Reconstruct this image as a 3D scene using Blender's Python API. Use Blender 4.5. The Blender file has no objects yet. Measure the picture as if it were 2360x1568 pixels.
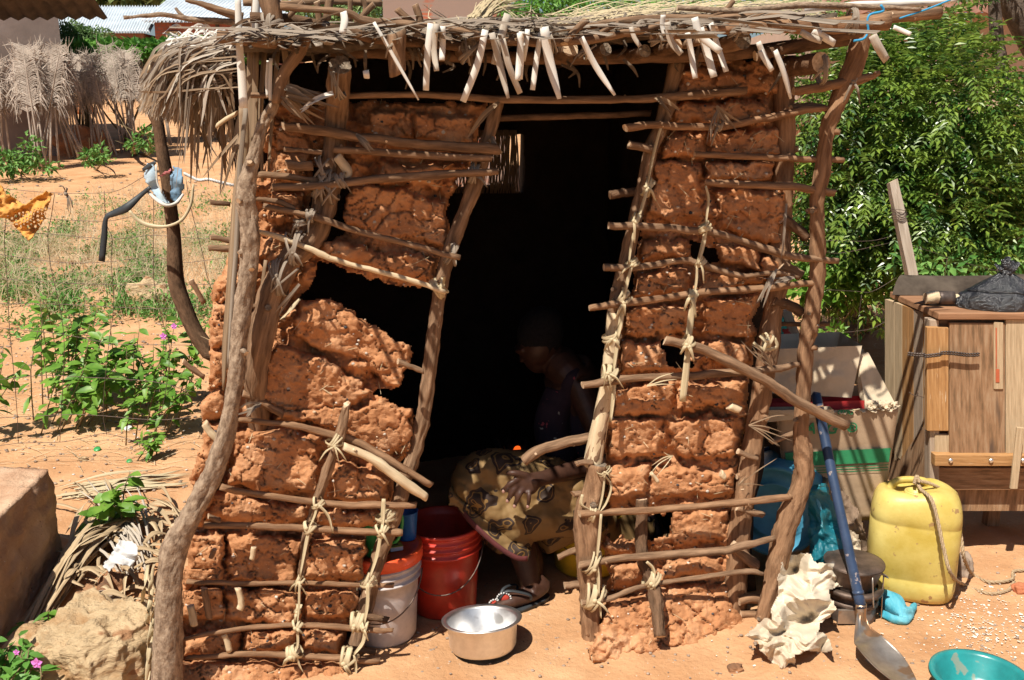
import bpy, math, random
import numpy as np
from mathutils import Vector, Matrix, noise
random.seed(7)
SC = bpy.context.scene
COL = SC.collection
# ------------------------------------------------------------------ camera
PITCH = math.radians(13.0); F = 2150.0; CU, CV = 1179.5, 784.0; H0 = 1.7
cd = bpy.data.cameras.new("camera"); cam = bpy.data.objects.new("camera", cd); COL.objects.link(cam)
cd.sensor_width = 36; cd.lens = 36 * F / 2359.0; cd.clip_end = 400; cd.clip_start = 0.05
cam.location = (0, 0, H0); cam.rotation_euler = (math.pi/2 - PITCH, 0, 0)
SC.camera = cam
# ------------------------------------------------------------------ sky, sun, exposure
SUN_DIR = Vector((-.63, -.95, 1.9)).normalized()     # towards the sun
w = bpy.data.worlds.new("World"); SC.world = w; w.use_nodes = True
nt = w.node_tree; bgn = nt.nodes['Background']
sky = nt.nodes.new('ShaderNodeTexSky'); sky.sky_type = 'NISHITA'; sky.sun_disc = False
sky.sun_elevation = math.asin(SUN_DIR.z)
sky.sun_rotation = math.atan2(SUN_DIR.x, SUN_DIR.y)
nt.links.new(sky.outputs[0], bgn.inputs[0]); bgn.inputs[1].default_value = 0.05
sd_ = bpy.data.lights.new("sun", 'SUN'); sun = bpy.data.objects.new("sun", sd_); COL.objects.link(sun)
sd_.energy = 5.0; sd_.angle = math.radians(0.5); sd_.color = (1.0, .945, .84)
sun.rotation_euler = SUN_DIR.to_track_quat('Z', 'Y').to_euler()
SC.view_settings.view_transform = 'Standard'; SC.view_settings.look = 'None'
SC.view_settings.gamma = 1; SC.view_settings.exposure = 0.5
SC.render.engine = 'CYCLES'
SC.cycles.max_bounces = 5; SC.cycles.diffuse_bounces = 3; SC.cycles.glossy_bounces = 2; SC.cycles.transmission_bounces = 4
SC.cycles.transparent_max_bounces = 6; SC.cycles.caustics_reflective = False; SC.cycles.caustics_refractive = False
# ------------------------------------------------------------------ pixel -> world
cp, sp = math.cos(PITCH), math.sin(PITCH)
def ray(u, v):
    dx = (u - CU)/F; dy = (CV - v)/F
    return Vector((dx, cp + dy*sp, -sp + dy*cp))
EYE = Vector((0, 0, H0)); WK = .22; WY = 2.85; WN = math.sqrt(1+WK*WK)
def P(u, v, off=0.0):                     # on a plane parallel to the hut's front wall, off metres behind it
    r = ray(u, v); t = (WY + off*WN)/(r.y - WK*r.x); return EYE + r*t
def mpp(u, v, off=0.0):
    r = ray(u, v); return (WY + off*WN)/(r.y - WK*r.x)/F
def W(u, v, Y):
    r = ray(u, v); return EYE + r*(Y/r.y)
def mY(u, v, Y): return Y/ray(u, v).y/F
def gz(x, y):
    s = max(0.0, y-4.0); z = .09*s*s/(s+1.2)*1.1
    if y < 2.2: z -= .02*(2.2-y)
    z += .018*noise.noise(Vector((x*1.1, y*1.1, 3))) + .010*noise.noise(Vector((x*3.7, y*3.7, 9)))
    return z
def G(u, v):
    r = ray(u, v); t = .5; dt = .05
    while t < 90:
        p = EYE + r*t
        if p.z <= gz(p.x, p.y): break
        t += dt; dt *= 1.02
    lo, hi = t-dt, t
    for _ in range(14):
        m = (lo+hi)/2; p = EYE + r*m
        if p.z <= gz(p.x, p.y): hi = m
        else: lo = m
    p = EYE + r*hi
    return Vector((p.x, p.y, gz(p.x, p.y)))
OX = [0, 575.9, 1151.8, 1727.8]; OY = [0, 380.1, 766.0, 1141.5]
def T(c, r, *a):                          # points read off an enlarged tile of the photograph
    s = .27177
    return [(OX[c]+a[i]*s, OY[r]+a[i+1]*s) for i in range(0, len(a), 2)]
# ------------------------------------------------------------------ mesh builder
class MB:
    def __init__(s): s.v = []; s.f = []; s.m = []; s.uv = []
    def quad(s, a, b, c, d, mi=0, uv=None):
        n = len(s.v); s.v += [a, b, c, d]; s.face((n, n+1, n+2, n+3), mi, uv)
    def tri(s, a, b, c, mi=0):
        n = len(s.v); s.v += [a, b, c]; s.face((n, n+1, n+2), mi)
    def face(s, idx, mi=0, uv=None):
        s.f.append(tuple(idx)); s.m.append(mi); s.uv.append(uv)
def cat(ps, steps=4):
    if len(ps) < 3: 
        a, b = ps; return [a.lerp(b, i/steps) for i in range(steps+1)]
    q = [ps[0]*2-ps[1]] + list(ps) + [ps[-1]*2-ps[-2]]; out = []
    for i in range(1, len(q)-2):
        for k in range(steps):
            t = k/steps; a, b, c, d = q[i-1], q[i], q[i+1], q[i+2]
            out.append(.5*((2*b)+(c-a)*t+(2*a-5*b+4*c-d)*t*t+(3*b-a-3*c+d)*t**3))
    out.append(q[-2]); return out
def lerps(vals, n):
    if not hasattr(vals, '__len__'): return [vals]*n
    m = len(vals)-1; out = []
    for i in range(n):
        x = i/(n-1)*m if n > 1 else 0; k = min(int(x), m-1); out.append(vals[k]+(vals[k+1]-vals[k])*(x-k))
    return out
_seed = [0]
def tube(mb, pts, rad, n=8, mi=0, cap=1, jit=.10, rough=0.0, steps=4, wob=0.0, flat=1.0, slant=0.0, nf=None):
    pts = [Vector(p) for p in pts]; ps = cat(pts, steps); N = len(ps); rs = lerps(rad, N)
    _seed[0] += 1; sd = _seed[0]*3.17
    if wob:
        for i, p in enumerate(ps):
            ps[i] = p + Vector((noise.noise(Vector((i*.35, sd, 0))), noise.noise(Vector((i*.35, sd, 5)))*.5, noise.noise(Vector((i*.35, sd, 9)))))*wob
    t0 = (ps[1]-ps[0]).normalized(); a = t0.orthogonal().normalized()
    if nf is not None:
        a = (nf - t0*nf.dot(t0)).normalized()
    base = len(mb.v); L = 0; Ls = []
    for i, p in enumerate(ps):
        t = (ps[min(i+1, N-1)]-ps[max(i-1, 0)])
        t = t.normalized() if t.length > 1e-9 else t0
        a = (a - t*a.dot(t)); a = a.normalized() if a.length > 1e-6 else t.orthogonal().normalized()
        b = t.cross(a)
        if i: L += (p-ps[i-1]).length
        Ls.append(L)
        sl = 0
        for k in range(n):
            an = 2*math.pi*k/n
            r = rs[i]
            if jit: r *= 1 + jit*noise.noise(Vector((math.cos(an)*1.2+sd, math.sin(an)*1.2, L/max(rs[i], 1e-4)*.35+sd))) + jit*.8*noise.noise(Vector((sd, 2.2, L/max(rs[i], 1e-4)*.22)))
            q = p + a*math.cos(an)*r + b*math.sin(an)*r*flat
            if rough:
                o_ = (q-p).normalized(); e_ = Vector((math.cos(an)*rs[i]*1.6, math.sin(an)*rs[i]*1.6, L))
                q += o_*rough*(noise.noise(Vector((e_.x*110, e_.y*110, L*55+sd)))*.9 + noise.noise(Vector((e_.x*45, e_.y*45, L*18+sd)))*1.2 - abs(noise.noise(Vector((e_.x*70, e_.y*70, L*22+sd))))*1.6)
            if slant and i in (0, N-1): q = q + t*(math.cos(an)*r*slant)
            mb.v.append(q)
    for i in range(N-1):
        r = rs[i]
        for k in range(n):
            k2 = (k+1) % n
            mb.face((base+i*n+k, base+i*n+k2, base+(i+1)*n+k2, base+(i+1)*n+k), mi,
                    [(k/n*6.28*r, Ls[i]), ((k+1)/n*6.28*r, Ls[i]), ((k+1)/n*6.28*r, Ls[i+1]), (k/n*6.28*r, Ls[i+1])])
    if cap is not None:
        mb.face([base+k for k in range(n)][::-1], cap, [(math.cos(6.28*k/n)*.01, 50+math.sin(6.28*k/n)*.01) for k in range(n)][::-1])
        mb.face([base+(N-1)*n+k for k in range(n)], cap, [(math.cos(6.28*k/n)*.01, 50+math.sin(6.28*k/n)*.01) for k in range(n)])
def ribbon(mb, pts, wid, nh=Vector((0, -1, .25)), th=0.0, mi=0, steps=4, twist=0.0, cup=0.0, point=False):
    ps = cat([Vector(p) for p in pts], steps); N = len(ps); ws = lerps(wid, N); base = len(mb.v); L = 0
    if point: ws[-1] *= .15
    rows = []; uvs = []
    for i, p in enumerate(ps):
        t = ps[min(i+1, N-1)]-ps[max(i-1, 0)]
        t = t.normalized() if t.length > 1e-9 else Vector((0, 0, 1))
        n = Vector(nh)
        if twist: n = Matrix.Rotation(twist*i/(N-1), 3, t) @ n
        s = t.cross(n); s = s.normalized() if s.length > 1e-6 else t.orthogonal().normalized()
        n = s.cross(t).normalized()
        if i: L += (p-ps[i-1]).length
        h = ws[i]/2; row = [p-s*h, p+n*cup*h, p+s*h]
        if th: row += [p+s*h-n*th, p+n*cup*h-n*th, p-s*h-n*th]
        rows.append(row); uvs.append([(-h, L), (0, L), (h, L), (h+th, L), (2*h, L), (3*h, L)])
    m = len(rows[0])
    for r in rows: mb.v += r
    for i in range(N-1):
        for k in range(m if th else m-1):
            k2 = (k+1) % m
            mb.face((base+i*m+k, base+i*m+k2, base+(i+1)*m+k2, base+(i+1)*m+k), mi, [uvs[i][k], uvs[i][k2], uvs[i+1][k2], uvs[i+1][k]])
    if th:
        mb.face([base+k for k in range(m)][::-1], mi); mb.face([base+(N-1)*m+k for k in range(m)], mi)
def box(mb, c, sx, sy, sz, R=None, mi=0, jit=0.0):
    n = len(mb.v); c = Vector(c)
    for x in (-1, 1):
        for y in (-1, 1):
            for z in (-1, 1):
                q = Vector((x*sx/2+random.uniform(-jit, jit), y*sy/2+random.uniform(-jit, jit), z*sz/2+random.uniform(-jit, jit)))
                if R is not None: q = R @ q
                mb.v.append(c+q)
    S = (sx, sy, sz)
    for f, ax in (((0, 1, 3, 2), 0), ((4, 6, 7, 5), 0), ((0, 4, 5, 1), 1), ((2, 3, 7, 6), 1), ((0, 2, 6, 4), 2), ((1, 5, 7, 3), 2)):
        uv = []
        for i in f:
            x, y, z = (i >> 2 & 1)*sx, (i >> 1 & 1)*sy, (i & 1)*sz
            uv.append({0: (y, z), 1: (x, z), 2: (y, x)}[ax] if not (ax == 2) else (y, x))
        mb.face([n+i for i in f], mi, uv)
def hexa(mb, p8, mi=0):      # p8: 4 front corners then 4 back corners (same order)
    n = len(mb.v); mb.v += [Vector(p) for p in p8]
    def L(a, b): return (p8[a]-p8[b]).length
    for f in ((0, 1, 2, 3), (7, 6, 5, 4), (0, 4, 5, 1), (1, 5, 6, 2), (2, 6, 7, 3), (3, 7, 4, 0)):
        a = L(f[0], f[1]); b = L(f[1], f[2])
        mb.face([n+i for i in f], mi, [(0, 0), (a, 0), (a, b), (0, b)] if a < b else [(0, 0), (0, a), (b, a), (b, 0)])
def lathe(mb, prof, n=32, c=(0, 0, 0), R=None, mi=0, wob=0.0, seed=0, mis=None):
    c = Vector(c); base = len(mb.v)
    for i, (r, z) in enumerate(prof):
        for k in range(n):
            a = 2*math.pi*k/n; rr = r*(1+wob*noise.noise(Vector((math.cos(a)*1.5, math.sin(a)*1.5, z*9+seed))))
            q = Vector((math.cos(a)*rr, math.sin(a)*rr, z))
            if R is not None: q = R @ q
            mb.v.append(c+q)
    for i in range(len(prof)-1):
        for k in range(n):
            k2 = (k+1) % n
            mb.face((base+i*n+k, base+i*n+k2, base+(i+1)*n+k2, base+(i+1)*n+k), mis[i] if mis else mi,
                    [(k/n, prof[i][1]), ((k+1)/n, prof[i][1]), ((k+1)/n, prof[i+1][1]), (k/n, prof[i+1][1])])
def blob(mb, c, r, seed=0, amp=.25, nu=20, nv=14, freq=1.3, R=None, mi=0, sq=0.0, amp2=.06):
    c = Vector(c); base = len(mb.v); r = Vector(r) if hasattr(r, '__len__') else Vector((r, r, r))
    for j in range(nv+1):
        ph = math.pi*j/nv
        for i in range(nu):
            th = 2*math.pi*i/nu
            d = Vector((math.sin(ph)*math.cos(th), math.sin(ph)*math.sin(th), math.cos(ph)))
            if sq:
                m = max(abs(d.x), abs(d.y), abs(d.z)); k = 1 + sq*(1/m-1)
            else: k = 1
            k *= 1 + amp*noise.noise(d*freq+Vector((seed, seed*2, 0))) + amp2*noise.noise(d*5+Vector((seed, 0, seed)))
            q = Vector((d.x*r.x, d.y*r.y, d.z*r.z))*k
            if R is not None: q = R @ q
            mb.v.append(c+q)
    for j in range(nv):
        for i in range(nu):
            i2 = (i+1) % nu
            mb.face((base+j*nu+i, base+(j+1)*nu+i, base+(j+1)*nu+i2, base+j*nu+i2), mi)
WL = {}
def new_obj(name, data, loc=(0, 0, 0), parent=None):
    o = bpy.data.objects.new(name, data); COL.objects.link(o)
    if parent is not None:
        o.parent = parent; WL[o.name] = WL[parent.name]
    else:
        o.location = loc; WL[o.name] = Vector(loc)
    return o
def props(o, label=None, cat=None, group=None, kind=None):
    if label: o['label'] = label
    if cat: o['category'] = cat
    if group: o['group'] = group
    if kind: o['kind'] = kind
    return o
def thing(name, label, cat, loc, group=None):
    o = new_obj(name, None, loc); o.empty_display_size = .1; return props(o, label, cat, group)
def build(mb, name, mats, parent=None, loc=(0, 0, 0), label=None, cat=None, group=None, kind=None, smooth=True):
    sh = WL[parent.name] if parent is not None else Vector(loc)
    me = bpy.data.meshes.new(name)
    me.from_pydata([tuple(Vector(p)-sh) for p in mb.v], [], mb.f)
    mats = mats if isinstance(mats, (list, tuple)) else [mats]
    for m in mats: me.materials.append(m)
    k = len(mats)-1
    me.polygons.foreach_set('material_index', [min(i, k) for i in mb.m])
    if smooth: me.polygons.foreach_set('use_smooth', [len(f) < 5 for f in mb.f])
    if any(u is not None for u in mb.uv):
        ul = me.uv_layers.new(name='UVMap'); arr = []
        for f, u in zip(mb.f, mb.uv):
            for j in range(len(f)): arr += (u[j] if u else (0, 0))
        ul.data.foreach_set('uv', arr)
    me.update()
    return props(new_obj(name, me, loc, parent), label, cat, group, kind)
def mod(o, typ, **kw):
    m = o.modifiers.new(typ.lower(), typ)
    for k, v in kw.items(): setattr(m, k, v)
    return m
# ------------------------------------------------------------------ materials
def mat(name, c1, c2=None, scale=6, det=6, rough=.85, bump=.3, bscale=None, bdist=.01, spec=.3, coord='Object', stretch=(1, 1, 1), c3=None, spots=None, metal=0.0, lo=.35, hi=.65, vor=0.0, trans=0.0, coat=0.0, sscale=90):
    m = bpy.data.materials.new(name); m.use_nodes = True; nt = m.node_tree; N = nt.nodes; Lk = nt.links.new
    b = N['Principled BSDF']; b.inputs['Roughness'].default_value = rough
    b.inputs['Specular IOR Level'].default_value = spec; b.inputs['Metallic'].default_value = metal
    if coat: b.inputs['Coat Weight'].default_value = coat; b.inputs['Coat Roughness'].default_value = .15
    tc = N.new('ShaderNodeTexCoord'); mp = N.new('ShaderNodeMapping'); mp.inputs['Scale'].default_value = stretch
    Lk(tc.outputs[coord], mp.inputs[0])
    n1 = N.new('ShaderNodeTexNoise'); n1.inputs['Scale'].default_value = scale; n1.inputs['Detail'].default_value = det; n1.inputs['Roughness'].default_value = .62
    Lk(mp.outputs[0], n1.inputs['Vector'])
    cr = N.new('ShaderNodeValToRGB'); e = cr.color_ramp.elements
    c2 = c2 or c1; e[0].position = lo; e[0].color = (*c1, 1); e[1].position = hi; e[1].color = (*c2, 1)
    if c3: x = e.new((lo+hi)/2); x.color = (*c3, 1)
    Lk(n1.outputs[0], cr.inputs[0]); colout = cr.outputs[0]
    if spots:
        for (sc_, col, th) in spots:
            n3 = N.new('ShaderNodeTexNoise'); n3.inputs['Scale'].default_value = sc_; n3.inputs['Detail'].default_value = 3
            Lk(mp.outputs[0], n3.inputs['Vector'])
            r3 = N.new('ShaderNodeValToRGB'); r3.color_ramp.elements[0].position = th; r3.color_ramp.elements[1].position = th+.03
            Lk(n3.outputs[0], r3.inputs[0])
            mx = N.new('ShaderNodeMix'); mx.data_type = 'RGBA'; Lk(r3.outputs[0], mx.inputs[0]); Lk(colout, mx.inputs[6]); mx.inputs[7].default_value = (*col, 1)
            colout = mx.outputs[2]
    Lk(colout, b.inputs['Base Color'])
    if bump:
        n2 = N.new('ShaderNodeTexNoise'); n2.inputs['Scale'].default_value = bscale or scale*4; n2.inputs['Detail'].default_value = 8; n2.inputs['Roughness'].default_value = .65
        Lk(mp.outputs[0], n2.inputs['Vector'])
        bp = N.new('ShaderNodeBump'); bp.inputs['Strength'].default_value = bump; bp.inputs['Distance'].default_value = bdist
        h = n2.outputs[0]
        if vor:
            vo = N.new('ShaderNodeTexVoronoi'); vo.inputs['Scale'].default_value = vor; Lk(mp.outputs[0], vo.inputs['Vector'])
            ad = N.new('ShaderNodeMath'); ad.operation = 'ADD'; Lk(h, ad.inputs[0]); Lk(vo.outputs['Distance'], ad.inputs[1]); h = ad.outputs[0]
        Lk(h, bp.inputs['Height']); Lk(bp.outputs[0], b.inputs['Normal'])
    if trans:
        out = N['Material Output']; tr = N.new('ShaderNodeBsdfTranslucent'); Lk(colout, tr.inputs[0])
        ms = N.new('ShaderNodeMixShader'); ms.inputs[0].default_value = trans; Lk(b.outputs[0], ms.inputs[1]); Lk(tr.outputs[0], ms.inputs[2]); Lk(ms.outputs[0], out.inputs[0])
    return m
M = {}
M['ground'] = mat('red_earth', (.43, .22, .105), (.61, .365, .20), 3.0, 10, 1.0, .8, 45, .012, .08, c3=(.52, .29, .15), spots=[(85, (.62, .52, .42), .70), (60, (.20, .12, .08), .72)], lo=.3, hi=.7)
M['mud'] = mat('mud', (.38, .168, .078), (.60, .335, .185), 9, 9, 1.0, .75, 110, .007, .05, c3=(.48, .225, .105), spots=[(150, (.68, .48, .34), .69), (85, (.12, .08, .07), .82)], lo=.3, hi=.7)
M['mud2'] = mat('mud_rough', (.33, .125, .05), (.47, .21, .10), 9, 8, .95, .9, 60, .012, lo=.3, hi=.7)
M['palm_tan2'] = mat('palm_leaf_light', (.40, .33, .26), (.62, .55, .46), 40, 4, .7, .3, 200, .002, coord='UV', stretch=(3, .06, 1), trans=.12)
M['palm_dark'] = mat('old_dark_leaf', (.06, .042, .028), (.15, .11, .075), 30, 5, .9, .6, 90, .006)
M['stone0'] = mat('embedded_stone', (.40, .33, .27), (.60, .52, .44), 50, 3, .9, 0)
M['char0'] = mat('embedded_charcoal', (.03, .03, .035), (.08, .075, .08), 50, 3, .8, 0)
M['mud_shade'] = mat('shaded_mud', (.020, .013, .010), (.045, .028, .020), 9, 8, .95, .9, 60, .012, lo=.3, hi=.7)  # mud with the unlit room's shade put into its colour
BK = dict(coord='UV', stretch=(1, .12, 1))
M['bark'] = mat('bark_brown', (.12, .07, .042), (.33, .205, .125), 60, 6, .9, .8, 150, .004, c3=(.225, .137, .082), **BK, spec=.1)
M['bark_grey'] = mat('bark_grey', (.16, .105, .07), (.43, .32, .225), 60, 9, .9, 1.0, 90, .008, c3=(.30, .215, .15), coord='UV', stretch=(1, .5, 1), spec=.1)
M['bark_dark'] = mat('bark_dark', (.085, .05, .03), (.19, .11, .065), 45, 6, .95, .9, 110, .006, coord='UV', stretch=(1, .35, 1), spec=.1)
M['bark_red'] = mat('bark_reddish', (.15, .08, .045), (.36, .21, .12), 60, 6, .9, .8, 150, .004, c3=(.25, .143, .08), **BK, spec=.1)
M['stripped'] = mat('stripped_wood', (.48, .36, .22), (.68, .55, .37), 50, 5, .7, .4, 160, .003, c3=(.58, .45, .29), **BK)
M['cut'] = mat('cut_wood_end', (.42, .28, .17), (.66, .50, .34), 90, 5, .8, .4, 220, .003)
M['rot'] = mat('rotten_wood_end', (.10, .075, .055), (.34, .27, .20), 70, 5, .95, 1., 120, .01)
M['palm_new'] = mat('palm_tie_pale', (.44, .35, .21), (.68, .57, .38), 60, 4, .55, .3, 200, .002, coord='UV', stretch=(3, .05, 1), c3=(.57, .46, .285), trans=.12)
M['palm_old'] = mat('palm_leaf_grey', (.16, .12, .085), (.44, .37, .30), 40, 4, .7, .3, 200, .002, coord='UV', stretch=(3, .06, 1), c3=(.29, .23, .175), trans=.12)
M['palm_brown'] = mat('palm_leaf_brown', (.20, .13, .075), (.42, .31, .19), 40, 4, .7, .3, 200, .002, coord='UV', stretch=(3, .06, 1), c3=(.31, .21, .13), trans=.12)
M['palm_white'] = mat('palm_rib_bleached', (.60, .56, .50), (.80, .77, .71), 22, 5, .6, .3, 120, .002, coord='UV', stretch=(2.5, .12, 1), c3=(.66, .62, .56))
# ------------------------------------------------------------------ ground: one sheet
def ground():
    def axis(segs):
        out = []
        for a, b, s in segs:
            n = max(1, int((b-a)/s)); out += [a+(b-a)*i/n for i in range(n)]
        return out+[segs[-1][1]]
    xs = axis([(-60, -12, 3), (-12, -4, .3), (-4, -2.2, .05), (-2.2, 2.2, .02), (2.2, 4, .05), (4, 12, .4), (12, 60, 3)])
    ys = axis([(-8, 1.5, .5), (1.5, 2.2, .06), (2.2, 3.6, .018), (3.6, 6, .05), (6, 14, .25), (14, 110, 3)])
    nx, ny = len(xs), len(ys); V = []; Fs = []
    for y in ys:
        for x in xs:
            z = gz(x, y)
            if 1.8 < y < 7 and abs(x) < 3.5:
                v = Vector((x, y, 0))
                z += .007*noise.noise(v*9) + .005*noise.noise(v*21) + .003*noise.noise(v*43) + .0018*noise.noise(v*80)
            V.append((x, y, z))
    for j in range(ny-1):
        for i in range(nx-1):
            a = j*nx+i; Fs.append((a, a+1, a+nx+1, a+nx))
    me = bpy.data.meshes.new('ground'); me.from_pydata(V, [], Fs); me.materials.append(M['ground'])
    me.polygons.foreach_set('use_smooth', [True]*len(Fs)); me.update()
    o = new_obj('ground', me); props(o, kind='structure')
ground()
# ------------------------------------------------------------------ the hut
HL = P(1180, 1500, .6); HL.z = 0
HUT = thing('mud_hut', 'small mud and stick hut with open doorway, leaning posts and ragged palm thatch roof', 'hut', (HL.x, HL.y, 0))
_rs = np.random.RandomState(3)
def vnoise(x, y, sd=0):
    rs = np.random.RandomState(sd); tab = rs.rand(256, 256)
    xi = np.floor(x).astype(int); yi = np.floor(y).astype(int); fx = x-xi; fy = y-yi
    fx = fx*fx*(3-2*fx); fy = fy*fy*(3-2*fy)
    g = lambda a, b: tab[a % 256, b % 256]
    return ((g(xi, yi)*(1-fx)+g(xi+1, yi)*fx)*(1-fy)+(g(xi, yi+1)*(1-fx)+g(xi+1, yi+1)*fx)*fy)*2-1
def fbm(x, y, sd=0, o=4, r=.5):
    s = 0; a = 1; k = 1
    for i in range(o):
        s = s+a*vnoise(x*k+i*17.3, y*k+i*7.1, sd+i); a *= r; k *= 2.03
    return s
def vor(x, y, sd):
    rs = np.random.RandomState(sd); T1, T2, T3, T4 = rs.rand(4, 128, 128); f1 = np.full(x.shape, 9.); f2 = np.full(x.shape, 9.); gx = 0*x; gy = 0*x; ox = 0*x; oy = 0*x
    xi = np.floor(x).astype(int); yi = np.floor(y).astype(int)
    for a in (-1, 0, 1):
        for b in (-1, 0, 1):
            ci, cj = (xi+a) % 128, (yi+b) % 128; px = xi+a+T1[ci, cj]; py = yi+b+T2[ci, cj]; d = np.hypot(x-px, y-py); n = d < f1
            f2 = np.where(n, f1, np.minimum(f2, d)); f1 = np.where(n, d, f1); gx = np.where(n, T3[ci, cj]*2-1, gx); gy = np.where(n, T4[ci, cj]*2-1, gy); ox = np.where(n, x-px, ox); oy = np.where(n, y-py, oy)
    return f1, f2, gx, gy, ox, oy
def sdist(U, V, poly):                     # + inside
    p = np.array(poly, float); n = len(p); d = np.full(U.shape, 1e9); ins = np.zeros(U.shape, bool)
    for i in range(n):
        ax, ay = p[i]; bx, by = p[(i+1) % n]; ex, ey = bx-ax, by-ay
        t = np.clip(((U-ax)*ex+(V-ay)*ey)/(ex*ex+ey*ey+1e-9), 0, 1)
        d = np.minimum(d, np.hypot(U-ax-t*ex, V-ay-t*ey))
        c = ((ay > V) != (by > V)) & (U < (bx-ax)*(V-ay)/((by-ay)+1e-9)+ax)
        ins ^= c
    return np.where(ins, d, -d)
def mud_panel(outline, holes, bricks, sd, step=3.0, foot=None, thick=.15, edge=30, rnd=15, amp=.055):
    o = np.array(outline); u0, v0 = o.min(0)-14; u1, v1 = o.max(0)+14
    us = np.arange(u0, u1, step); vs = np.arange(v0, v1, step); U, V = np.meshgrid(us, vs)
    wu = U+9*fbm(U/60, V/60, sd+1, 4)+5*fbm(U/19, V/19, sd+12, 3); wv = V+8*fbm(U/55+9, V/55, sd+2, 4)+4.5*fbm(U/17+4, V/17, sd+13, 3)
    so = sdist(wu, wv, outline); keep = so > 0
    for h in holes: keep &= ~(sdist(wu, wv, h) > 0)
    h = -.048+.034*fbm(U/48, V/40, sd+3, 4)
    rs = np.random.RandomState(sd)
    for b in bricks:
        s = sdist(wu, wv, b); q = np.clip((s+2)/(rnd*rs.uniform(.5, 1.4)), 0, 1); prof = np.sqrt(np.clip(1-(1-q)**2, 0, 1))
        a = amp*(.65+.7*rs.rand()); c = np.array(b).mean(0); tx, ty = rs.uniform(-.00022, .00022, 2)
        hb = -.055+prof*(a+.016+tx*(U-c[0])+ty*(V-c[1]))
        h = np.where(s > -2, np.maximum(h, hb), h)
    n1 = fbm(U/30, V/26, sd+5, 5, .55); n2 = fbm(U/11, V/10, sd+6, 4, .6)
    rid = 1-np.abs(fbm(U/34+5, V/34, sd+8, 3))
    fac = np.abs(fbm(U/46, V/30, sd+21, 3))
    xw = U+7*fbm(U/18, V/18, sd+40, 3); yw = V+7*fbm(U/18, V/18, sd+41, 3)
    for sc, am, cr in ((52., .0075, .017), (19., .0014, .0015)):
        f1, f2, gx, gy, ox, oy = vor(xw/sc, yw/(sc*.8), sd+int(sc)); msk = np.clip(fbm(U/60, V/60, sd+int(sc)+50, 2)*2+.55, 0, 1)
        h = h + am*(gx*ox+gy*oy)*1.5 + am*.35*gx - cr*msk*np.clip(1-(f2-f1)*sc/4.2, 0, 1)
    h = h + .006*fbm(U/52, V/44, sd+5, 2) - .004*fac + .0017*n2 + .0012*fbm(U/4.5, V/4.5, sd+9, 2) - .010*np.clip((rid-.965)/.035, 0, 1) - .010*np.clip(fbm(U/16, V/16, sd+10, 2)-.6, 0, 1)*2
    h = h - .05*np.clip(1-so/12, 0, 1)**2
    if foot is not None: h = h + foot(U, V, sd)
    rows, cols = U.shape; idx = -np.ones(U.shape, int)
    dx = (U-CU)/F; dy = (CV-V)/F; rx = dx; ry = cp+dy*sp; rz = -sp+dy*cp
    def pos(off):
        t = (WY+off*WN)/(ry-WK*rx); return np.stack([rx*t, ry*t, H0+rz*t], -1)
    A = pos(-h); B = pos(np.full(U.shape, thick))
    kk = np.argwhere(keep); idx[keep] = np.arange(len(kk)); n = len(kk)
    verts = np.concatenate([A[keep], B[keep]])
    fk = keep[:-1, :-1] & keep[1:, :-1] & keep[:-1, 1:] & keep[1:, 1:]
    fs = []
    for j, i in np.argwhere(fk):
        a, b, c, d = idx[j, i], idx[j, i+1], idx[j+1, i+1], idx[j+1, i]
        fs.append((a, d, c, b)); fs.append((a+n, b+n, c+n, d+n))
        if j == 0 or not fk[j-1, i]: fs.append((a, b, b+n, a+n))
        if j == rows-2 or not fk[j+1, i]: fs.append((d, d+n, c+n, c))
        if i == 0 or not fk[j, i-1]: fs.append((a, a+n, d+n, d))
        if i == cols-2 or not fk[j, i+1]: fs.append((b, c, c+n, b+n))
    mb = MB(); mb.v = [Vector(p) for p in verts]; mb.f = fs; mb.m = [0]*len(fs); mb.uv = [None]*len(fs)
    ob = build(mb, 'mud_wall', [M['mud']], HUT)
    r2 = random.Random(sd); mb = MB(); rc = np.argwhere(fk)
    for k in range(260):
        j, i = rc[r2.randrange(len(rc))]; p = Vector(A[j, i]); s = r2.uniform(.0018, .0055); blob(mb, p, (s*1.3, s, s), k, .5, 6, 4, mi=r2.choice((0, 0, 1, 2)))
    for k in range(150):
        j, i = rc[r2.randrange(len(rc))]; p = Vector(A[j, i])+Vector((0, -.004, 0)); d = Vector((r2.gauss(0, 1), -.35, r2.gauss(0, .8))).normalized()*r2.uniform(.01, .035)
        ribbon(mb, [p-d*.4, p, p+d], [.0012, .002, .001], Vector((0, -1, .2)), 0, steps=1, mi=3)
    build(mb, 'grit_and_straw', [M['stone0'], M['cut'], M['char0'], M['palm_new']], HUT, kind='stuff'); return ob
def footL(U, V, sd):
    q = np.clip((V-1500)/110, 0, 1); return .10*q**1.4 + .05*np.clip((560-U)/160, 0, 1)*np.clip((V-500)/500, 0, 1)*0
def footR(U, V, sd):
    q = np.clip((V-1365)/135, 0, 1.15); return .13*q**.9 + .02*q*fbm(U/25, V/20, sd+30, 3)
outL = [(625, 235), (1125, 240), (1105, 330), (1045, 430), (1028, 470), (1030, 570), (1000, 660), (950, 790), (942, 830), (935, 900), (955, 930), (955, 1045), (905, 1100), (900, 1180), (850, 1235), (842, 1340), (815, 1420), (800, 1490), (850, 1640), (330, 1640), (395, 1440), (425, 1300), (420, 1200), (440, 1100), (470, 1000), (452, 940), (478, 900), (470, 780), (490, 700), (520, 600), (545, 480), (600, 380)]
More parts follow.
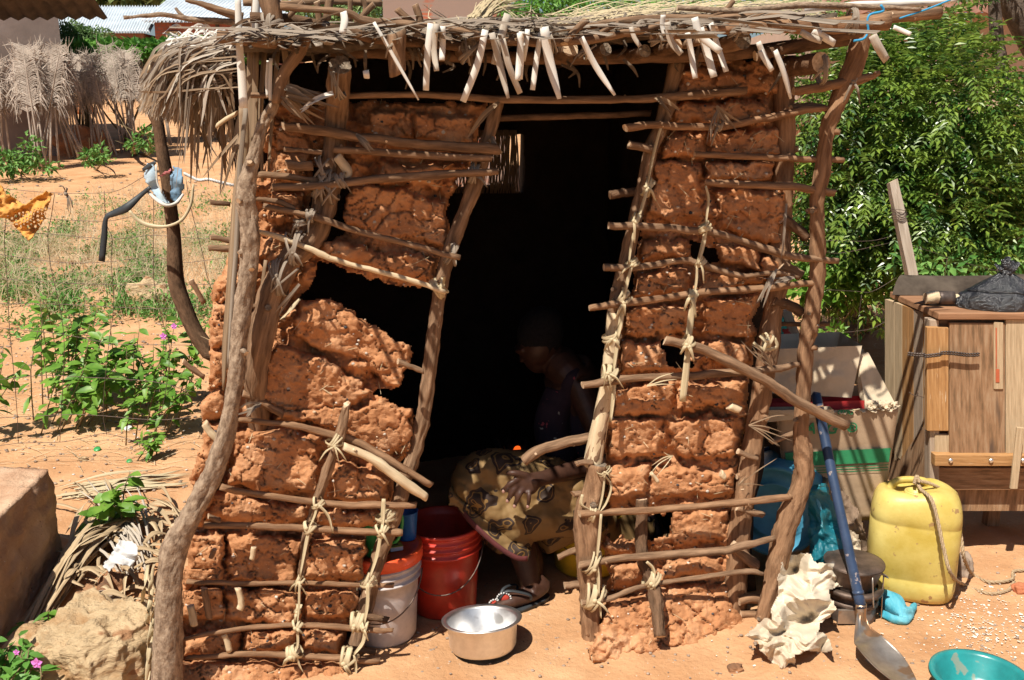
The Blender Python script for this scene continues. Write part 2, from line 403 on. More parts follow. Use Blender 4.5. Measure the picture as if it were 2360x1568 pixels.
holesL = [[(742, 602), (830, 640), (1000, 668), (985, 780), (945, 792), (850, 740), (760, 688), (700, 690), (725, 640)],
          [(860, 912), (930, 895), (960, 830), (990, 850), (960, 940), (900, 925)],
          [(720, 395), (800, 400), (800, 520), (760, 560), (722, 520)]]
bricksL = [
 [(850, 262), (945, 258), (950, 322), (858, 318)], [(955, 262), (1095, 275), (1085, 332), (958, 322)], [(900, 378), (1040, 378), (1020, 398), (900, 398)],
 [(880, 372), (1010, 375), (1010, 432), (870, 420)],
 [(806, 432), (850, 420), (1020, 470), (1026, 570), (930, 556), (802, 520)], [(742, 560), (780, 548), (870, 580), (1002, 598), (992, 652), (900, 634), (748, 592)],
 [(632, 282), (700, 300), (722, 340), (640, 345)], [(632, 350), (715, 350), (700, 420), (632, 425)], [(630, 440), (700, 445), (690, 520), (628, 520)], [(628, 530), (680, 550), (640, 620), (600, 600)],
 [(690, 702), (752, 688), (822, 728), (858, 760), (850, 840), (760, 815), (672, 762)], [(832, 742), (905, 768), (950, 800), (938, 850), (928, 895), (880, 880), (822, 822)],
 [(640, 790), (720, 812), (800, 862), (862, 908), (800, 935), (650, 950), (600, 905), (590, 850)],
 [(805, 932), (880, 926), (948, 940), (952, 1050), (880, 1036), (800, 1000)], [(650, 945), (800, 932), (795, 990), (640, 962)],
 [(570, 850), (610, 870), (640, 930), (570, 920)],
 [(540, 985), (640, 990), (742, 1012), (742, 1140), (620, 1130), (524, 1110)], [(772, 1058), (850, 1078), (892, 1110), (884, 1152), (764, 1150)],
 [(480, 1130), (560, 1140), (712, 1168), (706, 1204), (476, 1200)], [(735, 1178), (880, 1176), (884, 1214), (730, 1210)],
 [(432, 1226), (516, 1230), (512, 1338), (432, 1334)], [(522, 1228), (700, 1238), (692, 1338), (600, 1352), (524, 1340)], [(714, 1240), (838, 1242), (836, 1332), (704, 1332)],
 [(430, 1356), (516, 1356), (514, 1430), (424, 1430)], [(524, 1358), (690, 1360), (684, 1436), (520, 1434)], [(700, 1356), (810, 1358), (800, 1424), (696, 1424)],
 [(418, 1462), (556, 1456), (548, 1502), (416, 1508)], [(562, 1456), (680, 1450), (670, 1500), (560, 1502)], [(698, 1452), (790, 1458), (776, 1500), (694, 1498)],
 [(400, 1524), (900, 1530), (860, 1640), (340, 1640)],
 [(480, 700), (535, 690), (530, 790), (476, 800)], [(474, 810), (530, 800), (528, 880), (482, 890)], [(450, 915), (500, 898), (530, 925), (520, 965), (462, 965)], [(455, 980), (525, 970), (515, 1080), (450, 1100)], [(520, 590), (560, 580), (560, 680), (505, 690)], [(440, 1110), (500, 1100), (470, 1210), (430, 1210)]]
mud_panel(outL, holesL, bricksL, 11, foot=footL)
outR = [(1545, 130), (1835, 140), (1815, 300), (1812, 560), (1800, 640), (1752, 700), (1738, 850), (1724, 950), (1706, 1060), (1694, 1200), (1688, 1320), (1690, 1400), (1760, 1455), (1780, 1560), (1350, 1570), (1362, 1470), (1392, 1400), (1392, 1300), (1392, 1240), (1398, 1200), (1392, 1100), (1382, 1000), (1412, 900), (1425, 800), (1445, 700), (1465, 600), (1480, 500), (1492, 400), (1510, 320), (1530, 280)]
holesR = [[(1400, 1182), (1540, 1184), (1536, 1232), (1470, 1240), (1400, 1236)], [(1595, 560), (1640, 570), (1648, 610), (1600, 612)], [(1530, 790), (1560, 795), (1600, 840), (1540, 850)]]
bricksR = [
 [(1560, 162), (1700, 158), (1826, 180), (1815, 222), (1560, 226)], [(1552, 238), (1680, 232), (1782, 238), (1775, 288), (1545, 288)],
 [(1536, 304), (1632, 302), (1624, 366), (1526, 366)], [(1638, 302), (1792, 298), (1802, 358), (1640, 356)],
 [(1508, 372), (1622, 376), (1616, 508), (1560, 512), (1490, 500)], [(1636, 372), (1784, 374), (1776, 418), (1636, 412)], [(1646, 438), (1804, 440), (1802, 560), (1740, 550), (1656, 522)],
 [(1480, 546), (1590, 556), (1590, 592), (1476, 602)], [(1648, 556), (1740, 572), (1756, 625), (1655, 612)], [(1752, 590), (1800, 600), (1798, 632), (1756, 628)],
 [(1464, 630), (1586, 618), (1580, 670), (1458, 686)], [(1618, 630), (1760, 644), (1750, 660), (1618, 666)],
 [(1444, 716), (1592, 700), (1590, 768), (1444, 778)], [(1622, 690), (1738, 686), (1732, 772), (1618, 768)],
 [(1434, 788), (1532, 792), (1526, 852), (1432, 858)], [(1622, 786), (1724, 786), (1722, 842), (1640, 836)], [(1560, 812), (1620, 820), (1610, 850), (1560, 850)],
 [(1420, 896), (1548, 884), (1540, 950), (1416, 962)], [(1568, 884), (1722, 876), (1720, 936), (1568, 944)],
 [(1396, 970), (1532, 960), (1524, 1056), (1398, 1062)], [(1536, 962), (1702, 956), (1696, 1060), (1558, 1062)],
 [(1400, 1080), (1502, 1074), (1490, 1148), (1400, 1156)], [(1508, 1080), (1694, 1080), (1690, 1140), (1508, 1150)],
 [(1544, 1186), (1684, 1172), (1674, 1248), (1540, 1258)], [(1398, 1240), (1462, 1244), (1462, 1276), (1398, 1276)],
 [(1400, 1300), (1486, 1296), (1480, 1340), (1400, 1360)], [(1530, 1288), (1672, 1284), (1662, 1326), (1530, 1336)],
 [(1398, 1378), (1500, 1362), (1676, 1340), (1690, 1400), (1760, 1470), (1790, 1570), (1325, 1580), (1350, 1470)]]
mud_panel(outR, holesR, bricksR, 29, foot=footR)
# side and back mud walls, coloured near black for the dim room
def slab(a, b, z0, z1, th, hole=None, nm='mud_wall'):
    mb = MB(); a = Vector(a); b = Vector(b); d = (b-a); n = Vector((-d.y, d.x, 0)).normalized()*th
    L = d.length; nu = max(2, int(L/.05)); nv = 44
    for side in (0, 1):
        for j in range(nv+1):
            for i in range(nu+1):
                p = a+d*(i/nu)+n*side; z = z0+(z1(i/nu)-z0)*j/nv
                k = .03*noise.noise(Vector((p.x*6, p.y*6, z*6)))
                mb.v.append(Vector((p.x, p.y, z))+n.normalized()*k*(1 if side else -1))
    S = (nu+1)*(nv+1)
    def ok(i, j):
        if hole is None: return True
        c = a+d*((i+.5)/nu); z = z0+(z1((i+.5)/nu)-z0)*(j+.5)/nv; return not hole(c, z)
    for j in range(nv):
        for i in range(nu):
            if not ok(i, j): continue
            q = (j*(nu+1)+i, j*(nu+1)+i+1, (j+1)*(nu+1)+i+1, (j+1)*(nu+1)+i)
            mb.face(q); mb.face([x+S for x in q][::-1])
            for (di, dj, e) in ((0, -1, (0, 1)), (0, 1, (2, 3)), (-1, 0, (3, 0)), (1, 0, (1, 2))):
                ii, jj = i+di, j+dj
                if ii < 0 or jj < 0 or ii >= nu or jj >= nv or not ok(ii, jj):
                    x, y = q[e[0]], q[e[1]]; mb.face((y, x, x+S, y+S))
    build(mb, nm, [M['mud_shade']], HUT)
BACK = 1.75
def PX(x, off): return Vector((x, WY+WK*x+off*WN, 0))
def hutp(s, off):  # s: x at the front wall; going straight back (perpendicular to the front)
    return Vector((s-.215*off, WY+WK*s+.976*off, 0))
def back_hole(c, z):
    p = Vector((c.x, c.y, z))-EYE; t = p.y*cp - p.z*sp; u = CU+F*p.x/t; v = CV-F*(p.y*sp+p.z*cp)/t
    return (1050 < u < 1203 and 318 < v < 436) or (abs(u-1532) < 1 and abs(v-700) < 1)
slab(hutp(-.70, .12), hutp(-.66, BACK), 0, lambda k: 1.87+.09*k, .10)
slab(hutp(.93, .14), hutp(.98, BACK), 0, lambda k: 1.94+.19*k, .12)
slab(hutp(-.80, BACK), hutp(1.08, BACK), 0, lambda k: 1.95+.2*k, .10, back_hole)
# posts
def wood(pts, rpx, off, mats, name='cross_stick', n=8, wob=.0, rough=0, parent=None, steps=4, jit=.12, slant=0, offs=None, knots=0):
    mb = MB(); m = len(pts)
    of = lerps(offs if offs is not None else off, m)
    w3 = [P(u, v, o) for (u, v), o in zip(pts, of)]
    rr = lerps(rpx, m) if hasattr(rpx, '__len__') else [rpx]*m
    rs = [r*mpp(u, v, o) for r, (u, v), o in zip(rr, pts, of)]
    if name == 'post': n, steps, rough = 30, max(8, int(60/len(pts))), .0042
    elif name in ('cross_stick', 'roof_pole'): n, steps, rough = n+3, steps+3, .0016
    tube(mb, w3, rs, n=n, jit=jit, steps=steps, wob=wob if name == 'post' else wob*.6, slant=slant, rough=rough)
    ps = cat([Vector(p) for p in w3], 3)
    for k in range(knots):
        q = random.choice(ps[1:-1]); r = sum(rs)/len(rs)
        d = Vector((random.uniform(-1, 1), random.uniform(-1, -.2), random.uniform(-.6, 1))).normalized()
        tube(mb, [q, q+d*r*1.25], [r*.5, r*.28], n=6, jit=.2, steps=2)
    return build(mb, name, mats, parent or HUT)
BR = [M['bark'], M['cut']]; BG = [M['bark_grey'], M['cut']]; BD = [M['bark_dark'], M['cut']]; BRD = [M['bark_red'], M['cut']]; ST = [M['stripped'], M['cut']]
wood([(636, 232), (606, 292), (580, 380), (567, 450), (574, 520), (574, 600), (560, 700), (550, 800), (538, 900), (520, 1000), (490, 1090), (450, 1170), (408, 1250), (392, 1330), (388, 1450), (384, 1600)],
     [12, 15, 16, 22, 22, 21, 21, 20, 20, 22, 24, 25, 29, 30, 31, 35], -.13, BG, 'post', 14, jit=.16, knots=7)
wood([(783, 150), (776, 250), (768, 350), (752, 450), (724, 540), (668, 600), (624, 680), (600, 790), (590, 880), (600, 1000)], [28, 26, 26, 27, 29, 30, 32, 30, 27, 24], .02,
     [M['bark'], M['rot']], 'post', 12, jit=.14, knots=2, offs=[-.16, -.02, .0, .0, -.01, -.03, -.05, -.05, -.02, .05])
wood([(1148, 230), (1118, 340), (1093, 430), (1050, 540), (1024, 620), (1006, 720), (992, 830), (976, 950), (955, 1045), (932, 1110), (905, 1200), (872, 1290), (842, 1400), (818, 1500), (800, 1600)],
     [15, 16, 17, 17, 18, 17, 17, 17, 17, 17, 17, 18, 18, 19, 20], .02, BR, 'post', 12, jit=.12, knots=3)
wood([(798, 932), (784, 1000), (758, 1075), (731, 1155), (706, 1240), (694, 1330)], [9, 12, 12, 11, 11, 10], -.045, BR, 'post', 9, slant=.9, offs=[-.075, -.07, -.06, -.045, -.02, 0])
wood([(1560, 140), (1530, 270), (1502, 340), (1482, 430), (1457, 540), (1432, 640), (1414, 720), (1408, 800), (1400, 880), (1387, 950), (1374, 1020), (1362, 1075)],
     [18, 17, 16, 16, 17, 17, 16, 15, 16, 19, 20, 22], .0, BR, 'post', 12, jit=.16, knots=2)
wood([(1414, 720), (1408, 800), (1400, 880), (1387, 950), (1374, 1020), (1364, 1075)], [16, 15.4, 16.4, 19.6, 20.6, 22.8], -.004, ST, 'bare_wood_patch', 12, jit=.16)
wood([(1376, 1068), (1368, 1130), (1352, 1180), (1352, 1240), (1358, 1330), (1362, 1400), (1362, 1500)], [24, 27, 30, 31, 29, 26, 27], -.02, [M['bark_red'], M['rot']], 'post', 14, jit=.14, knots=2)
wood([(1478, 1150), (1480, 1277), (1506, 1355), (1521, 1468)], [14, 15, 16, 15], -.03, BD, 'post', 10, offs=[.0, -.03, -.07, -.17])
wood([(1806, 130), (1806, 350), (1800, 500), (1795, 620), (1780, 720), (1763, 850), (1748, 950), (1728, 1050), (1708, 1180), (1698, 1300), (1686, 1450)], [24, 24, 24, 25, 24, 24, 23, 24, 26, 26, 28], .02, BRD, 'post', 12, jit=.15, knots=5)
wood([(1986, 80), (1966, 150), (1937, 220), (1908, 300), (1893, 400), (1881, 480), (1884, 560), (1881, 640), (1868, 740), (1857, 800), (1851, 900), (1845, 1000), (1852, 1060), (1850, 1110), (1818, 1190), (1800, 1260), (1778, 1350), (1752, 1455)],
     [25, 23, 21, 18, 18, 16, 18, 18, 21, 17, 17, 18, 23, 24, 28, 26, 21, 19], -.05, [M['bark_red'], M['rot']], 'post', 14, jit=.16, knots=8)
# cross sticks (points from the photograph), radius px, depth
CS = [
 ([(652, 291), (739, 302), (848, 318), (983, 334), (1147, 345)], [10, 12, 11, 11, 13], -.05, 0), ([(770, 345), (834, 348), (983, 359), (1133, 367)], 9, -.055, 0), ([(655, 345), (700, 348), (742, 353)], 6, -.05, 0),
 ([(595, 402), (660, 408), (740, 420)], 8, -.05, 0), ([(628, 433), (739, 428), (848, 415), (984, 405), (1147, 395)], [9, 10, 10, 11, 8], -.07, 0), ([(585, 459), (640, 465), (680, 480)], 6, -.05, 0),
 ([(606, 475), (712, 497), (820, 532), (929, 560), (1060, 595)], [7, 8, 8, 8, 7], -.065, 0), ([(568, 532), (630, 543), (712, 573), (752, 592), (820, 614), (929, 641), (1024, 673)], [5, 7, 7, 7, 6.5, 6.5, 6.5], -.07, 3),
 ([(576, 703), (617, 717), (657, 739)], 5, -.06, 0), ([(916, 834), (945, 845), (975, 857)], 7, -.08, 0), ([(560, 905), (600, 925), (652, 956)], 9, -.02, 1),
 ([(550, 967), (630, 975), (685, 983), (766, 1002), (820, 1019), (902, 1065), (994, 1119)], [6, 7, 8, 9, 10, 10, 8], -.055, 1), ([(790, 1028), (860, 1060), (930, 1110), (983, 1146)], [9, 11, 12, 11], -.085, 3),
 ([(508, 1122), (576, 1136), (739, 1160), (848, 1165), (960, 1164)], [8, 8, 8, 9, 8], -.06, 1), ([(470, 1210), (576, 1212), (712, 1218), (848, 1226), (926, 1227)], [8, 8, 9, 9, 9], -.065, 1),
 ([(430, 1340), (560, 1345), (701, 1343), (793, 1348), (907, 1349)], 6, -.035, 1), ([(380, 1487), (460, 1465), (576, 1447), (712, 1440), (848, 1452), (907, 1453)], [4, 6, 6, 7, 7, 6], -.07, 1),
 ([(430, 1516), (576, 1508), (712, 1512), (875, 1524)], [6, 7, 8, 8], -.06, 1), ([(820, 1420), (860, 1424), (894, 1430)], 8, -.02, 2), ([(800, 1493), (830, 1497), (865, 1503)], 7, -.02, 2),
 ([(578, 220), (766, 222), (984, 219), (1150, 229), (1440, 230), (1560, 222), (1720, 210)], [7, 8, 8, 9, 9, 10, 10], -.035, 0), ([(1130, 275), (1300, 269), (1500, 262)], 8, .06, 2),
 ([(1440, 296), (1505, 288), (1587, 293), (1668, 291), (1785, 269), (1850, 255), (1915, 248)], [9, 9, 9, 9, 9, 9, 7], -.045, 1), ([(1448, 334), (1480, 340), (1513, 348)], 10, -.03, 0),
 ([(1600, 356), (1700, 360), (1810, 365), (1942, 370)], [7, 8, 8, 8], -.04, 1), ([(1625, 421), (1727, 426), (1836, 432), (1923, 445)], [8, 9, 10, 9], -.055, 1),
 ([(1402, 520), (1505, 524), (1600, 532), (1668, 543), (1785, 581), (1850, 595), (1930, 602)], [9, 9, 9, 9, 10, 9, 7], -.065, 0), ([(1391, 617), (1478, 616), (1573, 600), (1600, 606), (1641, 619), (1709, 636), (1785, 629), (1840, 640)], [9, 9, 8, 8, 8, 7, 6, 4], -.055, 0),
 ([(1358, 712), (1396, 704), (1478, 695), (1614, 676), (1785, 663), (1825, 657), (1885, 652)], [8, 9, 9, 9, 9, 8, 6], -.06, 1), ([(1532, 785), (1614, 804), (1700, 845), (1785, 891), (1836, 926), (1951, 983)], [12, 12, 13, 13, 13, 12], -.11, 0),
 ([(1342, 888), (1383, 883), (1451, 872), (1587, 867), (1655, 861), (1785, 850), (1840, 840)], [9, 10, 9, 10, 10, 9, 6], -.06, 0), ([(1206, 1064), (1233, 1043), (1288, 1024), (1361, 1008)], [12, 13, 13, 12], .05, 0),
 ([(1326, 1069), (1340, 1066), (1365, 1066)], 7, -.03, 0), ([(1320, 1139), (1335, 1138), (1350, 1137)], 8, .0, 0),
 ([(1335, 1184), (1424, 1180), (1560, 1171), (1785, 1150), (1822, 1143)], [9, 8, 9, 9, 7], -.065, 1), ([(1285, 1285), (1310, 1274), (1345, 1259)], 7, .02, 0),
 ([(1334, 1302), (1424, 1288), (1560, 1277), (1668, 1269), (1720, 1256), (1785, 1240)], [9, 9, 10, 10, 10, 6], -.07, 0), ([(1340, 1388), (1396, 1381), (1478, 1353), (1587, 1334), (1720, 1318), (1758, 1323)], [7, 7, 6, 6, 7, 5], -.07, 0),
 ([(1300, 1350), (1320, 1348), (1345, 1348)], 9, -.01, 0), ([(1405, 450), (1430, 446), (1470, 441)], 11, .03, 2),
 ([(1828, 212), (1918, 196), (1980, 184), (2027, 168)], [10, 12, 12, 6], -.06, 1), ([(1823, 250), (1870, 245), (1918, 253)], 8, -.02, 0), ([(1800, 505), (1825, 519), (1858, 548)], 12, -.02, 2), ([(1800, 612), (1818, 620), (1845, 636)], 13, -.02, 0),
 ([(1780, 695), (1815, 703), (1850, 722)], 13, .0, 2), ([(1788, 748), (1850, 747), (1910, 747)], 6, .02, 2), ([(1700, 1170), (1723, 1178), (1758, 1187)], 8, -.01, 0), ([(1690, 1260), (1717, 1283), (1742, 1303)], 13, -.02, 0),
 ([(1700, 1385), (1735, 1378), (1768, 1392)], 11, -.02, 1), ([(1705, 1415), (1740, 1418), (1765, 1440)], 10, -.02, 1),
 ([(1700, 1040), (1722, 1050), (1745, 1058)], 7, -.02, 0), ([(1775, 1020), (1800, 1010), (1850, 990)], 7, .0, 0),
 # stub ends poking through the mud
 ([(470, 700), (440, 645)], 6, .1, 0), ([(530, 470), (484, 467)], 6, .05, 2), ([(540, 555), (484, 548)], 7, .05, 0), ([(540, 575), (480, 572)], 8, .05, 0), ([(470, 870), (420, 832)], 7, .03, 0), ([(510, 1020), (482, 992), (470, 975)], 9, -.02, 3), ([(560, 520), (535, 545)], 6, .05, 1),
 ([(495, 1265), (487, 1285)], 6, -.07, 0), ([(585, 1260), (580, 1290)], 6, -.06, 3), ([(470, 1355), (478, 1400), (482, 1425)], 8, -.05, 0), ([(548, 1355), (556, 1385), (552, 1405)], 8, -.06, 3), ([(440, 1395), (448, 1440)], 9, -.05, 3), ([(515, 1460), (530, 1500)], 7, -.06, 3), ([(480, 1190), (508, 1200)], 7, -.06, 0),
 ([(1680, 935), (1705, 945)], 10, -.05, 3), ([(1660, 1090), (1668, 1100)], 8, -.06, 3), ([(1500, 1090), (1515, 1110)], 5, -.06, 3), ([(660, 380), (690, 383), (720, 382)], 13, -.05, 0), ([(775, 360), (800, 392), (797, 410)], 11, -.05, 3)]
MT = {0: BR, 1: BRD, 2: BD, 3: ST}
for pts, r, off, k in CS:
    wood(pts, r, off, MT[k], 'cross_stick', 9, wob=.004, jit=.14, knots=random.choice((0, 1, 1, 2)) if len(pts) > 3 else 0, slant=random.uniform(-.5, .5))
# ------------------------------------------------------------------ roof
R_ = random.Random(21)
def RF(x, off, h=0.0):
    p = hutp(x, off); p.z = 1.915+.05*x+(.05+.075*max(0, x))*(off+.27)+h; return p
# opaque mat of old leaves over the room
mb = MB(); nx, ny = 70, 60
for side in (0, 1):
    for j in range(ny+1):
        for i in range(nx+1):
            x = -.74+1.69*i/nx; off = -.12+2.1*j/ny
            e = .05*noise.noise(Vector((x*7, 0, 3)))*(j == 0)
            p = RF(x, off+e, (.034 if side else .0)+.02*noise.noise(Vector((x*5, off*5, side)))+.014*noise.noise(Vector((x*22, off*22, side))))
            mb.v.append(p)
S = (nx+1)*(ny+1)
for j in range(ny):
    for i in range(nx):
        q = (j*(nx+1)+i, j*(nx+1)+i+1, (j+1)*(nx+1)+i+1, (j+1)*(nx+1)+i)
        mb.face(q[::-1]); mb.face([a+S for a in q])
for i in range(nx): mb.face((i, i+1, i+1+S, i+S)); a = ny*(nx+1)+i; mb.face((a+1, a, a+S, a+1+S))
for j in range(ny): a = j*(nx+1); b = a+nx+1; mb.face((b, a, a+S, b+S)); a += nx; b += nx; mb.face((a, b, b+S, a+S))
ROOF = build(mb, 'roof_mat', [M['palm_dark']], HUT)
# palm leaf strips lying up the slope over the eave (gaps let the sun through)
mb = MB()
for k in range(44+36):
    x = -.74+1.62*(k+R_.uniform(-.35, .35))/44 if k < 44 else R_.uniform(-.74, .88); dx = R_.gauss(0, .012 if k < 44 else .05); h = R_.uniform(.0, .03); w_ = R_.uniform(.013, .021) if k < 44 else R_.uniform(.006, .012)
    a = (-.36-R_.random()*.09-.16*max(0, x+.1)) if k < 44 else -.12-R_.random()*.22; b = R_.uniform(.1, .7)
    ribbon(mb, [RF(x, a, h+.0), RF(x+dx*.5, (a+b)/2, h+R_.uniform(0, .03)), RF(x+dx, b, h+R_.uniform(0, .05))], w_, Vector((R_.gauss(0, .3), -.2, 1)), .0015, cup=-.1)
build(mb, 'thatch_layer', [M['palm_old']], HUT)
# loose sticks, leaf scraps and dry grass on top of the roof
mb = MB()
for k in range(1150):
    if k > 780 and k % 3 == 0: continue
    x = R_.uniform(-.74, .78) if k % 3 else R_.uniform(-.1, .78); off = R_.uniform(-.3, 1.2) if k % 2 else R_.uniform(-.3, .1)
    if x > .05 and off < -.05 and R_.random() < .85: off = R_.uniform(-.03, .8)
    an = R_.gauss(0, .5) + (0 if k % 3 else 1.2); L = R_.uniform(.08, .38); h = R_.uniform(.02, .05)
    c = RF(x, off, h); d = Vector((math.cos(an), math.sin(an)*.8, R_.uniform(-.12, .2)))*L/2
    ribbon(mb, [c-d, c+Vector((0, 0, R_.uniform(0, .03))), c+d], R_.uniform(.003, .012), Vector((R_.gauss(0, .6), R_.gauss(-.4, .4), 1)), 0, cup=R_.uniform(-.3, .3), twist=R_.uniform(-1, 1), point=True)
build(mb, 'leaf_scraps', [M['palm_old']], HUT, kind='stuff')
mb = MB()
for k in range(170):
    u0 = R_.uniform(1240, 1800); v0 = R_.uniform(25, 66); L = min(R_.uniform(90, 330), 1930-u0)
    a = P(u0, v0, R_.uniform(-.15, .3)); b = P(u0+L, v0-L*R_.uniform(.03, .16)-6, R_.uniform(-.1, .5)); m_ = (a+b)/2+Vector((0, 0, R_.uniform(0, .03)))
    ribbon(mb, [a, m_, b], [.004, .004, .002], Vector((0, -.6, 1)), 0, steps=3)
for k in range(60):
    u0 = R_.uniform(980, 1450); v0 = R_.uniform(45, 80)
    a = P(u0, v0, R_.uniform(-.2, .1)); b = P(u0+R_.gauss(0, 26), v0-R_.uniform(15, 45), R_.uniform(-.2, .1))
    ribbon(mb, [a, (a+b)/2+Vector((R_.gauss(0, .01), 0, 0)), b], [.004, .003, .0015], Vector((0, -1, .2)), 0, steps=2)
for k in range(50):
    a = P(1090+R_.gauss(0, 12), 50+R_.gauss(0, 8), -.1); b = P(1090+R_.uniform(30, 130), R_.uniform(-25, 25), 0)
    ribbon(mb, [a, a.lerp(b, .5)+Vector((0, 0, .015)), b], [.004, .003, .002], Vector((0, -1, .4)), 0, steps=3)
build(mb, 'dry_grass', [M['palm_new']], HUT, kind='stuff')
# poles of the roof
def pole(pts, r, off, mats, **k): return wood(pts, r, off, mats, 'roof_pole', k.pop('n', 10), **k)
pole([(644, 16), (793, 30), (848, 49), (984, 62), (1065, 73), (1150, 92), (1260, 98), (1375, 90), (1451, 76), (1540, 54)], [9, 9, 9, 10, 10, 10, 10, 10, 9, 8], -.25, BR, wob=.004)
pole([(576, 41), (671, 46), (780, 68), (870, 90), (980, 100), (1100, 112)], [13, 12, 12, 12, 11, 11], -.17, BD, knots=2)
pole([(500, 84), (560, 92), (633, 100), (700, 108)], [14, 15, 14, 12], -.12, BR, knots=2)
pole([(760, 120), (1000, 128), (1250, 135), (1500, 132), (1730, 120), (1950, 90)], [13, 14, 15, 15, 16, 16], -.06, BD)
pole([(560, 6), (660, 10), (760, 2), (880, 8)], 9, .1, BR)
pole([(1330, 66), (1450, 48), (1600, 42), (1750, 40), (1850, 35)], [8, 9, 9, 9, 8], -.2, BR, wob=.006)
pole([(1500, 90), (1640, 70), (1760, 62), (1900, 62), (2044, 50)], [10, 12, 15, 18, 20], -.26, BRD, knots=4)
pole([(1800, 60), (1960, 52), (2060, 40), (2164, 30)], [12, 14, 15, 15], -.14, BR, knots=3)
pole([(1850, 22), (1990, 12), (2100, 8), (2200, 2)], [7, 9, 9, 6], -.1, [M['palm_white'], M['cut']], knots=3)
pole([(1560, 18), (1700, 26), (1850, 12), (2010, 18), (2120, 22)], [6, 8, 8, 7, 5], -.2, BG, knots=2)
pole([(1740, 130), (1850, 100), (1985, 74)], [12, 14, 12], -.1, BD)
pole([(285, 41), (330, 37), (380, 35), (435, 44), (543, 52), (620, 56)], [5, 5, 6, 7, 8, 9], .02, BG, knots=3)
pole([(427, 1), (465, 10), (503, 24), (560, 40)], [3.5, 7, 9, 10], .0, BR, knots=1)
pole([(404, 19), (413, 30), (422, 38)], [3, 4, 4], .02, BG)
for pts, r, off, k in [
    ([(612, -40), (622, 10), (636, 60)], [24, 23, 21], -.22, 'c'), ([(709, 79), (690, 120), (655, 170), (640, 235)], [13, 14, 14, 14], -.16, 'c'), ([(913, 71), (914, 130), (916, 170)], [22, 21, 19], -.28, 'r'),
    ([(761, -10), (752, 49)], 10, -.1, 'c'), ([(807, -10), (807, 54)], 6, -.1, 'c'), ([(834, -5), (842, 20), (830, 58)], 6, -.1, 'c'), ([(862, 10), (840, 32), (818, 54)], 7, -.2, 'c'), ([(915, 22), (932, 38), (950, 54)], 8, -.24, 'c'), ([(956, 11), (967, 46), (959, 80)], 8, -.24, 'c'),
    ([(730, 4), (733, 30), (736, 56)], 8, -.2, 'c'), ([(590, -20), (588, 30), (586, 90)], 9, -.05, 'c'), ([(700, 5), (680, 24), (664, 40)], 6, -.2, 'c'), ([(1350, 48), (1320, 76), (1300, 102)], 8, -.27, 'c'), ([(1425, 55), (1400, 66), (1372, 82)], 6, -.22, 'c'), ([(1690, 2), (1660, 30), (1560, 62)], 6, -.2, 'c')]:
    wood(pts, r, off, [M['bark'], M['cut' if k == 'c' else 'rot']], 'roof_stick', 10, jit=.14, slant=R_.uniform(-.6, .6))
# rafter logs: their cut ends face the yard, the logs run back under the roof
for (u, v, r, k) in [(1081, 109, 21, 'rot'), (1315, 113, 18, 'cut'), (1396, 114, 15, 'rot'), (1486, 118, 14, 'rot'), (1560, 104, 15, 'cut'), (1712, 92, 20, 'rot'), (1891, 144, 23, 'cut'), (1617, 92, 10, 'cut'), (983, 110, 9, 'cut')]:
    mb = MB(); a = P(u, v, -.22); q = hutp(a.x+R_.uniform(-.05, .05)+.05, 1.5); b = Vector((q.x, q.y, a.z+.06)); m = mpp(u, v, -.2)
    tube(mb, [a, a.lerp(b, .12)+Vector((0, 0, -.008)), a.lerp(b, .4), b], [r*m, r*m*1.05, r*m, r*m], n=14, jit=.16, slant=R_.uniform(.0, .5))
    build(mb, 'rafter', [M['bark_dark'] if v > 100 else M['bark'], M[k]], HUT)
# bleached palm ribs hanging from the eave
def Tn(c, pts): return T(c, 0, *pts)
STR = [(1, (1050, 190, 1200, 450, 1430, 850), 26, 1), (1, (1530, 200, 1505, 450, 1490, 770), 50, 0), (1, (1580, 205, 1560, 420, 1582, 600), 44, 0), (1, (1632, 225, 1632, 380, 1625, 510), 46, 0), (1, (1995, 255, 1930, 540, 1805, 865), 54, 0),
 (1, (2050, 280, 2120, 560, 2190, 835), 50, 1), (1, (2185, 120, 2120, 350, 2072, 550), 60, 0), (1, (2140, 330, 2195, 560, 2290, 795), 48, 0), (1, (2285, 280, 2300, 480, 2290, 675), 42, 0),
 (2, (375, 230, 420, 520, 505, 840), 72, 1), (2, (345, 280, 310, 500, 275, 765), 42, 0), (2, (185, 270, 165, 480, 150, 680), 46, 0), (2, (690, 320, 810, 560, 975, 810), 46, 1), (2, (235, 250, 215, 400, 195, 520), 40, 0), (2, (1110, 230, 1140, 320, 1190, 395), 34, 0), (2, (1590, 280, 1620, 450, 1655, 665), 44, 0),
 (2, (1700, 240, 1750, 430, 1815, 655), 58, 0), (2, (1790, 200, 1850, 400, 1920, 608), 44, 0), (2, (1650, 150, 1700, 300, 1872, 440), 56, 0), (2, (2205, 430, 2250, 510, 2310, 600), 42, 0),
 (3, (70, 360, 120, 480, 185, 600), 44, 0), (3, (215, 430, 290, 620, 348, 840), 44, 1), (3, (1040, 300, 1090, 400, 1160, 515), 68, 0), (3, (540, 255, 620, 310, 720, 372), 56, 0), (1, (980, 600, 985, 630, 990, 668), 46, 0), (1, (790, 100, 800, 180, 780, 285), 56, 0),
 (3, (430, 270, 500, 310, 610, 350), 50, 0), (3, (1220, 230, 1290, 260, 1365, 290), 34, 0), (2, (1385, 130, 1380, 220, 1400, 300), 40, 0), (2, (1420, 190, 1450, 350, 1540, 460), 50, 0)]
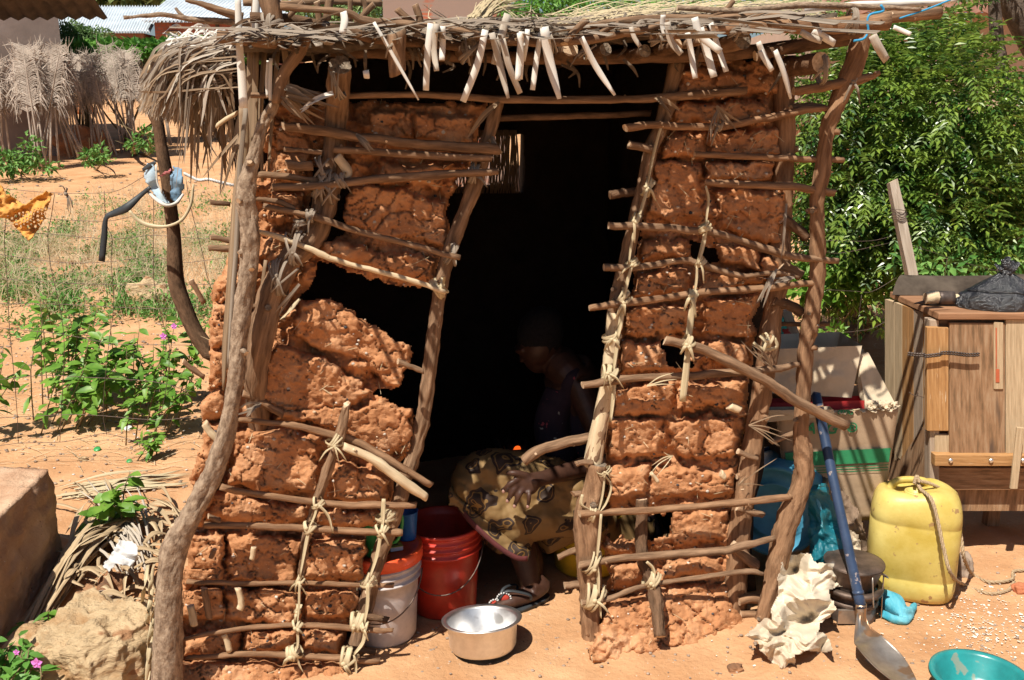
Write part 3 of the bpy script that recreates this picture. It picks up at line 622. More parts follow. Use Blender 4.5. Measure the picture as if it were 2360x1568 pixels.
for c, pts, wd, sharp in STR:
    pp = Tn(c, pts); mb = MB(); o = -.29-R_.uniform(0, .03)
    w3 = [P(u, v, o+.02*i*R_.uniform(-.4, .6)) for i, (u, v) in enumerate(pp)]; m = mpp(*pp[0], o)
    ww = wd*.27177*m*1.12
    ribbon(mb, w3, [ww*.92, ww, ww, ww*(.45 if sharp else .9)], Vector((R_.uniform(-.25, .25), -1, R_.uniform(0, .45))), .0035, cup=.13, point=False)
    build(mb, 'palm_strip', [M['palm_white' if R_.random() < .7 else 'palm_tan2']], HUT)
# dark leaf strips under the eave
mb = MB()
for k in range(34):
    u0 = R_.uniform(600, 1850); v0 = R_.uniform(70, 150); L = R_.uniform(25, 80)
    o = R_.uniform(-.2, -.02)
    a = P(u0, v0, o); b = P(u0+R_.gauss(0, 30), v0+L, o)
    ribbon(mb, [a, (a+b)/2+Vector((R_.gauss(0, .012), -.01, 0)), b], [.008, .01, .004], Vector((R_.gauss(0, .4), -1, .2)), 0, steps=3)
build(mb, 'eave_fringe', [M['palm_dark']], HUT, kind='stuff')
# drooping bundle of palm leaf at the left end of the roof
for nm, mt, cnt, sd in (('thatch_fringe', 'palm_old', 560, 1), ('thatch_fringe', 'palm_brown', 420, 2), ('thatch_fringe', 'palm_tan2', 160, 3)):
    mb = MB(); r = random.Random(sd)
    for k in range(cnt):
        o = r.uniform(.0, .5); su = r.uniform(430, 560); sv = r.uniform(92, 215) if sd == 2 else r.uniform(84, 150)
        if r.random() < .72: eu = r.uniform(318, 430); ev = 170+(eu-318)*.35+r.uniform(0, 95)
        else: eu = r.uniform(400, 545); ev = r.triangular(170, 320, 215) + (r.uniform(60, 170) if r.random() < .07 else 0)
        ev = max(ev, sv+10); mu = (su+eu)/2-(su-eu)*.12-8; mv = min(sv, ev)+(ev-sv)*.22+r.uniform(-6, 8)
        ribbon(mb, [P(su, sv, o), P(mu, mv, o), P(eu, ev, o)], [.004, r.uniform(.004, .010), r.uniform(.004, .007)], Vector((r.gauss(0, .3), -1, .5)), 0, steps=4, cup=r.uniform(-.3, .3), twist=r.uniform(-.9, .9), point=True)
    for k in range(16):
        o = r.uniform(.05, .4); su = r.uniform(440, 560); sv = r.uniform(215, 280); L = r.uniform(60, 210)
        ribbon(mb, [P(su, sv, o), P(su+r.gauss(0, 10), sv+L*.5, o), P(su+r.gauss(6, 16), sv+L, o)], [.008, .01, .004], Vector((r.gauss(0, .5), -1, .1)), 0, twist=r.uniform(-2, 2), point=True)
    build(mb, nm, [M[mt]], HUT)
mb = MB()
for k in range(110):                                  # curled bleached scraps on top of the bundle
    su = R_.uniform(370, 545); sv = R_.uniform(72, 130); o = R_.uniform(0, .3); a = R_.uniform(-.35, .5); L = R_.uniform(18, 70)
    c = P(su, sv, o); d = P(su+math.cos(a)*L, sv+math.sin(a)*L*.6, o)
    ribbon(mb, [c, (c+d)/2+Vector((0, 0, R_.uniform(-.01, .03))), d], [.003, .007, .003], Vector((R_.gauss(0, .6), -1, .8)), 0, twist=R_.uniform(-1.5, 1.5), cup=.2, point=True)
build(mb, 'curled_leaf', [M['palm_white']], HUT, kind='stuff')
mb = MB()
for (a, b, rr, o) in [((340, 160), (440, 150), 9, .1), ((500, 130), (440, 152), 10, .05), ((500, 290), (545, 262), 5, 0)]:
    m = mpp(*a, o); tube(mb, [P(*a, o), P((a[0]+b[0])/2, (a[1]+b[1])/2-2, o), P(*b, o)], rr*m, n=9, slant=1.2)
build(mb, 'roof_stick', ST, HUT)
# palm ribs and long leaves standing along the left corner
def strip(pts, wpx, off, mname, name='palm_leaf', th=.002, **k):
    mb = MB(); of = lerps(off, len(pts)); m = mpp(*pts[0], of[0])
    ww = [x*m for x in wpx] if hasattr(wpx, '__len__') else wpx*m
    ribbon(mb, [P(u, v, o) for (u, v), o in zip(pts, of)], ww, k.pop('nh', Vector((.1, -1, .2))), th, **k)
    return build(mb, name, [M[mname]], HUT)
strip([(547, -20), (551, 100), (557, 180), (561, 250)], [13, 16, 19, 20], -.17, 'palm_white', cup=.2, th=.005)
strip([(592, -20), (589, 30), (587, 86)], [16, 17, 16], -.14, 'palm_white', cup=.2, th=.005)
strip([(624, 135), (622, 190), (623, 232)], [8, 9, 8], -.16, 'palm_white'); strip([(617, 140), (614, 190), (616, 225)], [6, 7, 6], -.155, 'palm_white')
strip([(560, 245), (562, 330), (548, 450), (540, 560), (530, 690), (520, 800), (514, 900)], [20, 24, 24, 24, 22, 18, 5], -.06, 'palm_brown', cup=.3)
strip([(566, 250), (552, 400), (545, 560), (533, 720), (524, 850)], [10, 12, 12, 10, 4], -.085, 'palm_old', cup=.3)
for (a, b, c_, wd, o) in [((590, 110), (585, 300), (580, 520), 14, -.02), ((610, 115), (600, 260), (604, 420), 12, 0), ((577, 100), (575, 240), (570, 420), 16, .0), ((640, 120), (628, 250), (618, 400), 10, .0), ((655, 110), (660, 160), (662, 215), 14, -.05), ((596, 540), (590, 620), (582, 700), 9, -.04), ((612, 600), (600, 680), (580, 760), 8, -.05)]:
    strip([a, b, c_], [wd, wd, wd*.6], o, 'palm_brown', twist=.5)
# sprays of split leaf
def spray(a, b, n, spr, off, mname, wid=5, name='palm_leaf', seed=0):
    mb = MB(); r = random.Random(seed)
    for k in range(n):
        e = (b[0]+r.gauss(0, spr), b[1]+r.gauss(0, spr)); o = off+r.uniform(-.03, .02)
        m = ((a[0]+e[0])/2+r.gauss(0, 4), (a[1]+e[1])/2+r.gauss(0, 4)-4)
        ribbon(mb, [P(*a, off), P(*m, o), P(*e, o)], [wid*.0015, wid*.0015, wid*.0006], Vector((r.gauss(0, .4), -1, .4)), 0, twist=r.uniform(-.8, .8), point=True)
    return build(mb, name, [M[mname]], HUT)
spray((632, 195), (730, 225), 9, 14, -.16, 'palm_old', 6, seed=1); spray((640, 215), (750, 258), 8, 14, -.16, 'palm_brown', 6, seed=2); spray((632, 205), (712, 270), 6, 16, -.16, 'palm_brown', 6, seed=3)
spray((767, 215), (690, 252), 3, 4, -.18, 'palm_white', 9, seed=4); spray((690, 655), (640, 725), 3, 6, -.09, 'palm_old', 5, seed=5); spray((690, 690), (650, 745), 2, 6, -.09, 'palm_new', 5, seed=6)
spray((820, 310), (852, 345), 7, 7, -.09, 'palm_old', 5, seed=7); spray((1512, 225), (1545, 260), 3, 6, -.06, 'palm_brown', 9, seed=8)
spray((1150, 235), (1080, 320), 2, 6, -.06, 'palm_brown', 8, seed=9); spray((1650, 245), (1700, 300), 4, 14, -.08, 'palm_brown', 5, seed=10); spray((1655, 250), (1640, 330), 4, 10, -.08, 'palm_old', 3, seed=11)
spray((1790, 620), (1750, 700), 5, 6, -.1, 'palm_old', 5, seed=12); spray((1812, 470), (1800, 590), 3, 6, -.1, 'palm_old', 5, seed=13); spray((1780, 850), (1720, 800), 6, 12, -.09, 'palm_brown', 3, seed=14)
spray((1830, 640), (1775, 650), 7, 8, -.1, 'palm_old', 3, seed=15); spray((1725, 980), (1810, 1010), 6, 22, -.07, 'palm_brown', 2.5, seed=16); spray((1700, 1120), (1760, 1100), 6, 22, -.07, 'palm_brown', 2.5, seed=17)
spray((1550, 1050), (1500, 1075), 4, 18, -.08, 'palm_new', 2, seed=18); spray((1490, 890), (1560, 875), 3, 10, -.09, 'palm_new', 2.5, seed=19); spray((560, 300), (500, 420), 5, 20, .05, 'palm_brown', 6, seed=20)
spray((600, 930), (560, 950), 5, 8, -.04, 'palm_old', 5, seed=21)
# ties: leaf strip wound round stick and post, knot and tails
def tie(u, v, r, ang=0.0, off=-.075, loops=4, tails=2, mname='palm_new', seed=0, wd=6.5, tl=38):
    rr = random.Random(int(u*7+v)+seed); mb = MB(); c = P(u, v, off); m = mpp(u, v, off)
    for k in range(loops):
        a = ang+rr.uniform(-.75, .75); ax = Vector((math.cos(a), 0, -math.sin(a))); up = Vector((math.sin(a), 0, math.cos(a)))
        dp = Vector((0, -1, 0)); cc = c+ax*(k-(loops-1)/2)*m*wd*.7; R = r*m*(1.08+.1*k/loops)
        n0 = 12; pts = []
        for i in range(n0+1):
            t = 2*math.pi*i/n0; pts.append(cc+up*math.cos(t)*R*1.15+dp*math.sin(t)*R*1.05+ax*math.sin(t*.5+k)*m*3)
        base = len(mb.v); W_ = wd*m*rr.uniform(.7, 1.15)
        for i, p in enumerate(pts):
            nrm = (p-cc).normalized()
            mb.v += [p-ax*W_/2, p+nrm*.0022, p+ax*W_/2]
        for i in range(n0):
            for q in (0, 1): x = base+i*3+q; mb.face((x, x+1, x+4, x+3), 0, [(q*.008, i*.01), (q*.008+.008, i*.01), (q*.008+.008, i*.01+.01), (q*.008, i*.01+.01)])
    kc = c+Vector((rr.uniform(-.3, .3)*r*m, -r*m*1.15, rr.uniform(-.4, .4)*r*m))
    b_ = MB(); blob(mb, kc, (wd*m*.8, wd*m*.55, wd*m*.7), seed=u, amp=.3, nu=8, nv=6)
    for k in range(tails):
        a = rr.uniform(-2.6, -.5); L = tl*m*rr.uniform(.4, 1.2); d = Vector((math.cos(a), -.25, math.sin(a)))*L
        ribbon(mb, [kc, kc+d*.5+Vector((0, -.004, .006)), kc+d+Vector((0, .01, -.2*L))], [W_*.8, W_, W_*.5], Vector((rr.gauss(0, .4), -1, .3)), .001, twist=rr.uniform(-1, 1))
    return build(mb, 'palm_tie', [M[mname]], HUT)
PN, PO = 'palm_new', 'palm_old'
for a in [(752, 432, 30, .1, -.03, 8, 3, PO), (786, 417, 13, -.1, -.07, 5, 1, PO), (716, 497, 11, .2, -.07, 5, 1, PO), (690, 515, 12, 1.2, -.05, 4, 2, PO), (1042, 588, 20, .5, -.03, 4, 1, PO), (1010, 664, 19, -.4, -.03, 5, 1, PN, 0, 7), (680, 572, 32, .2, -.05, 5, 1, PO), (648, 640, 34, .2, -.06, 6, 3, PO),
          (770, 1018, 15, 1.1, -.08, 4, 4, PN, 1, 6, 44), (731, 1160, 12, .6, -.07, 4, 0, PN), (712, 1216, 13, .2, -.07, 4, 0, PN), (888, 1188, 18, 1.2, -.05, 4, 1, PN), (880, 1222, 14, .2, -.07, 4, 1, PN), (688, 1338, 10, .5, -.05, 3, 3, PN), (848, 1340, 15, .7, -.05, 4, 2, PN), (686, 1404, 9, .2, -.06, 3, 1, PN), (683, 1440, 10, .3, -.08, 3, 1, PN),
          (822, 1432, 17, .7, -.06, 5, 1, PN, 0, 8), (838, 1444, 11, .2, -.08, 3, 1, PN), (676, 1506, 13, .1, -.07, 5, 1, PN, 0, 9), (800, 1514, 18, .6, -.06, 5, 2, PN, 0, 9), (745, 395, 28, .1, -.02, 4, 0, PO), (1140, 338, 16, -.2, -.02, 4, 0, PO), (1090, 400, 18, .2, -.03, 4, 1, PO),
          (1490, 432, 17, .2, -.03, 4, 1, PN), (1462, 508, 13, .6, -.05, 4, 2, PN), (1455, 608, 13, .6, -.05, 4, 1, PN), (1432, 688, 18, .8, -.04, 5, 3, PN, 0, 8), (1408, 776, 17, .9, -.03, 4, 3, PN), (1402, 862, 17, .6, -.05, 6, 3, PN, 0, 7), (1622, 525, 13, .5, -.07, 4, 0, PN), (1612, 605, 11, .7, -.06, 4, 1, PN), (1592, 684, 13, .4, -.06, 4, 2, PN, 0, 8), (1582, 790, 14, .5, -.11, 4, 4, PN, 0, 8, 40),
          (1392, 1085, 13, 1.2, -.06, 3, 2, PN, 0, 4), (1362, 1180, 20, .8, -.04, 4, 0, PN), (1362, 1295, 24, .6, -.05, 4, 0, PN), (1364, 1372, 26, .6, -.05, 6, 1, PN, 0, 8), (1500, 1335, 18, .1, -.06, 5, 1, PN, 0, 8), (1655, 290, 10, 0, -.06, 3, 1, PO), (1765, 785, 14, 0, -.06, 3, 1, PN), (1960, 188, 12, .2, -.06, 3, 2, PO),
          (622, 60, 25, .3, -.22, 5, 3, PO), (777, 190, 30, .1, -.14, 6, 1, PO, 0, 5), (914, 100, 23, .1, -.27, 4, 1, PO), (1082, 120, 24, .3, -.22, 4, 0, PO), (1268, 100, 18, .2, -.27, 5, 0, PO), (1350, 115, 18, .2, -.22, 4, 1, PO), (1520, 90, 20, .9, -.26, 4, 1, PO), (1600, 70, 14, 1., -.26, 4, 1, PO), (1700, 70, 20, .9, -.26, 5, 0, PO), (1962, 50, 22, .3, -.27, 5, 1, PO), (1890, 160, 26, .3, -.2, 4, 0, PO)]:
    tie(*a)
def cord(pts, w_=6, off=-.085, **k): return strip(pts, [w_*.8, w_, w_*1.1, w_], off, 'palm_new', 'palm_cord', th=.0015, twist=k.pop('twist', 1.2), **k)
cord([(731, 1165), (724, 1190), (712, 1215)]); cord([(735, 1165), (756, 1190), (766, 1228)], 8, -.09); cord([(712, 1222), (703, 1262), (690, 1330)], 9); cord([(690, 1340), (688, 1400), (684, 1440)], 6); cord([(684, 1440), (686, 1480), (680, 1505)], 7); cord([(682, 1510), (690, 1535), (698, 1550)], 6)
cord([(884, 1150), (882, 1185), (880, 1222)], 11, -.08); cord([(878, 1228), (868, 1280), (850, 1335)], 9); cord([(848, 1345), (846, 1395), (838, 1440)], 9); cord([(842, 1445), (836, 1480), (815, 1508)], 9); cord([(816, 1510), (820, 1540), (818, 1560)], 7)
cord([(1524, 290), (1512, 330), (1500, 380), (1490, 432)], 7, -.05); cord([(1492, 435), (1478, 480), (1466, 512)], 8, -.06); cord([(1466, 512), (1455, 560), (1448, 608)], 6, -.07); cord([(1456, 612), (1445, 650), (1436, 692)], 8, -.07); cord([(1438, 692), (1430, 740), (1422, 780)], 11, -.06)
cord([(1426, 780), (1418, 820), (1412, 860)], 8, -.06); cord([(1418, 860), (1412, 920), (1406, 972)], 9, -.06); cord([(1626, 430), (1632, 460), (1625, 520)], 6, -.07); cord([(1628, 520), (1618, 570), (1606, 610)], 10, -.075); cord([(1606, 612), (1604, 650), (1596, 690)], 6, -.07)
cord([(1598, 690), (1592, 730), (1586, 780)], 14, -.08, twist=.3); cord([(1586, 795), (1580, 860), (1572, 926)], 15, -.115, twist=.2, nh=Vector((.1, -1, .1))); cord([(1394, 1090), (1388, 1140), (1378, 1180)], 5, -.07); cord([(1388, 1090), (1408, 1120), (1396, 1160), (1380, 1180)], 5, -.07)
cord([(1385, 1185), (1380, 1240), (1374, 1290)], 7, -.08); cord([(1342, 1140), (1340, 1165), (1372, 1182)], 8, -.06); cord([(1374, 1295), (1378, 1330), (1378, 1375)], 8, -.085); cord([(1380, 1375), (1382, 1400), (1384, 1425)], 6, -.085); cord([(1490, 1295), (1504, 1310), (1508, 1330)], 8, -.08)
cord([(1736, 790), (1760, 806), (1790, 800), (1785, 780)], 8, -.07, twist=.3)
# blue string at the right end of the roof
def string(pts, r, off, m_, name, parent=HUT):
    mb = MB(); tube(mb, [P(u, v, o) for (u, v), o in zip(pts, lerps(off, len(pts)))], r, n=6, cap=0, jit=0); return build(mb, name, [m_], parent)
M['blue_string'] = mat('blue_nylon', (.03, .25, .48), (.05, .33, .58), 90, 3, .6, .4, 300, .001)
string([(2190, 0), (2130, 24), (2072, 43)], .0028, -.2, M['blue_string'], 'blue_string')
string([(2029, 12), (2035, 26), (2005, 34), (1998, 50), (2000, 72), (1990, 90), (1967, 95)], .0035, -.3, M['blue_string'], 'blue_string')
# ------------------------------------------------------------------ things at the doorway
def plain(name, c, rough=.45, spec=.5, n=.06, bump=.05, **k):
    c2 = tuple(min(1, x*(1+n*3)) for x in c); c1 = tuple(x*(1-n*3) for x in c)
    return mat(name, c1, c2, k.pop('scale', 14), 5, rough, bump, 60, .003, spec, **k)
M['white_pl'] = plain('white_plastic_dusty', (.55, .49, .47), .45, spots=[(9, (.42, .30, .22), .66)])
M['red_pl'] = plain('red_plastic', (.50, .035, .018), .4, spots=[(7, (.36, .09, .05), .66)])
M['orange_pl'] = plain('orange_red_lid', (.78, .10, .03), .4)
M['green_pl'] = plain('green_plastic', (.07, .42, .12), .35, trans=.35)
M['blue_pl'] = plain('blue_plastic', (.03, .14, .42), .4, trans=.15)
M['yellow_pl'] = mat('yellow_plastic_scuffed', (.46, .33, .06), (.66, .53, .17), 5, 9, .42, .25, 60, .004, .4, spots=[(26, (.36, .22, .09), .66), (60, (.40, .27, .12), .70)])
M['yellow2'] = plain('yellow_bucket_plastic', (.62, .42, .03), .4)
M['teal_pl'] = plain('teal_plastic', (.02, .22, .22), .3, spots=[(14, (.20, .25, .20), .66)])
M['barrel'] = plain('blue_barrel_dusty', (.06, .25, .38), .45, spots=[(6, (.20, .16, .12), .62)])
M['tarp'] = plain('teal_sheet', (.008, .13, .17), .6)
M['alu'] = mat('aluminium', (.72, .71, .70), (.86, .85, .84), 30, 3, .40, .15, 14, .004, .5, metal=1.0, spots=[(8, (.42, .40, .38), .66)])
M['iron'] = mat('iron_rusty', (.06, .045, .04), (.15, .11, .09), 20, 6, .55, .4, 80, .003, .5, metal=.5)
M['steel_d'] = mat('steel_dirty', (.34, .29, .25), (.52, .46, .40), 12, 6, .38, .3, 60, .003, .5, metal=.8, spots=[(9, (.40, .25, .15), .58)])
M['blue_paint'] = plain('blue_paint_worn', (.03, .052, .105), .4, spots=[(38, (.26, .22, .22), .64)])
M['wire'] = mat('wire', (.10, .075, .065), (.20, .14, .11), 50, 3, .6, 0, 1, 0, .4, metal=.6)
M['match_lab'] = plain('matchbox_label', (.40, .33, .06), .6); M['match_side'] = plain('matchbox_side', (.45, .42, .48), .6)
def at_u(u, Y, z=0):                         # x of the pixel column u at distance Y and height z
    t = Y*cp-(z-H0)*sp; return (u-CU)/F*t
def bucket(name, label, u, Y, r, h, m, group=None, taper=.86, handle_side=1, rim=None):
    x = at_u(u, Y); z0 = gz(x, Y)+.002; t = thing(name, label, 'bucket', (x, Y, z0), group)
    mb = MB(); pr = [(0, .0), (r*taper*.96, .0), (r*taper, .008), (r*.93, h*.55), (r*.955, h*.72), (r*1.03, h*.725), (r*1.03, h*.745), (r*.965, h*.75), (r*.97, h*.81), (r*1.035, h*.815), (r*1.035, h*.83), (r*.975, h*.84), (r*.98, h*.88), (r*1.03, h*.885), (r*1.03, h*.90), (r*.985, h*.91), (r*.99, h*.96), (r*1.04, h*.965), (r*1.04, h), (r*.96, h), (r*.93, h*.9), (r*taper*.95, .012), (0, .012)]
    lathe(mb, pr, 40, (x, Y, z0), wob=.01, seed=u); build(mb, 'bucket_body', [m], t)
    mb = MB(); pts = []
    for k in range(13):
        a = math.pi*k/12; pts.append(Vector((x+math.cos(a)*r*1.06, Y-math.sin(a)*r*1.12, z0+h*.78-math.sin(a)*h*.42*handle_side)))
    tube(mb, pts, .0024, n=6, jit=0, steps=2); build(mb, 'bail_handle', [M['wire']], t)
    return t, x, Y, z0
WB, wx, wy, wz = bucket('plastic_bucket', 'dusty white bucket with an orange-red lid behind the left door post', 884, 2.90, .130, .305, M['white_pl'], 'buckets in the doorway')
mb = MB(); lathe(mb, [(.0, .013), (.118, .013), (.122, .018), (.138, .018), (.140, .012), (.140, -.022), (.137, -.022), (.136, .004), (0, .004)], 44, (wx, wy, wz+.305)); build(mb, 'lid', [M['orange_pl']], WB)
LZ = wz+.305+.014
bucket('plastic_bucket', 'open red bucket with a wire handle standing inside the doorway', 1022, 3.10, .138, .325, M['red_pl'], 'buckets in the doorway')
bucket('plastic_bucket', 'yellow bucket in the dark behind the right door post', 1352, 3.42, .15, .30, M['yellow2'], 'buckets in the doorway')
# green jug
def jug(name, label, cat_, u, dy, r0, r1, h, m, hs=1, dx=0):
    Y = wy+dy; x = at_u(u, Y, LZ)+dx; t = thing(name, label, cat_, (x, Y, LZ))
    mb = MB(); lathe(mb, [(0, 0), (r0, 0), (r0*1.02, .004), (r1*.97, h*.95), (r1*1.06, h*.985), (r1*1.06, h), (r1*.94, h), (r0*.93, .006), (0, .006)], 30, (x, Y, LZ)); build(mb, 'cup_body', [m], t)
    mb = MB(); c = Vector((x, Y, LZ)); d = Vector((1, -.25, 0)).normalized()
    tube(mb, [c+d*r1*.95+Vector((0, 0, h*.95)), c+d*(r1+.018)+Vector((0, 0, h*1.0)), c+d*(r1+.040)+Vector((0, 0, h*.93)), c+d*(r1+.036)+Vector((0, 0, h*.6)), c+d*(r1+.018)+Vector((0, 0, h*.33)), c+d*r0*1.0+Vector((0, 0, h*.28))], .0055, n=8, jit=0, steps=5)
    build(mb, 'handle', [m], t)
jug('plastic_jug', 'green plastic jug on the orange-red bucket lid', 'jug', 868, -.055, .040, .052, .15, M['green_pl'])
Y = wy+.06; x = at_u(938, Y, LZ); CUPT = thing('plastic_cup', 'blue plastic cup standing behind the green jug', 'cup', (x, Y, LZ))
mb = MB(); lathe(mb, [(0, 0), (.030, 0), (.031, .004), (.038, .098), (.040, .1), (.036, .1), (.028, .006), (0, .006)], 28, (x, Y, LZ)); build(mb, 'cup_body', [M['blue_pl']], CUPT)
mb = MB(); c = Vector((x, Y, LZ)); tube(mb, [c+Vector((-.036, -.01, .085)), c+Vector((-.062, -.02, .08)), c+Vector((-.06, -.02, .035)), c+Vector((-.032, -.01, .03))], .0045, n=7, jit=0, steps=5); build(mb, 'handle', [M['blue_pl']], CUPT)
Y = wy-.03; x = at_u(912, Y, LZ); MBX = thing('matchbox', 'small matchbox lying on the bucket lid beside the green jug', 'matchbox', (x, Y, LZ)); Rm = Matrix.Rotation(.35, 3, 'Z')
mb = MB(); box(mb, (x, Y, LZ+.0085), .042, .032, .013, Rm, 0); build(mb, 'match_tray', [M['match_side']], MBX, smooth=False)
mb = MB(); box(mb, (x, Y, LZ+.0165), .0425, .033, .002, Rm, 0); build(mb, 'printed_label', [M['match_lab']], MBX, smooth=False)
mb = MB(); box(mb, (x, Y, LZ+.0182), .016, .008, .001, Rm, 0); build(mb, 'black_mark', [M['iron']], MBX, smooth=False)
# aluminium pan
Y = 2.79; x = at_u(1114, Y); z0 = gz(x, Y)+.004; Rp = Matrix.Rotation(-.16, 3, 'X') @ Matrix.Rotation(-.05, 3, 'Y')
mb = MB(); lathe(mb, [(0, 0), (.085, .001), (.103, .008), (.111, .022), (.116, .095), (.121, .101), (.133, .105), (.134, .108), (.119, .107), (.113, .1), (.107, .024), (.098, .012), (0, .005)], 56, (x, Y, z0), Rp, wob=.015)
build(mb, 'cooking_pan', [M['alu']], None, (x, Y, z0), 'shiny aluminium cooking pan on the ground in the doorway', 'pan')
# small cooking fire inside
M['ember'] = mat('ember', (.9, .15, .02)); b_ = M['ember'].node_tree.nodes['Principled BSDF']; b_.inputs['Emission Color'].default_value = (1, .13, .015, 1); b_.inputs['Emission Strength'].default_value = .9
M['char'] = mat('charcoal', (.02, .018, .016), (.06, .05, .045), 30, 5, .9, .6)
fp = W(1192, 1036, 3.9); FR = thing('cooking_fire', 'clay hearth with a glowing ember deep in the dark room', 'fire', (fp.x, fp.y, gz(fp.x, fp.y)))
mb = MB(); lathe(mb, [(0, 0), (.16, 0), (.17, .05), (.15, fp.z-.03), (.12, fp.z-.03), (0, fp.z-.06)], 20, (fp.x, fp.y, 0), wob=.1); build(mb, 'clay_hearth', [M['mud2']], FR)
mb = MB(); blob(mb, fp, (.018, .014, .015), 3, .3, 12, 8); build(mb, 'ember', [M['ember']], FR)
mb = MB()
for k in range(5): tube(mb, [fp+Vector((.03*k-.06, .02, -.03)), fp+Vector((.05*k-.1, .16, -.01))], .014, n=7)
build(mb, 'firewood', [M['char']], FR)
# ------------------------------------------------------------------ yard on the right: wooden cart-like cabinet
UVw = dict(coord='UV', stretch=(6, .35, 1))
M['pl_orange'] = mat('plank_orange', (.31, .155, .06), (.52, .30, .135), 18, 7, .75, .4, 60, .003, c3=(.42, .22, .085), spots=[(30, (.62, .48, .33), .66)], **UVw)
M['pl_dark'] = mat('plank_dark', (.16, .095, .05), (.38, .25, .15), 20, 9, .8, .4, 50, .003, c3=(.30, .17, .09), coord='UV', stretch=(3, .35, 1), spots=[(3, (.12, .075, .05), .60)])
M['pl_light'] = mat('plank_light', (.38, .27, .16), (.58, .44, .28), 22, 9, .8, .35, 50, .003, spots=[(16, (.26, .16, .09), .68)], **UVw)
M['pl_grey'] = mat('plank_grey', (.30, .22, .16), (.50, .39, .29), 20, 7, .85, .5, 60, .003, **UVw)
M['pl_top'] = mat('tabletop_brown', (.22, .105, .05), (.37, .20, .11), 6, 7, .6, .3, 40, .003, c3=(.29, .145, .075), stretch=(.5, 4, 4))
M['paint_red'] = plain('red_stain', (.50, .12, .05), .7)
CY = 3.40; cl = W(2160, 730, CY); CX = cl.x; TZ = W(2160, 722, CY-.02).z
CART = thing('wooden_cabinet', 'rough wooden plank cabinet with brown tabletop at the right edge of the yard', 'cabinet', (CX+.4, CY+.2, 0))
def C(u, v, d=0.0): return W(u, v, CY+d)
def XP(u, v, X):
    r = ray(u, v); return EYE + r*(X/r.x)
mb = MB(); a = W(2163, 722, CY-.02); y1 = XP(2049, 683, a.x).y
hexa(mb, [Vector((a.x, a.y, TZ)), Vector((a.x+1.0, a.y, TZ)), Vector((a.x+1.0, y1, TZ)), Vector((a.x, y1, TZ)), Vector((a.x, a.y, TZ-.026)), Vector((a.x+1.0, a.y, TZ-.026)), Vector((a.x+1.0, y1, TZ-.026)), Vector((a.x, y1, TZ-.026))][::1])
o = build(mb, 'tabletop', [M['pl_top']], CART, smooth=False); mod(o, 'BEVEL', width=.004, segments=2)
def plank(u0, v0, u1, v1, d, m, th=.022, nm='plank', par=None, sk=(0, 0)):
    mb = MB(); f = [C(u0+sk[0], v0, d), C(u1+sk[0], v0+1.5, d), C(u1, v1, d), C(u0, v1, d)]
    k = [p+Vector((0, th, 0)) for p in f]; hexa(mb, f[::-1]+k[::-1]); o = build(mb, nm, [M[m]], par or CART, smooth=False); mod(o, 'BEVEL', width=.0025, segments=1); return o
plank(2142, 737, 2164, 1112, .005, 'pl_grey', nm='corner_post', th=.05)
plank(2164, 736, 2420, 800, .030, 'pl_dark', .02)
plank(2136, 754, 2186, 994, -.012, 'pl_orange'); plank(2188, 744, 2316, 1047, -.008, 'pl_dark', .02); plank(2290, 742, 2312, 898, -.014, 'pl_light', .006); plank(2318, 736, 2440, 1046, -.010, 'pl_light')
plank(2294, 850, 2303, 882, -.0165, 'paint_red', .002, 'red_stain'); plank(2294, 755, 2297, 848, -.0165, 'paint_red', .002, 'red_stain')
plank(2154, 1001, 2189, 1048, .0, 'pl_light'); plank(2154, 1048, 2440, 1075, -.03, 'pl_orange', .05, 'rail'); plank(2160, 1078, 2440, 1130, .03, 'pl_dark', .03, 'rail')
plank(2328, 985, 2345, 1128, -.055, 'pl_light', .012, sk=(16, 0)); plank(2137, 1000, 2155, 1130, .04, 'pl_dark', .03)
for u in (2190, 2283, 2357):
    mb = MB(); blob(mb, C(u, 1062, -.033), (.0095, .006, .0095), 1, 0, 14, 10, amp2=0); build(mb, 'bolt', [M['alu']], CART)
# left side planks (plane x = const), ragged lower ends
SX = CX+.012; ub = [2038, 2060, 2078, 2092, 2104, 2126, 2140]; bt = [1048, 1062, 1085, 1072, 1095, 1108]
for i in range(6):
    zt = TZ-.03; mb = MB(); r = random.Random(i); n = 5
    fY = lambda u: CY+.02+.40*(2160-u)/120
    top = []; bot = []
    for j in range(n+1):
        u = ub[i]+.6+(ub[i+1]-ub[i]-1.2)*j/n; Y = fY(u); tt = W(u, 720, Y); tt.z = zt; tt.x = at_u(u, Y, zt); top.append(tt); bot.append(W(u, bt[i]-r.uniform(0, 26)*(1 if j % 2 else .2), Y))
    th = Vector((.02, 0, 0))
    for j in range(n):
        H_ = .62; uvq = lambda a, b: [((j)*.02, 0), ((j+1)*.02, 0), ((j+1)*.02, H_), ((j)*.02, H_)]
        mb.quad(top[j], top[j+1], bot[j+1], bot[j], 0, uvq(0, 0)); mb.quad(bot[j]+th, bot[j+1]+th, top[j+1]+th, top[j]+th, 0, uvq(0, 0)); mb.quad(bot[j], bot[j+1], bot[j+1]+th, bot[j]+th); mb.quad(top[j+1], top[j], top[j]+th, top[j+1]+th)
    mb.quad(top[0], bot[0], bot[0]+th, top[0]+th); mb.quad(bot[n], top[n], top[n]+th, bot[n]+th)
    build(mb, 'plank', [M[['pl_light', 'pl_light', 'pl_orange', 'pl_orange', 'pl_grey', 'pl_orange'][i]]], CART, smooth=False)
mb = MB(); box(mb, (CX+.45, CY+.24, .50), .80, .34, .60); build(mb, 'inner_case', [M['pl_dark']], CART, smooth=False)
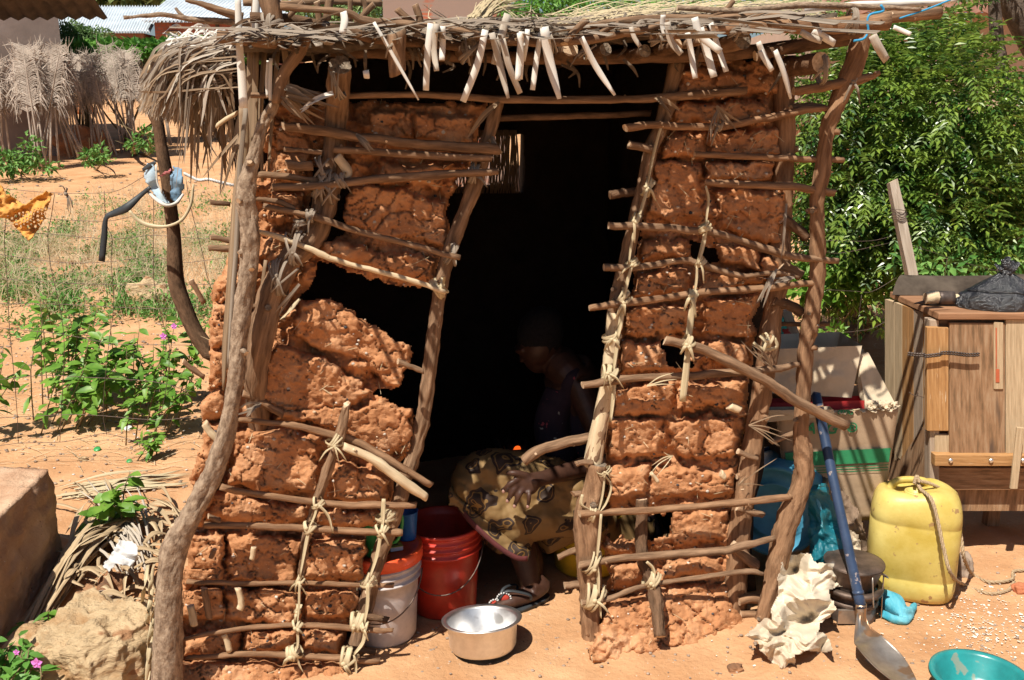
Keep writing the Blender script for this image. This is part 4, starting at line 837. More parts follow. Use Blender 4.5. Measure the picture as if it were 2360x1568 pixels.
for (xx, yy) in ((.12, .36), (.5, .38), (.95, .30), (.95, .38)):
    mb = MB(); box(mb, (CX+xx, CY+yy, .18), .05, .05, .38); build(mb, 'leg', [M['pl_dark']], CART, smooth=False)
# bicycle chain used as a hinge
mb = MB(); 
for k in range(26):
    u = 2095+k*6.3; v = 816+3*math.sin(k*.35)*.8+(3 if 5 < k < 12 else 0); p = C(u, v, -.035 if k > 6 else -.01-.004*k)
    box(mb, p+Vector((0, 0, .004)), .013, .005, .0045); box(mb, p-Vector((0, 0, .004)), .013, .005, .0045)
    tube(mb, [p-Vector((0, 0, .008)), p+Vector((0, 0, .008))], .0028, n=6, jit=0, steps=1)
build(mb, 'chain_hinge', [M['iron']], CART)
mb = MB(); tube(mb, [C(2094, 904, -.03), C(2105, 911, -.035), C(2118, 913, -.035), C(2128, 916, -.03)], .0015, n=5, jit=0); tube(mb, [C(2115, 902, -.035), C(2114, 913, -.036)], .0015, n=5, jit=0); build(mb, 'hook', [M['wire']], CART)
# on the tabletop: bent metal sheet, mallet, black bag
mb = MB(); A = W(2075, 680, y1-.03); n = 10; L = 1.0; rows = []
for j in range(n+1):
    t = j/n; yy = y1-.10+.10*t; zz = TZ+.004+.066*(1-(1-t)**2)**.9 if t < 1 else TZ+.070
    rows.append((yy, zz))
for th in (0, .002):
    for j, (yy, zz) in enumerate(rows):
        x0 = XP(2069+ (8 if j > n/2 else -12*(1-j/n)), 660, 1).x*0
        xs_ = at_u(2056 + 20*(j/n), yy, zz)
        for i in range(9): mb.v.append(Vector((xs_+L*i/8, yy+th, zz-.004*math.sin(i*.9)-th)))
S = (n+1)*9
for j in range(n):
    for i in range(8): q = (j*9+i, j*9+i+1, (j+1)*9+i+1, (j+1)*9+i); mb.face(q); mb.face([a+S for a in q][::-1])
for i in range(8): mb.face((n*9+i, n*9+i+1, n*9+i+1+S, n*9+i+S))
M['sheet_metal'] = mat('old_sheet_metal', (.035, .024, .016), (.10, .075, .055), 9, 6, .8, .2, 30, .004, .3)
build(mb, 'metal_sheet', [M['sheet_metal']], None, (A.x+.4, y1, TZ), 'curved dull metal sheet standing along the back of the tabletop', 'metal sheet')
MY = 3.53; mc = W(2176, 676, MY); ml = thing('wooden_mallet', 'worn wooden mallet with an iron ring lying beside the black bag', 'mallet', (mc.x, MY, TZ)); zc = TZ+.030
mb = MB(); tube(mb, [Vector((at_u(2160, MY, zc), MY, zc)), Vector((at_u(2195, MY, zc), MY-.005, zc))], [.027, .026], n=20, jit=.02); build(mb, 'iron_ring', [M['iron'], M['iron']], ml)
mb = MB(); tube(mb, [Vector((at_u(2131, MY, zc), MY, zc-.002)), Vector((at_u(2150, MY, zc), MY, zc)), Vector((at_u(2164, MY, zc), MY, zc))], [.021, .026, .024], n=18, jit=.25); build(mb, 'frayed_head', [M['stripped'], M['cut']], ml)
mb = MB(); tube(mb, [Vector((at_u(2190, MY, zc), MY, zc)), Vector((at_u(2290, MY, zc), MY-.01, zc))], [.015, .014], n=14, jit=.04); build(mb, 'handle', [M['stripped'], M['cut']], ml)
mb = MB(); tube(mb, [Vector((at_u(2108, MY, TZ), MY+.01, TZ+.006)), Vector((at_u(2140, MY, TZ), MY+.01, TZ+.012))], [.002, .012], n=8, jit=.1); build(mb, 'iron_point', [M['iron']], ml)
M['black_bag'] = mat('black_plastic_film', (.012, .012, .014), (.03, .03, .035), 8, 4, .22, .9, 26, .02, .8)
BY = 3.50; bc = W(2310, 690, BY); BAG = thing('plastic_bag', 'knotted black plastic bag full of things on the tabletop', 'bag', (bc.x, BY, TZ))
mb = MB(); nu, nv = 72, 40
for j in range(nv+1):
    t = j/nv
    for i in range(nu):
        th = 2*math.pi*i/nu; Rr = (.168*(1-t**2.4)**.5 if t < .8 else .168*(1-.8**2.4)**.5*(1-(t-.8)*4.4)+.012); zz = .082*t + (.042*max(0, t-.8)/.2)
        pl = 1+.07*noise.noise(Vector((math.cos(th)*2, math.sin(th)*2, t*2)))+ .10*abs(math.sin(th*9+2*math.sin(t*4)+3*noise.noise(Vector((math.cos(th)*1.5, math.sin(th)*1.5, t*3)))))*(.25+t)
        mb.v.append(Vector((bc.x+math.cos(th)*Rr*pl, BY+math.sin(th)*Rr*.62*pl, TZ+.002+zz+.012*noise.noise(Vector((math.cos(th)*2.5, math.sin(th)*2.5, t*4)))*min(1, t*4))))
for j in range(nv):
    for i in range(nu): i2 = (i+1) % nu; mb.face((j*nu+i, j*nu+i2, (j+1)*nu+i2, (j+1)*nu+i))
build(mb, 'bag_body', [M['black_bag']], BAG)
mb = MB(); kc = Vector((bc.x+.0, BY, TZ+.128)); blob(mb, kc, (.022, .018, .014), 5, .4, 20, 12, amp2=.2)
for k in range(9):
    a = R_.uniform(-.9, .9); d = Vector((math.sin(a), R_.uniform(-.3, .3), math.cos(a)*.9+.1))*R_.uniform(.04, .075)
    ribbon(mb, [kc, kc+d*.5+Vector((0, -.008, 0)), kc+d], [.012, .03, .02], Vector((R_.gauss(0, .5), -1, .2)), .001, twist=R_.uniform(-1, 1), cup=.4)
build(mb, 'knot', [M['black_bag']], BAG)
# ------------------------------------------------------------------ fence stake and wires on the right
M['stake'] = mat('weathered_lath', (.42, .33, .25), (.62, .52, .42), 14, 7, .85, .4, 60, .003, **UVw)
SY = 4.8; a = W(2055, 418, SY); b = W(2101, 640, SY); d = (b-a).normalized(); base = b+d*((b.z-gz(b.x, SY))/max(.01, -d.z)+.05)
STK = thing('fence_stake', 'pale square wooden fence stake leaning behind the cabinet', 'stake', (base.x, SY, gz(base.x, SY)))
mb = MB(); tube(mb, [base, a.lerp(b, .5), a], [.036, .034, .030], n=4, jit=.03, nf=Vector((1, -.9, 0)), slant=.3); build(mb, 'lath', [M['stake'], M['cut']], STK, smooth=False)
mb = MB()
for k in range(5):
    c = a.lerp(b, .29+.022*k); tube(mb, [c+Vector((math.cos(q*6.28/12)*.040, math.sin(q*6.28/12)*.036, .004*math.sin(q+k))) for q in range(13)], .0016, n=5, jit=0, steps=2)
build(mb, 'wire_wrap', [M['wire']], STK)
def wires(name, label, paths, Y, r=.0014, nm='wire_strand'):
    t = thing(name, label, 'wire fence', (W(*paths[0][0], Y).x, Y, gz(W(*paths[0][0], Y).x, Y)))
    for p in paths:
        mb = MB(); tube(mb, [W(u, v, Y) for u, v in p], r, n=4, jit=0, steps=4, cap=0); build(mb, nm, [M['wire']], t)
    return t
wires('wire_fence', 'loose rusty wire strands running past the leaning stake', [
 [(1830, 556), (1890, 575), (1935, 584), (2050, 560)], [(2090, 563), (2150, 582), (2220, 605), (2300, 625), (2420, 640)], [(1900, 555), (2000, 556), (2055, 545)], [(1905, 668), (1975, 672), (2010, 672), (2066, 640)],
 [(2080, 650), (2150, 660), (2230, 690), (2290, 720)], [(1985, 680), (1980, 720), (1975, 770), (1980, 830), (1995, 900)], [(2182, 600), (2172, 660), (2165, 700)], [(2297, 620), (2305, 670), (2312, 710)], [(1900, 770), (2000, 760), (2060, 740), (2140, 790)]], SY)
# ------------------------------------------------------------------ boxes, barrel and loose things right of the hut
M['card'] = mat('cardboard', (.34, .235, .15), (.46, .33, .22), 5, 7, .9, .3, 12, .01, .2, spots=[(7, (.29, .19, .12), .60)])
M['card_l'] = mat('cardboard_sunbleached', (.50, .40, .28), (.62, .51, .37), 6, 7, .9, .45, 12, .012, .2)
M['card_d'] = mat('cardboard_dark', (.16, .11, .075), (.28, .19, .13), 8, 7, .95, .5, 20, .01, .2)
M['ink'] = plain('green_print', (.02, .20, .08), .8); M['red_card'] = plain('red_card', (.45, .03, .03), .6)
BXY = 3.32
def B(u, v, d=0.0): return W(u, v, BXY+d)
def sheetbox(fr, depth, m, name, parent, amp=.006, n=16, back=Vector((0, 1, 0)), seed=0, ragged=()):
    # panel box: front quad TL,TR,BR,BL with dents, thin walls
    mb = MB(); q = [Vector(p) for p in fr]; bk = [p+back*depth for p in q]
    def face(a, b, c, d):
        base = len(mb.v)
        for j in range(n+1):
            for i in range(n+1):
                s, t = i/n, j/n; p = (a*(1-s)+b*s)*(1-t)+(d*(1-s)+c*s)*t
                nn = (b-a).cross(d-a).normalized(); k = math.sin(math.pi*s)*math.sin(math.pi*t)
                p = p+nn*amp*2.5*k*noise.noise(p*9+Vector((seed, 0, 0)))+nn*amp*k*noise.noise(p*28)
                mb.v.append(p)
        for j in range(n):
            for i in range(n): x = base+j*(n+1)+i; mb.face((x, x+1, x+n+2, x+n+1))
    face(*q); face(bk[1], bk[0], bk[3], bk[2]); face(q[1], bk[1], bk[2], q[2]); face(bk[0], q[0], q[3], bk[3]); face(q[3], q[2], bk[2], bk[3])
    return build(mb, name, [m], parent)
p = B(1930, 1195); CB = thing('cardboard_box', 'large brown cardboard box with a green printed band behind the shovel', 'box', (p.x, p.y+.12, gz(p.x, p.y)))
fr = [B(1790, 952), B(2068, 938), B(2030, 1196), B(1822, 1204)]
o = sheetbox(fr, .30, M['card'], 'box_body', CB, .005, seed=1); mod(o, 'SOLIDIFY', thickness=.004)
def onf(s, t, d=.012): return ((fr[0]*(1-s)+fr[1]*s)*(1-t)+(fr[3]*(1-s)+fr[2]*s)*t)+Vector((0, -d, 0))
for (t0, t1) in ((.35, .475), (.495, .502), (.516, .524), (.54, .548)):
    mb = MB(); n = 20
    for i in range(n):
        s0, s1 = .02+.96*i/n, .02+.96*(i+1)/n; mb.quad(onf(s0, t1), onf(s1, t1), onf(s1, t0), onf(s0, t0))
    build(mb, 'green_band', [M['ink']], CB)
def lettering(s, loc, size, m, parent, name='lettering', shear=.25, rz=0.0, ext=.0006, rx=math.pi/2, ry=0.0):
    cu = bpy.data.curves.new(name, 'FONT'); cu.body = s; cu.size = size; cu.shear = shear; cu.extrude = ext; cu.offset = size*.02
    tmp = bpy.data.objects.new(name, cu); COL.objects.link(tmp); bpy.context.view_layer.update()
    me = bpy.data.meshes.new_from_object(tmp); bpy.data.objects.remove(tmp)
    R = Matrix.Rotation(rz, 4, 'Z') @ Matrix.Rotation(ry, 4, 'Y') @ Matrix.Rotation(rx, 4, 'X'); sh = WL[parent.name]
    me.transform(Matrix.Translation(Vector(loc)-sh) @ R); me.materials.clear(); me.materials.append(m)
    return new_obj(name, me, (0, 0, 0), parent)
lettering('ATG', onf(.205, .185), .060, M['ink'], CB); lettering('®', onf(.575, .19), .050, M['ink'], CB, shear=0)
lettering('000G', onf(.49, .03), .026, M['ink'], CB)
sheetbox([B(1824, 1206, .02), B(1990, 1206, .02), B(1996, 1300, .02), B(1830, 1300, .02)], .2, M['card'], 'box_base', CB, .004)
# torn rim flaps
mb = MB()
for k in range(16):
    s = k/16; a = B(1850+s*220, 950-s*8, -.005); ribbon(mb, [a, a+Vector((R_.uniform(-.005, .01), -.012, R_.uniform(-.012, .012)))], [.02, .012], Vector((0, -.4, 1)), .002, steps=1)
build(mb, 'torn_edge', [M['card_l']], CB)
p = B(1890, 935, .1); RB = thing('red_carton', 'narrow red carton lying across the top of the cardboard box', 'carton', (p.x, p.y, p.z))
sheetbox([B(1770, 930, .04), B(1994, 923, .04), B(1994, 944, .04), B(1770, 950, .04)], .06, M['red_card'], 'carton_body', RB, .002, 8)
sheetbox([B(1740, 946, -.02), B(1920, 944, -.02), B(1922, 958, -.02), B(1740, 976, -.02)], .04, M['card_l'], 'white_flap', RB, .003, 8)
p = B(1880, 915, .25); FC = thing('cardboard_box', 'empty crumpled pale cardboard box tipped on its side behind the outer post', 'box', (p.x, p.y, gz(p.x, p.y)))
sheetbox([B(1750, 806, .09), B(1986, 797, .09), B(1962, 917, .05), B(1752, 905, .05)], .24, M['card_l'], 'box_body', FC, .012, 24, seed=4)
p = B(2020, 940, .1); RC = thing('cardboard_roll', 'folded pale cardboard leaning between the boxes and the cabinet', 'cardboard', (p.x, p.y, p.z))
sheetbox([B(1974, 818, .12), B(2000, 812, .12), B(2064, 934, .02), B(1996, 946, .02)], .05, M['card_l'], 'folded_board', RC, .01, 18, seed=7)
mb = MB()
for k in range(22):
    a = B(2000+k*3, 938+R_.uniform(-4, 4), .0); ribbon(mb, [a+Vector((0, 0, .02)), a, a+Vector((R_.uniform(-.01, .02), -.02, R_.uniform(-.01, .02)))], [.02, .022, .01], Vector((R_.gauss(0, .6), -1, .3)), .001, steps=2, twist=R_.uniform(-1, 1))
build(mb, 'torn_edge', [M['card_l']], RC)
p = B(1990, 1180, -.02); DC = thing('torn_cardboard', 'dark torn cardboard slumped between the barrel and the yellow jerrycan', 'cardboard', (p.x, p.y, gz(p.x, p.y)))
def crumple(pix, m, name, parent, Yf, amp=.03, sd=1, step=3.0, freq=26, creases=9, th=.0015, label=None, catg=None, smooth=False):
    o = np.array(pix, float); u0, v0 = o.min(0)-4; u1, v1 = o.max(0)+4
    U, V = np.meshgrid(np.arange(u0, u1, step), np.arange(v0, v1, step)); keep = sdist(U+3*fbm(U/14, V/14, sd, 2), V+3*fbm(U/14, V/14, sd+1, 2), pix) > 0
    rs = np.random.RandomState(sd); h = 0*U; wx_ = U+18*fbm(U/60, V/60, sd+2, 2); wy_ = V+18*fbm(U/60, V/60, sd+3, 2)
    for k in range(creases):
        a = rs.uniform(0, math.pi); fq = rs.uniform(.5, 1.5)/freq; ph = rs.rand(); x = (wx_*math.cos(a)+wy_*math.sin(a))*fq+ph; h = h+np.abs((x % 1)-.5)*2/(fq*freq)
    h2 = 0*U
    for k in range(5): a = rs.uniform(0, math.pi); fq = rs.uniform(.8, 1.6)/(freq*.30); x = (wx_*math.cos(a)+wy_*math.sin(a))*fq+rs.rand(); h2 = h2+np.abs((x % 1)-.5)
    h = (h-h.mean())/(h.std()+1e-9)*amp*.5+(h2-h2.mean())*amp*.16
    idx = -np.ones(U.shape, int); kk = np.argwhere(keep); mb = MB()
    for n_, (j, i) in enumerate(kk):
        idx[j, i] = n_; u, v = U[j, i], V[j, i]; Y = Yf(u, v)-h[j, i]; mb.v.append(W(u, v, Y))
    for j, i in kk:
        if j+1 < U.shape[0] and i+1 < U.shape[1]:
            q = (idx[j, i], idx[j+1, i], idx[j+1, i+1], idx[j, i+1])
            if min(q) >= 0: mb.face(q)
    c = W(o[:, 0].mean(), v1, Yf(o[:, 0].mean(), v1))
    ob = build(mb, name, [m], parent, (0, 0, 0) if parent else (c.x, c.y, max(c.z, 0)), label, catg, smooth=smooth); mod(ob, 'SOLIDIFY', thickness=th); return ob
crumple([(1850, 1085), (1905, 1100), (1960, 1150), (1985, 1185), (2000, 1260), (1990, 1330), (1930, 1330), (1880, 1300), (1830, 1200)], M['card_d'], 'torn_sheet', DC, lambda u, v: 3.30-(v-1080)*.0004, .03, 5, freq=60)
M['tarp'].node_tree.nodes['Principled BSDF'].inputs['Roughness'].default_value = .5
crumple([(1862, 1120), (1905, 1112), (1930, 1180), (1958, 1300), (1940, 1340), (1870, 1330), (1860, 1220)], M['tarp'], 'plastic_sheet', None, lambda u, v: 3.20-(v-1110)*.0006, .03, 8, freq=70, label='teal blue plastic sheet bunched beside the blue barrel', catg='plastic sheet')
crumple([(1948, 1212), (1975, 1228), (1986, 1262), (1982, 1300), (1950, 1290)], M['card_l'], 'cloth_scrap', None, lambda u, v: 3.12, .02, 9, freq=40, label='small cream scrap of sacking between shovel and jerrycan', catg='cloth scrap')
# blue barrel lying on its side
bp_ = W(1782, 1178, 3.22); BAR = thing('plastic_barrel', 'dusty blue plastic barrel lying on its side beyond the corner post', 'barrel', (bp_.x, 3.35, gz(bp_.x, 3.3)))
ax = Vector((.42, .88, -.12)).normalized(); Rb = ax.to_track_quat('Z', 'Y').to_matrix(); r = .172
mb = MB(); lathe(mb, [(0, .012), (r*.55, .012), (r*.56, .006), (r*.6, .006), (r*.62, .012), (r*.88, .012), (r*.9, -.006), (r*.97, -.010), (r, .0), (r*1.0, .03), (r*1.03, .06), (r*1.08, .14), (r*1.1, .22), (r*1.08, .30), (r*1.02, .36), (0, .37)], 48, bp_, Rb); build(mb, 'barrel_body', [M['barrel']], BAR)
mb = MB(); lathe(mb, [(r*1.09, .24), (r*1.17, .245), (r*1.17, .262), (r*1.09, .265)], 48, bp_, Rb); build(mb, 'rim_ring', [M['blue_pl']], BAR)
# red and blue cloth with a board behind it
M['cl_red'] = plain('red_cloth', (.48, .05, .03), .9); M['cl_navy'] = plain('navy_cloth', (.02, .03, .10), .9); M['cl_teal'] = plain('teal_cloth', (.02, .34, .28), .9)
p = W(1815, 780, 3.75); CT = thing('folded_clothes', 'red and navy cloth heap with teal edges behind the corner post', 'clothes', (p.x, p.y, p.z))
for k, (pix, m) in enumerate([([(1785, 725), (1802, 722), (1838, 808), (1780, 812)], 'cl_teal'), ([(1782, 770), (1812, 778), (1830, 790), (1818, 806), (1780, 806)], 'cl_navy'), ([(1800, 756), (1816, 756), (1832, 774), (1826, 788), (1808, 782)], 'cl_red')]):
    crumple(pix, M[m], 'cloth', CT, lambda u, v, k=k: 3.75-k*.03, .02, 20+k, freq=50, th=.004, smooth=True)
mb = MB(); a = W(1806, 716, 3.85); b = W(1836, 800, 3.85); tube(mb, [b, a], [.034, .034], n=4, jit=.02, nf=Vector((1, -1, 0)), flat=.5); build(mb, 'wooden_board', [M['stake'], M['cut']], None, (b.x, b.y, b.z), 'pale board leaning upright behind the red and navy cloth', 'board', smooth=False)
# shovel
st_, sb_ = W(1880, 912, 3.16), W(1984, 1402, 2.83)
SH = thing('shovel', 'shovel with worn blue metal handle and muddy pointed blade', 'shovel', tuple(W(2050, 1540, 2.66)))
mb = MB(); tube(mb, [st_, W(1925, 1130, 3.0), W(1958, 1280, 2.9), sb_], [.0175, .0165, .0170, .0175], n=18, jit=.01, steps=5); build(mb, 'handle', [M['blue_paint'], M['blue_paint']], SH)
d = (sb_-st_).normalized()
for c, rr in ((W(1884, 936, 3.142), .019), (W(1977, 1366, 2.85), .019)):
    mb = MB(); tube(mb, [c-d*.006, c+d*.006], rr, n=18, jit=0, steps=1); build(mb, 'collar', [M['alu'] if c.z > .5 else M['blue_paint']], SH)
mb = MB(); tube(mb, [W(1882, 904, 3.163), W(1880, 916, 3.16)], [.012, .018], n=16, jit=.05); build(mb, 'grip_end', [M['blue_paint'], M['blue_paint']], SH)
# blade: curved plate from socket to point
mb = MB(); NU, NV = 16, 26
GR = lambda u, v, k: EYE+(G(u, v)-EYE)*k
L0 = [W(1976, 1400, 2.84), GR(1968, 1470, .955), GR(1976, 1492, .955), GR(2020, 1540, .97), GR(2085, 1590, .98), GR(2118, 1618, .99)]
R0 = [W(1992, 1398, 2.84), GR(2002, 1440, .955), GR(2035, 1468, .955), GR(2080, 1512, .97), GR(2112, 1568, .98), GR(2122, 1614, .99)]
Lc, Rc = cat(L0, 7), cat(R0, 7); NV = len(Lc)-1
for side in (0, 1):
    for j in range(NV+1):
        a, b = Lc[j], Rc[j]
        for i in range(NU+1):
            s = i/NU; q = a.lerp(b, s); wdt = (b-a).length
            q = q+Vector((.0, .35, -1)).normalized()*(math.sin(math.pi*s)*wdt*.10) - Vector((0, .4, -1)).normalized()*-.0  
            q = q+Vector((0, 0, .010*math.exp(-((s-.5)/.10)**2)*max(0, 1-j/12)))
            mb.v.append(q+Vector((0, .001, -.003))*side)
S = (NV+1)*(NU+1)
for j in range(NV):
    for i in range(NU): q = (j*(NU+1)+i, (j+1)*(NU+1)+i, (j+1)*(NU+1)+i+1, j*(NU+1)+i+1); mb.face(q); mb.face([x+S for x in q][::-1])
for j in range(NV):
    a = j*(NU+1); b = a+NU+1; mb.face((a, b, b+S, a+S)); a += NU; b += NU; mb.face((b, a, a+S, b+S))
build(mb, 'blade', [M['steel_d']], SH)
mb = MB(); tube(mb, [W(1983, 1392, 2.835), W(1984, 1430, 2.825), W(1990, 1470, 2.805)], [.019, .017, .010], n=12, jit=.1); build(mb, 'socket', [M['steel_d']], SH)
# crumpled packing paper
M['paper'] = mat('packing_paper', (.54, .44, .32), (.68, .58, .45), 4, 5, .85, .25, 20, .004, .25)
crumple([(1802, 1288), (1840, 1272), (1868, 1276), (1884, 1298), (1935, 1298), (1948, 1330), (1940, 1352), (1908, 1358), (1918, 1384), (1932, 1404), (1908, 1428), (1888, 1436), (1890, 1454), (1908, 1462), (1922, 1500), (1896, 1504), (1850, 1504), (1834, 1512), (1832, 1530), (1822, 1550), (1778, 1530), (1752, 1500), (1748, 1480), (1716, 1468), (1740, 1440), (1762, 1420), (1776, 1424), (1776, 1400), (1792, 1370), (1794, 1330)],
        M['paper'], 'crumpled_paper', None, lambda u, v: 3.00-(v-1280)*.00128+.0004*(u-1830), .08, 31, 2.2, freq=75, creases=8, th=.001, label='large sheet of crumpled cream packing paper at the foot of the outer post', catg='paper')
# charcoal stove
sx = at_u(1957, 3.02); SV = thing('charcoal_stove', 'blackened sheet metal charcoal stove behind the shovel', 'stove', (sx, 3.02, gz(sx, 3.02))); c = (sx, 3.02, gz(sx, 3.02)+.002)
M['stove'] = mat('sooty_sheet_metal', (.06, .042, .033), (.19, .13, .10), 12, 6, .55, .3, 50, .004, .5, metal=.6, spots=[(8, (.22, .20, .19), .62)])
mb = MB(); lathe(mb, [(.088, 0), (.082, .10), (.070, .115), (.078, .125), (.100, .195), (.104, .20), (.098, .20), (.074, .13), (0, .12)], 32, c, wob=.03); build(mb, 'stove_body', [M['stove']], SV)
mb = MB(); lathe(mb, [(.0, .206), (.08, .208), (.098, .202), (.103, .196)], 32, c, wob=.03); build(mb, 'lid_plate', [M['stove']], SV)
mb = MB(); lathe(mb, [(.088, .055), (.092, .055), (.090, .075), (.086, .075)], 32, c); lathe(mb, [(.086, .10), (.105, .10), (.105, .118), (.086, .118)], 32, c); build(mb, 'band', [M['stove']], SV)
mb = MB(); box(mb, Vector(c)+Vector((-.04, -.086, .035)), .07, .012, .05); build(mb, 'ash_door', [M['steel_d']], SV, smooth=False)
e = W(2042, 1328, 2.98); f = W(2030, 1445, 2.98); mb = MB(); ribbon(mb, [W(2020, 1322, 2.98), W(2036, 1322, 2.97), e+Vector((0, 0, -.004))], .02, Vector((0, 0, 1)), .002); tube(mb, [W(2036, 1326, 2.97), W(2032, 1380, 2.97), f], .0025, n=6, jit=0); tube(mb, [W(2010, 1330, 2.93), W(2012, 1400, 2.92)], .003, n=6, jit=0); build(mb, 'handle', [M['steel_d']], SV)
# twisted light blue cloth
M['cl_sky'] = mat('light_blue_cloth', (.03, .30, .42), (.16, .46, .55), 3, 4, .85, .5, 40, .006, .3, stretch=(8, 3, 3))
p = G(2050, 1420); mb = MB()
tube(mb, [G(2008, 1395)+Vector((0, .02, .03)), G(2030, 1398)+Vector((0, .01, .035)), G(2055, 1410)+Vector((0, 0, .035)), G(2075, 1428)+Vector((0, 0, .028)), G(2095, 1420)+Vector((0, 0, .02)), G(2106, 1405)+Vector((0, 0, .018))], [.022, .034, .038, .026, .014, .010], n=18, jit=.35, steps=8)
tube(mb, [G(2030, 1420)+Vector((0, 0, .012)), G(2060, 1436)+Vector((0, 0, .014)), G(2090, 1436)+Vector((0, 0, .012)), G(2104, 1412)+Vector((0, 0, .012))], [.012, .016, .012, .008], n=12, jit=.3, steps=6)
o = build(mb, 'cloth', [M['cl_sky']], None, tuple(p), 'twisted light blue cloth lying on the ground in front of the jerrycan', 'cloth'); mod(o, 'REMESH', mode='VOXEL', voxel_size=.0035, use_smooth_shade=True); mod(o, 'SMOOTH', iterations=3)
# jerrycan
JY = 3.22; jx = at_u(2092, JY); jz = gz(jx, JY); JC = thing('jerrycan', 'scuffed yellow plastic jerrycan with a rope tied at its neck', 'jerrycan', (jx, JY, jz))
mb = MB(); nu = 64; pr = [(0, .0), (.80, .0), (.90, .006), (.96, .022), (1.0, .05), (1.0, .085), (.985, .088), (1.0, .092), (.995, .20), (.985, .283), (.97, .287), (.985, .291), (.975, .32), (.94, .352), (.86, .378), (.74, .392), (.60, .398), (.42, .392), (.2, .386), (0, .385)]
Rj = Matrix.Rotation(-.35, 3, 'Z')
for (k, z) in pr:
    for i in range(nu):
        a = 2*math.pi*i/nu; ca, sa = math.cos(a), math.sin(a); e_ = .62
        x_ = math.copysign(abs(ca)**e_, ca)*.158*k; y_ = math.copysign(abs(sa)**e_, sa)*.128*k
        zz = z
        if z > .30: zz = z - .03*math.exp(-((x_+.05)**2+(y_-.03)**2)/.004)*min(1, (z-.30)/.06) + .012*math.exp(-((x_-.05)**2)/.002)*min(1, (z-.30)/.06)
        q = Rj @ Vector((x_, y_, zz*1.03)); q += Vector((.004*noise.noise(q*12), .004*noise.noise(q*12+Vector((5, 0, 0))), 0)); mb.v.append(Vector((jx, JY, jz+.002))+q)
for j in range(len(pr)-1):
    for i in range(nu): i2 = (i+1) % nu; mb.face((j*nu+i, j*nu+i2, (j+1)*nu+i2, (j+1)*nu+i))
build(mb, 'can_body', [M['yellow_pl']], JC)
nk = Vector((at_u(2108, JY-.045, .4), JY-.045, jz+.36)); mb = MB(); lathe(mb, [(.034, 0), (.034, .038), (.037, .04), (.037, .05), (.034, .055), (.029, .055), (.028, .02), (0, .015)], 28, nk); build(mb, 'neck', [M['yellow_pl']], JC)
mb = MB(); q0 = Vector((jx, JY+.03, jz+.385)); tube(mb, [q0+Vector((-.09, .01, .0)), q0+Vector((-.06, .01, .035)), q0+Vector((.03, -.0, .038)), q0+Vector((.06, -.0, .0))], [.016, .013, .013, .016], n=12, jit=.04, steps=6); build(mb, 'carry_handle', [M['yellow_pl']], JC)
M['rope'] = mat('sisal_rope', (.30, .20, .11), (.52, .39, .25), 60, 3, .9, .8, 120, .003, coord='UV', stretch=(4, 3, 1))
def rope(paths, name, label, loc, r=.0065):
    mb = MB()
    for pts in paths:
        ps = cat([Vector(p) for p in pts], 14)
        for s in range(3):
            q = []
            for i, p in enumerate(ps):
                a = i*.75+s*2.094; t = (ps[min(i+1, len(ps)-1)]-ps[max(0, i-1)]).normalized(); n1 = t.orthogonal().normalized() if abs(t.z) < .9 else t.cross(Vector((1, 0, 0))).normalized(); n1 = t.cross(Vector((.3, 1, .2))).normalized(); n2 = t.cross(n1)
                q.append(p+(n1*math.cos(a)+n2*math.sin(a))*r*.55)
            tube(mb, q, r*.58, n=5, jit=.1, steps=1)
    return build(mb, name, [M['rope']], None, loc, label, 'rope')
tz = .008
rope([[W(2112, 1108, JY), W(2122, 1128, JY-.05), W(2145, 1150, 3.08), W(2160, 1200, 3.04), W(2175, 1270, 3.0), W(2192, 1325, 2.99), G(2220, 1352)+Vector((0, 0, tz)), G(2275, 1372)+Vector((0, 0, tz)), G(2320, 1366)+Vector((0, 0, tz)), G(2336, 1346)+Vector((0, 0, tz))],
      [W(2108, 1106, JY-.01), W(2150, 1118, JY-.02), W(2184, 1142, JY), W(2204, 1185, 3.15), W(2214, 1240, 3.13), W(2222, 1290, 3.12), G(2240, 1328)+Vector((0, 0, tz)), G(2280, 1346)+Vector((0, 0, tz)), G(2330, 1340)+Vector((0, 0, tz)), G(2340, 1320)+Vector((0, 0, tz)), G(2420, 1322)+Vector((0, 0, tz))],
      [W(2106, 1115, JY-.03), W(2112, 1098, JY-.02), W(2118, 1112, JY-.03)]], 'rope', 'braided sisal rope running from the jerrycan neck over the ground', tuple(G(2240, 1340)))
# basin
by = 2.475; bx_ = at_u(2256, by, .08); mb = MB(); lathe(mb, [(0, 0), (.075, 0), (.08, .006), (.10, .03), (.125, .082), (.130, .09), (.140, .092), (.142, .088), (.140, .098), (.128, .099), (.12, .09), (.098, .034), (.075, .012), (0, .010)], 60, (bx_, by, gz(bx_, by)+.002))
build(mb, 'basin', [M['teal_pl']], None, (bx_, by, gz(bx_, by)), 'round teal plastic basin cut by the lower right corner of the view', 'basin')
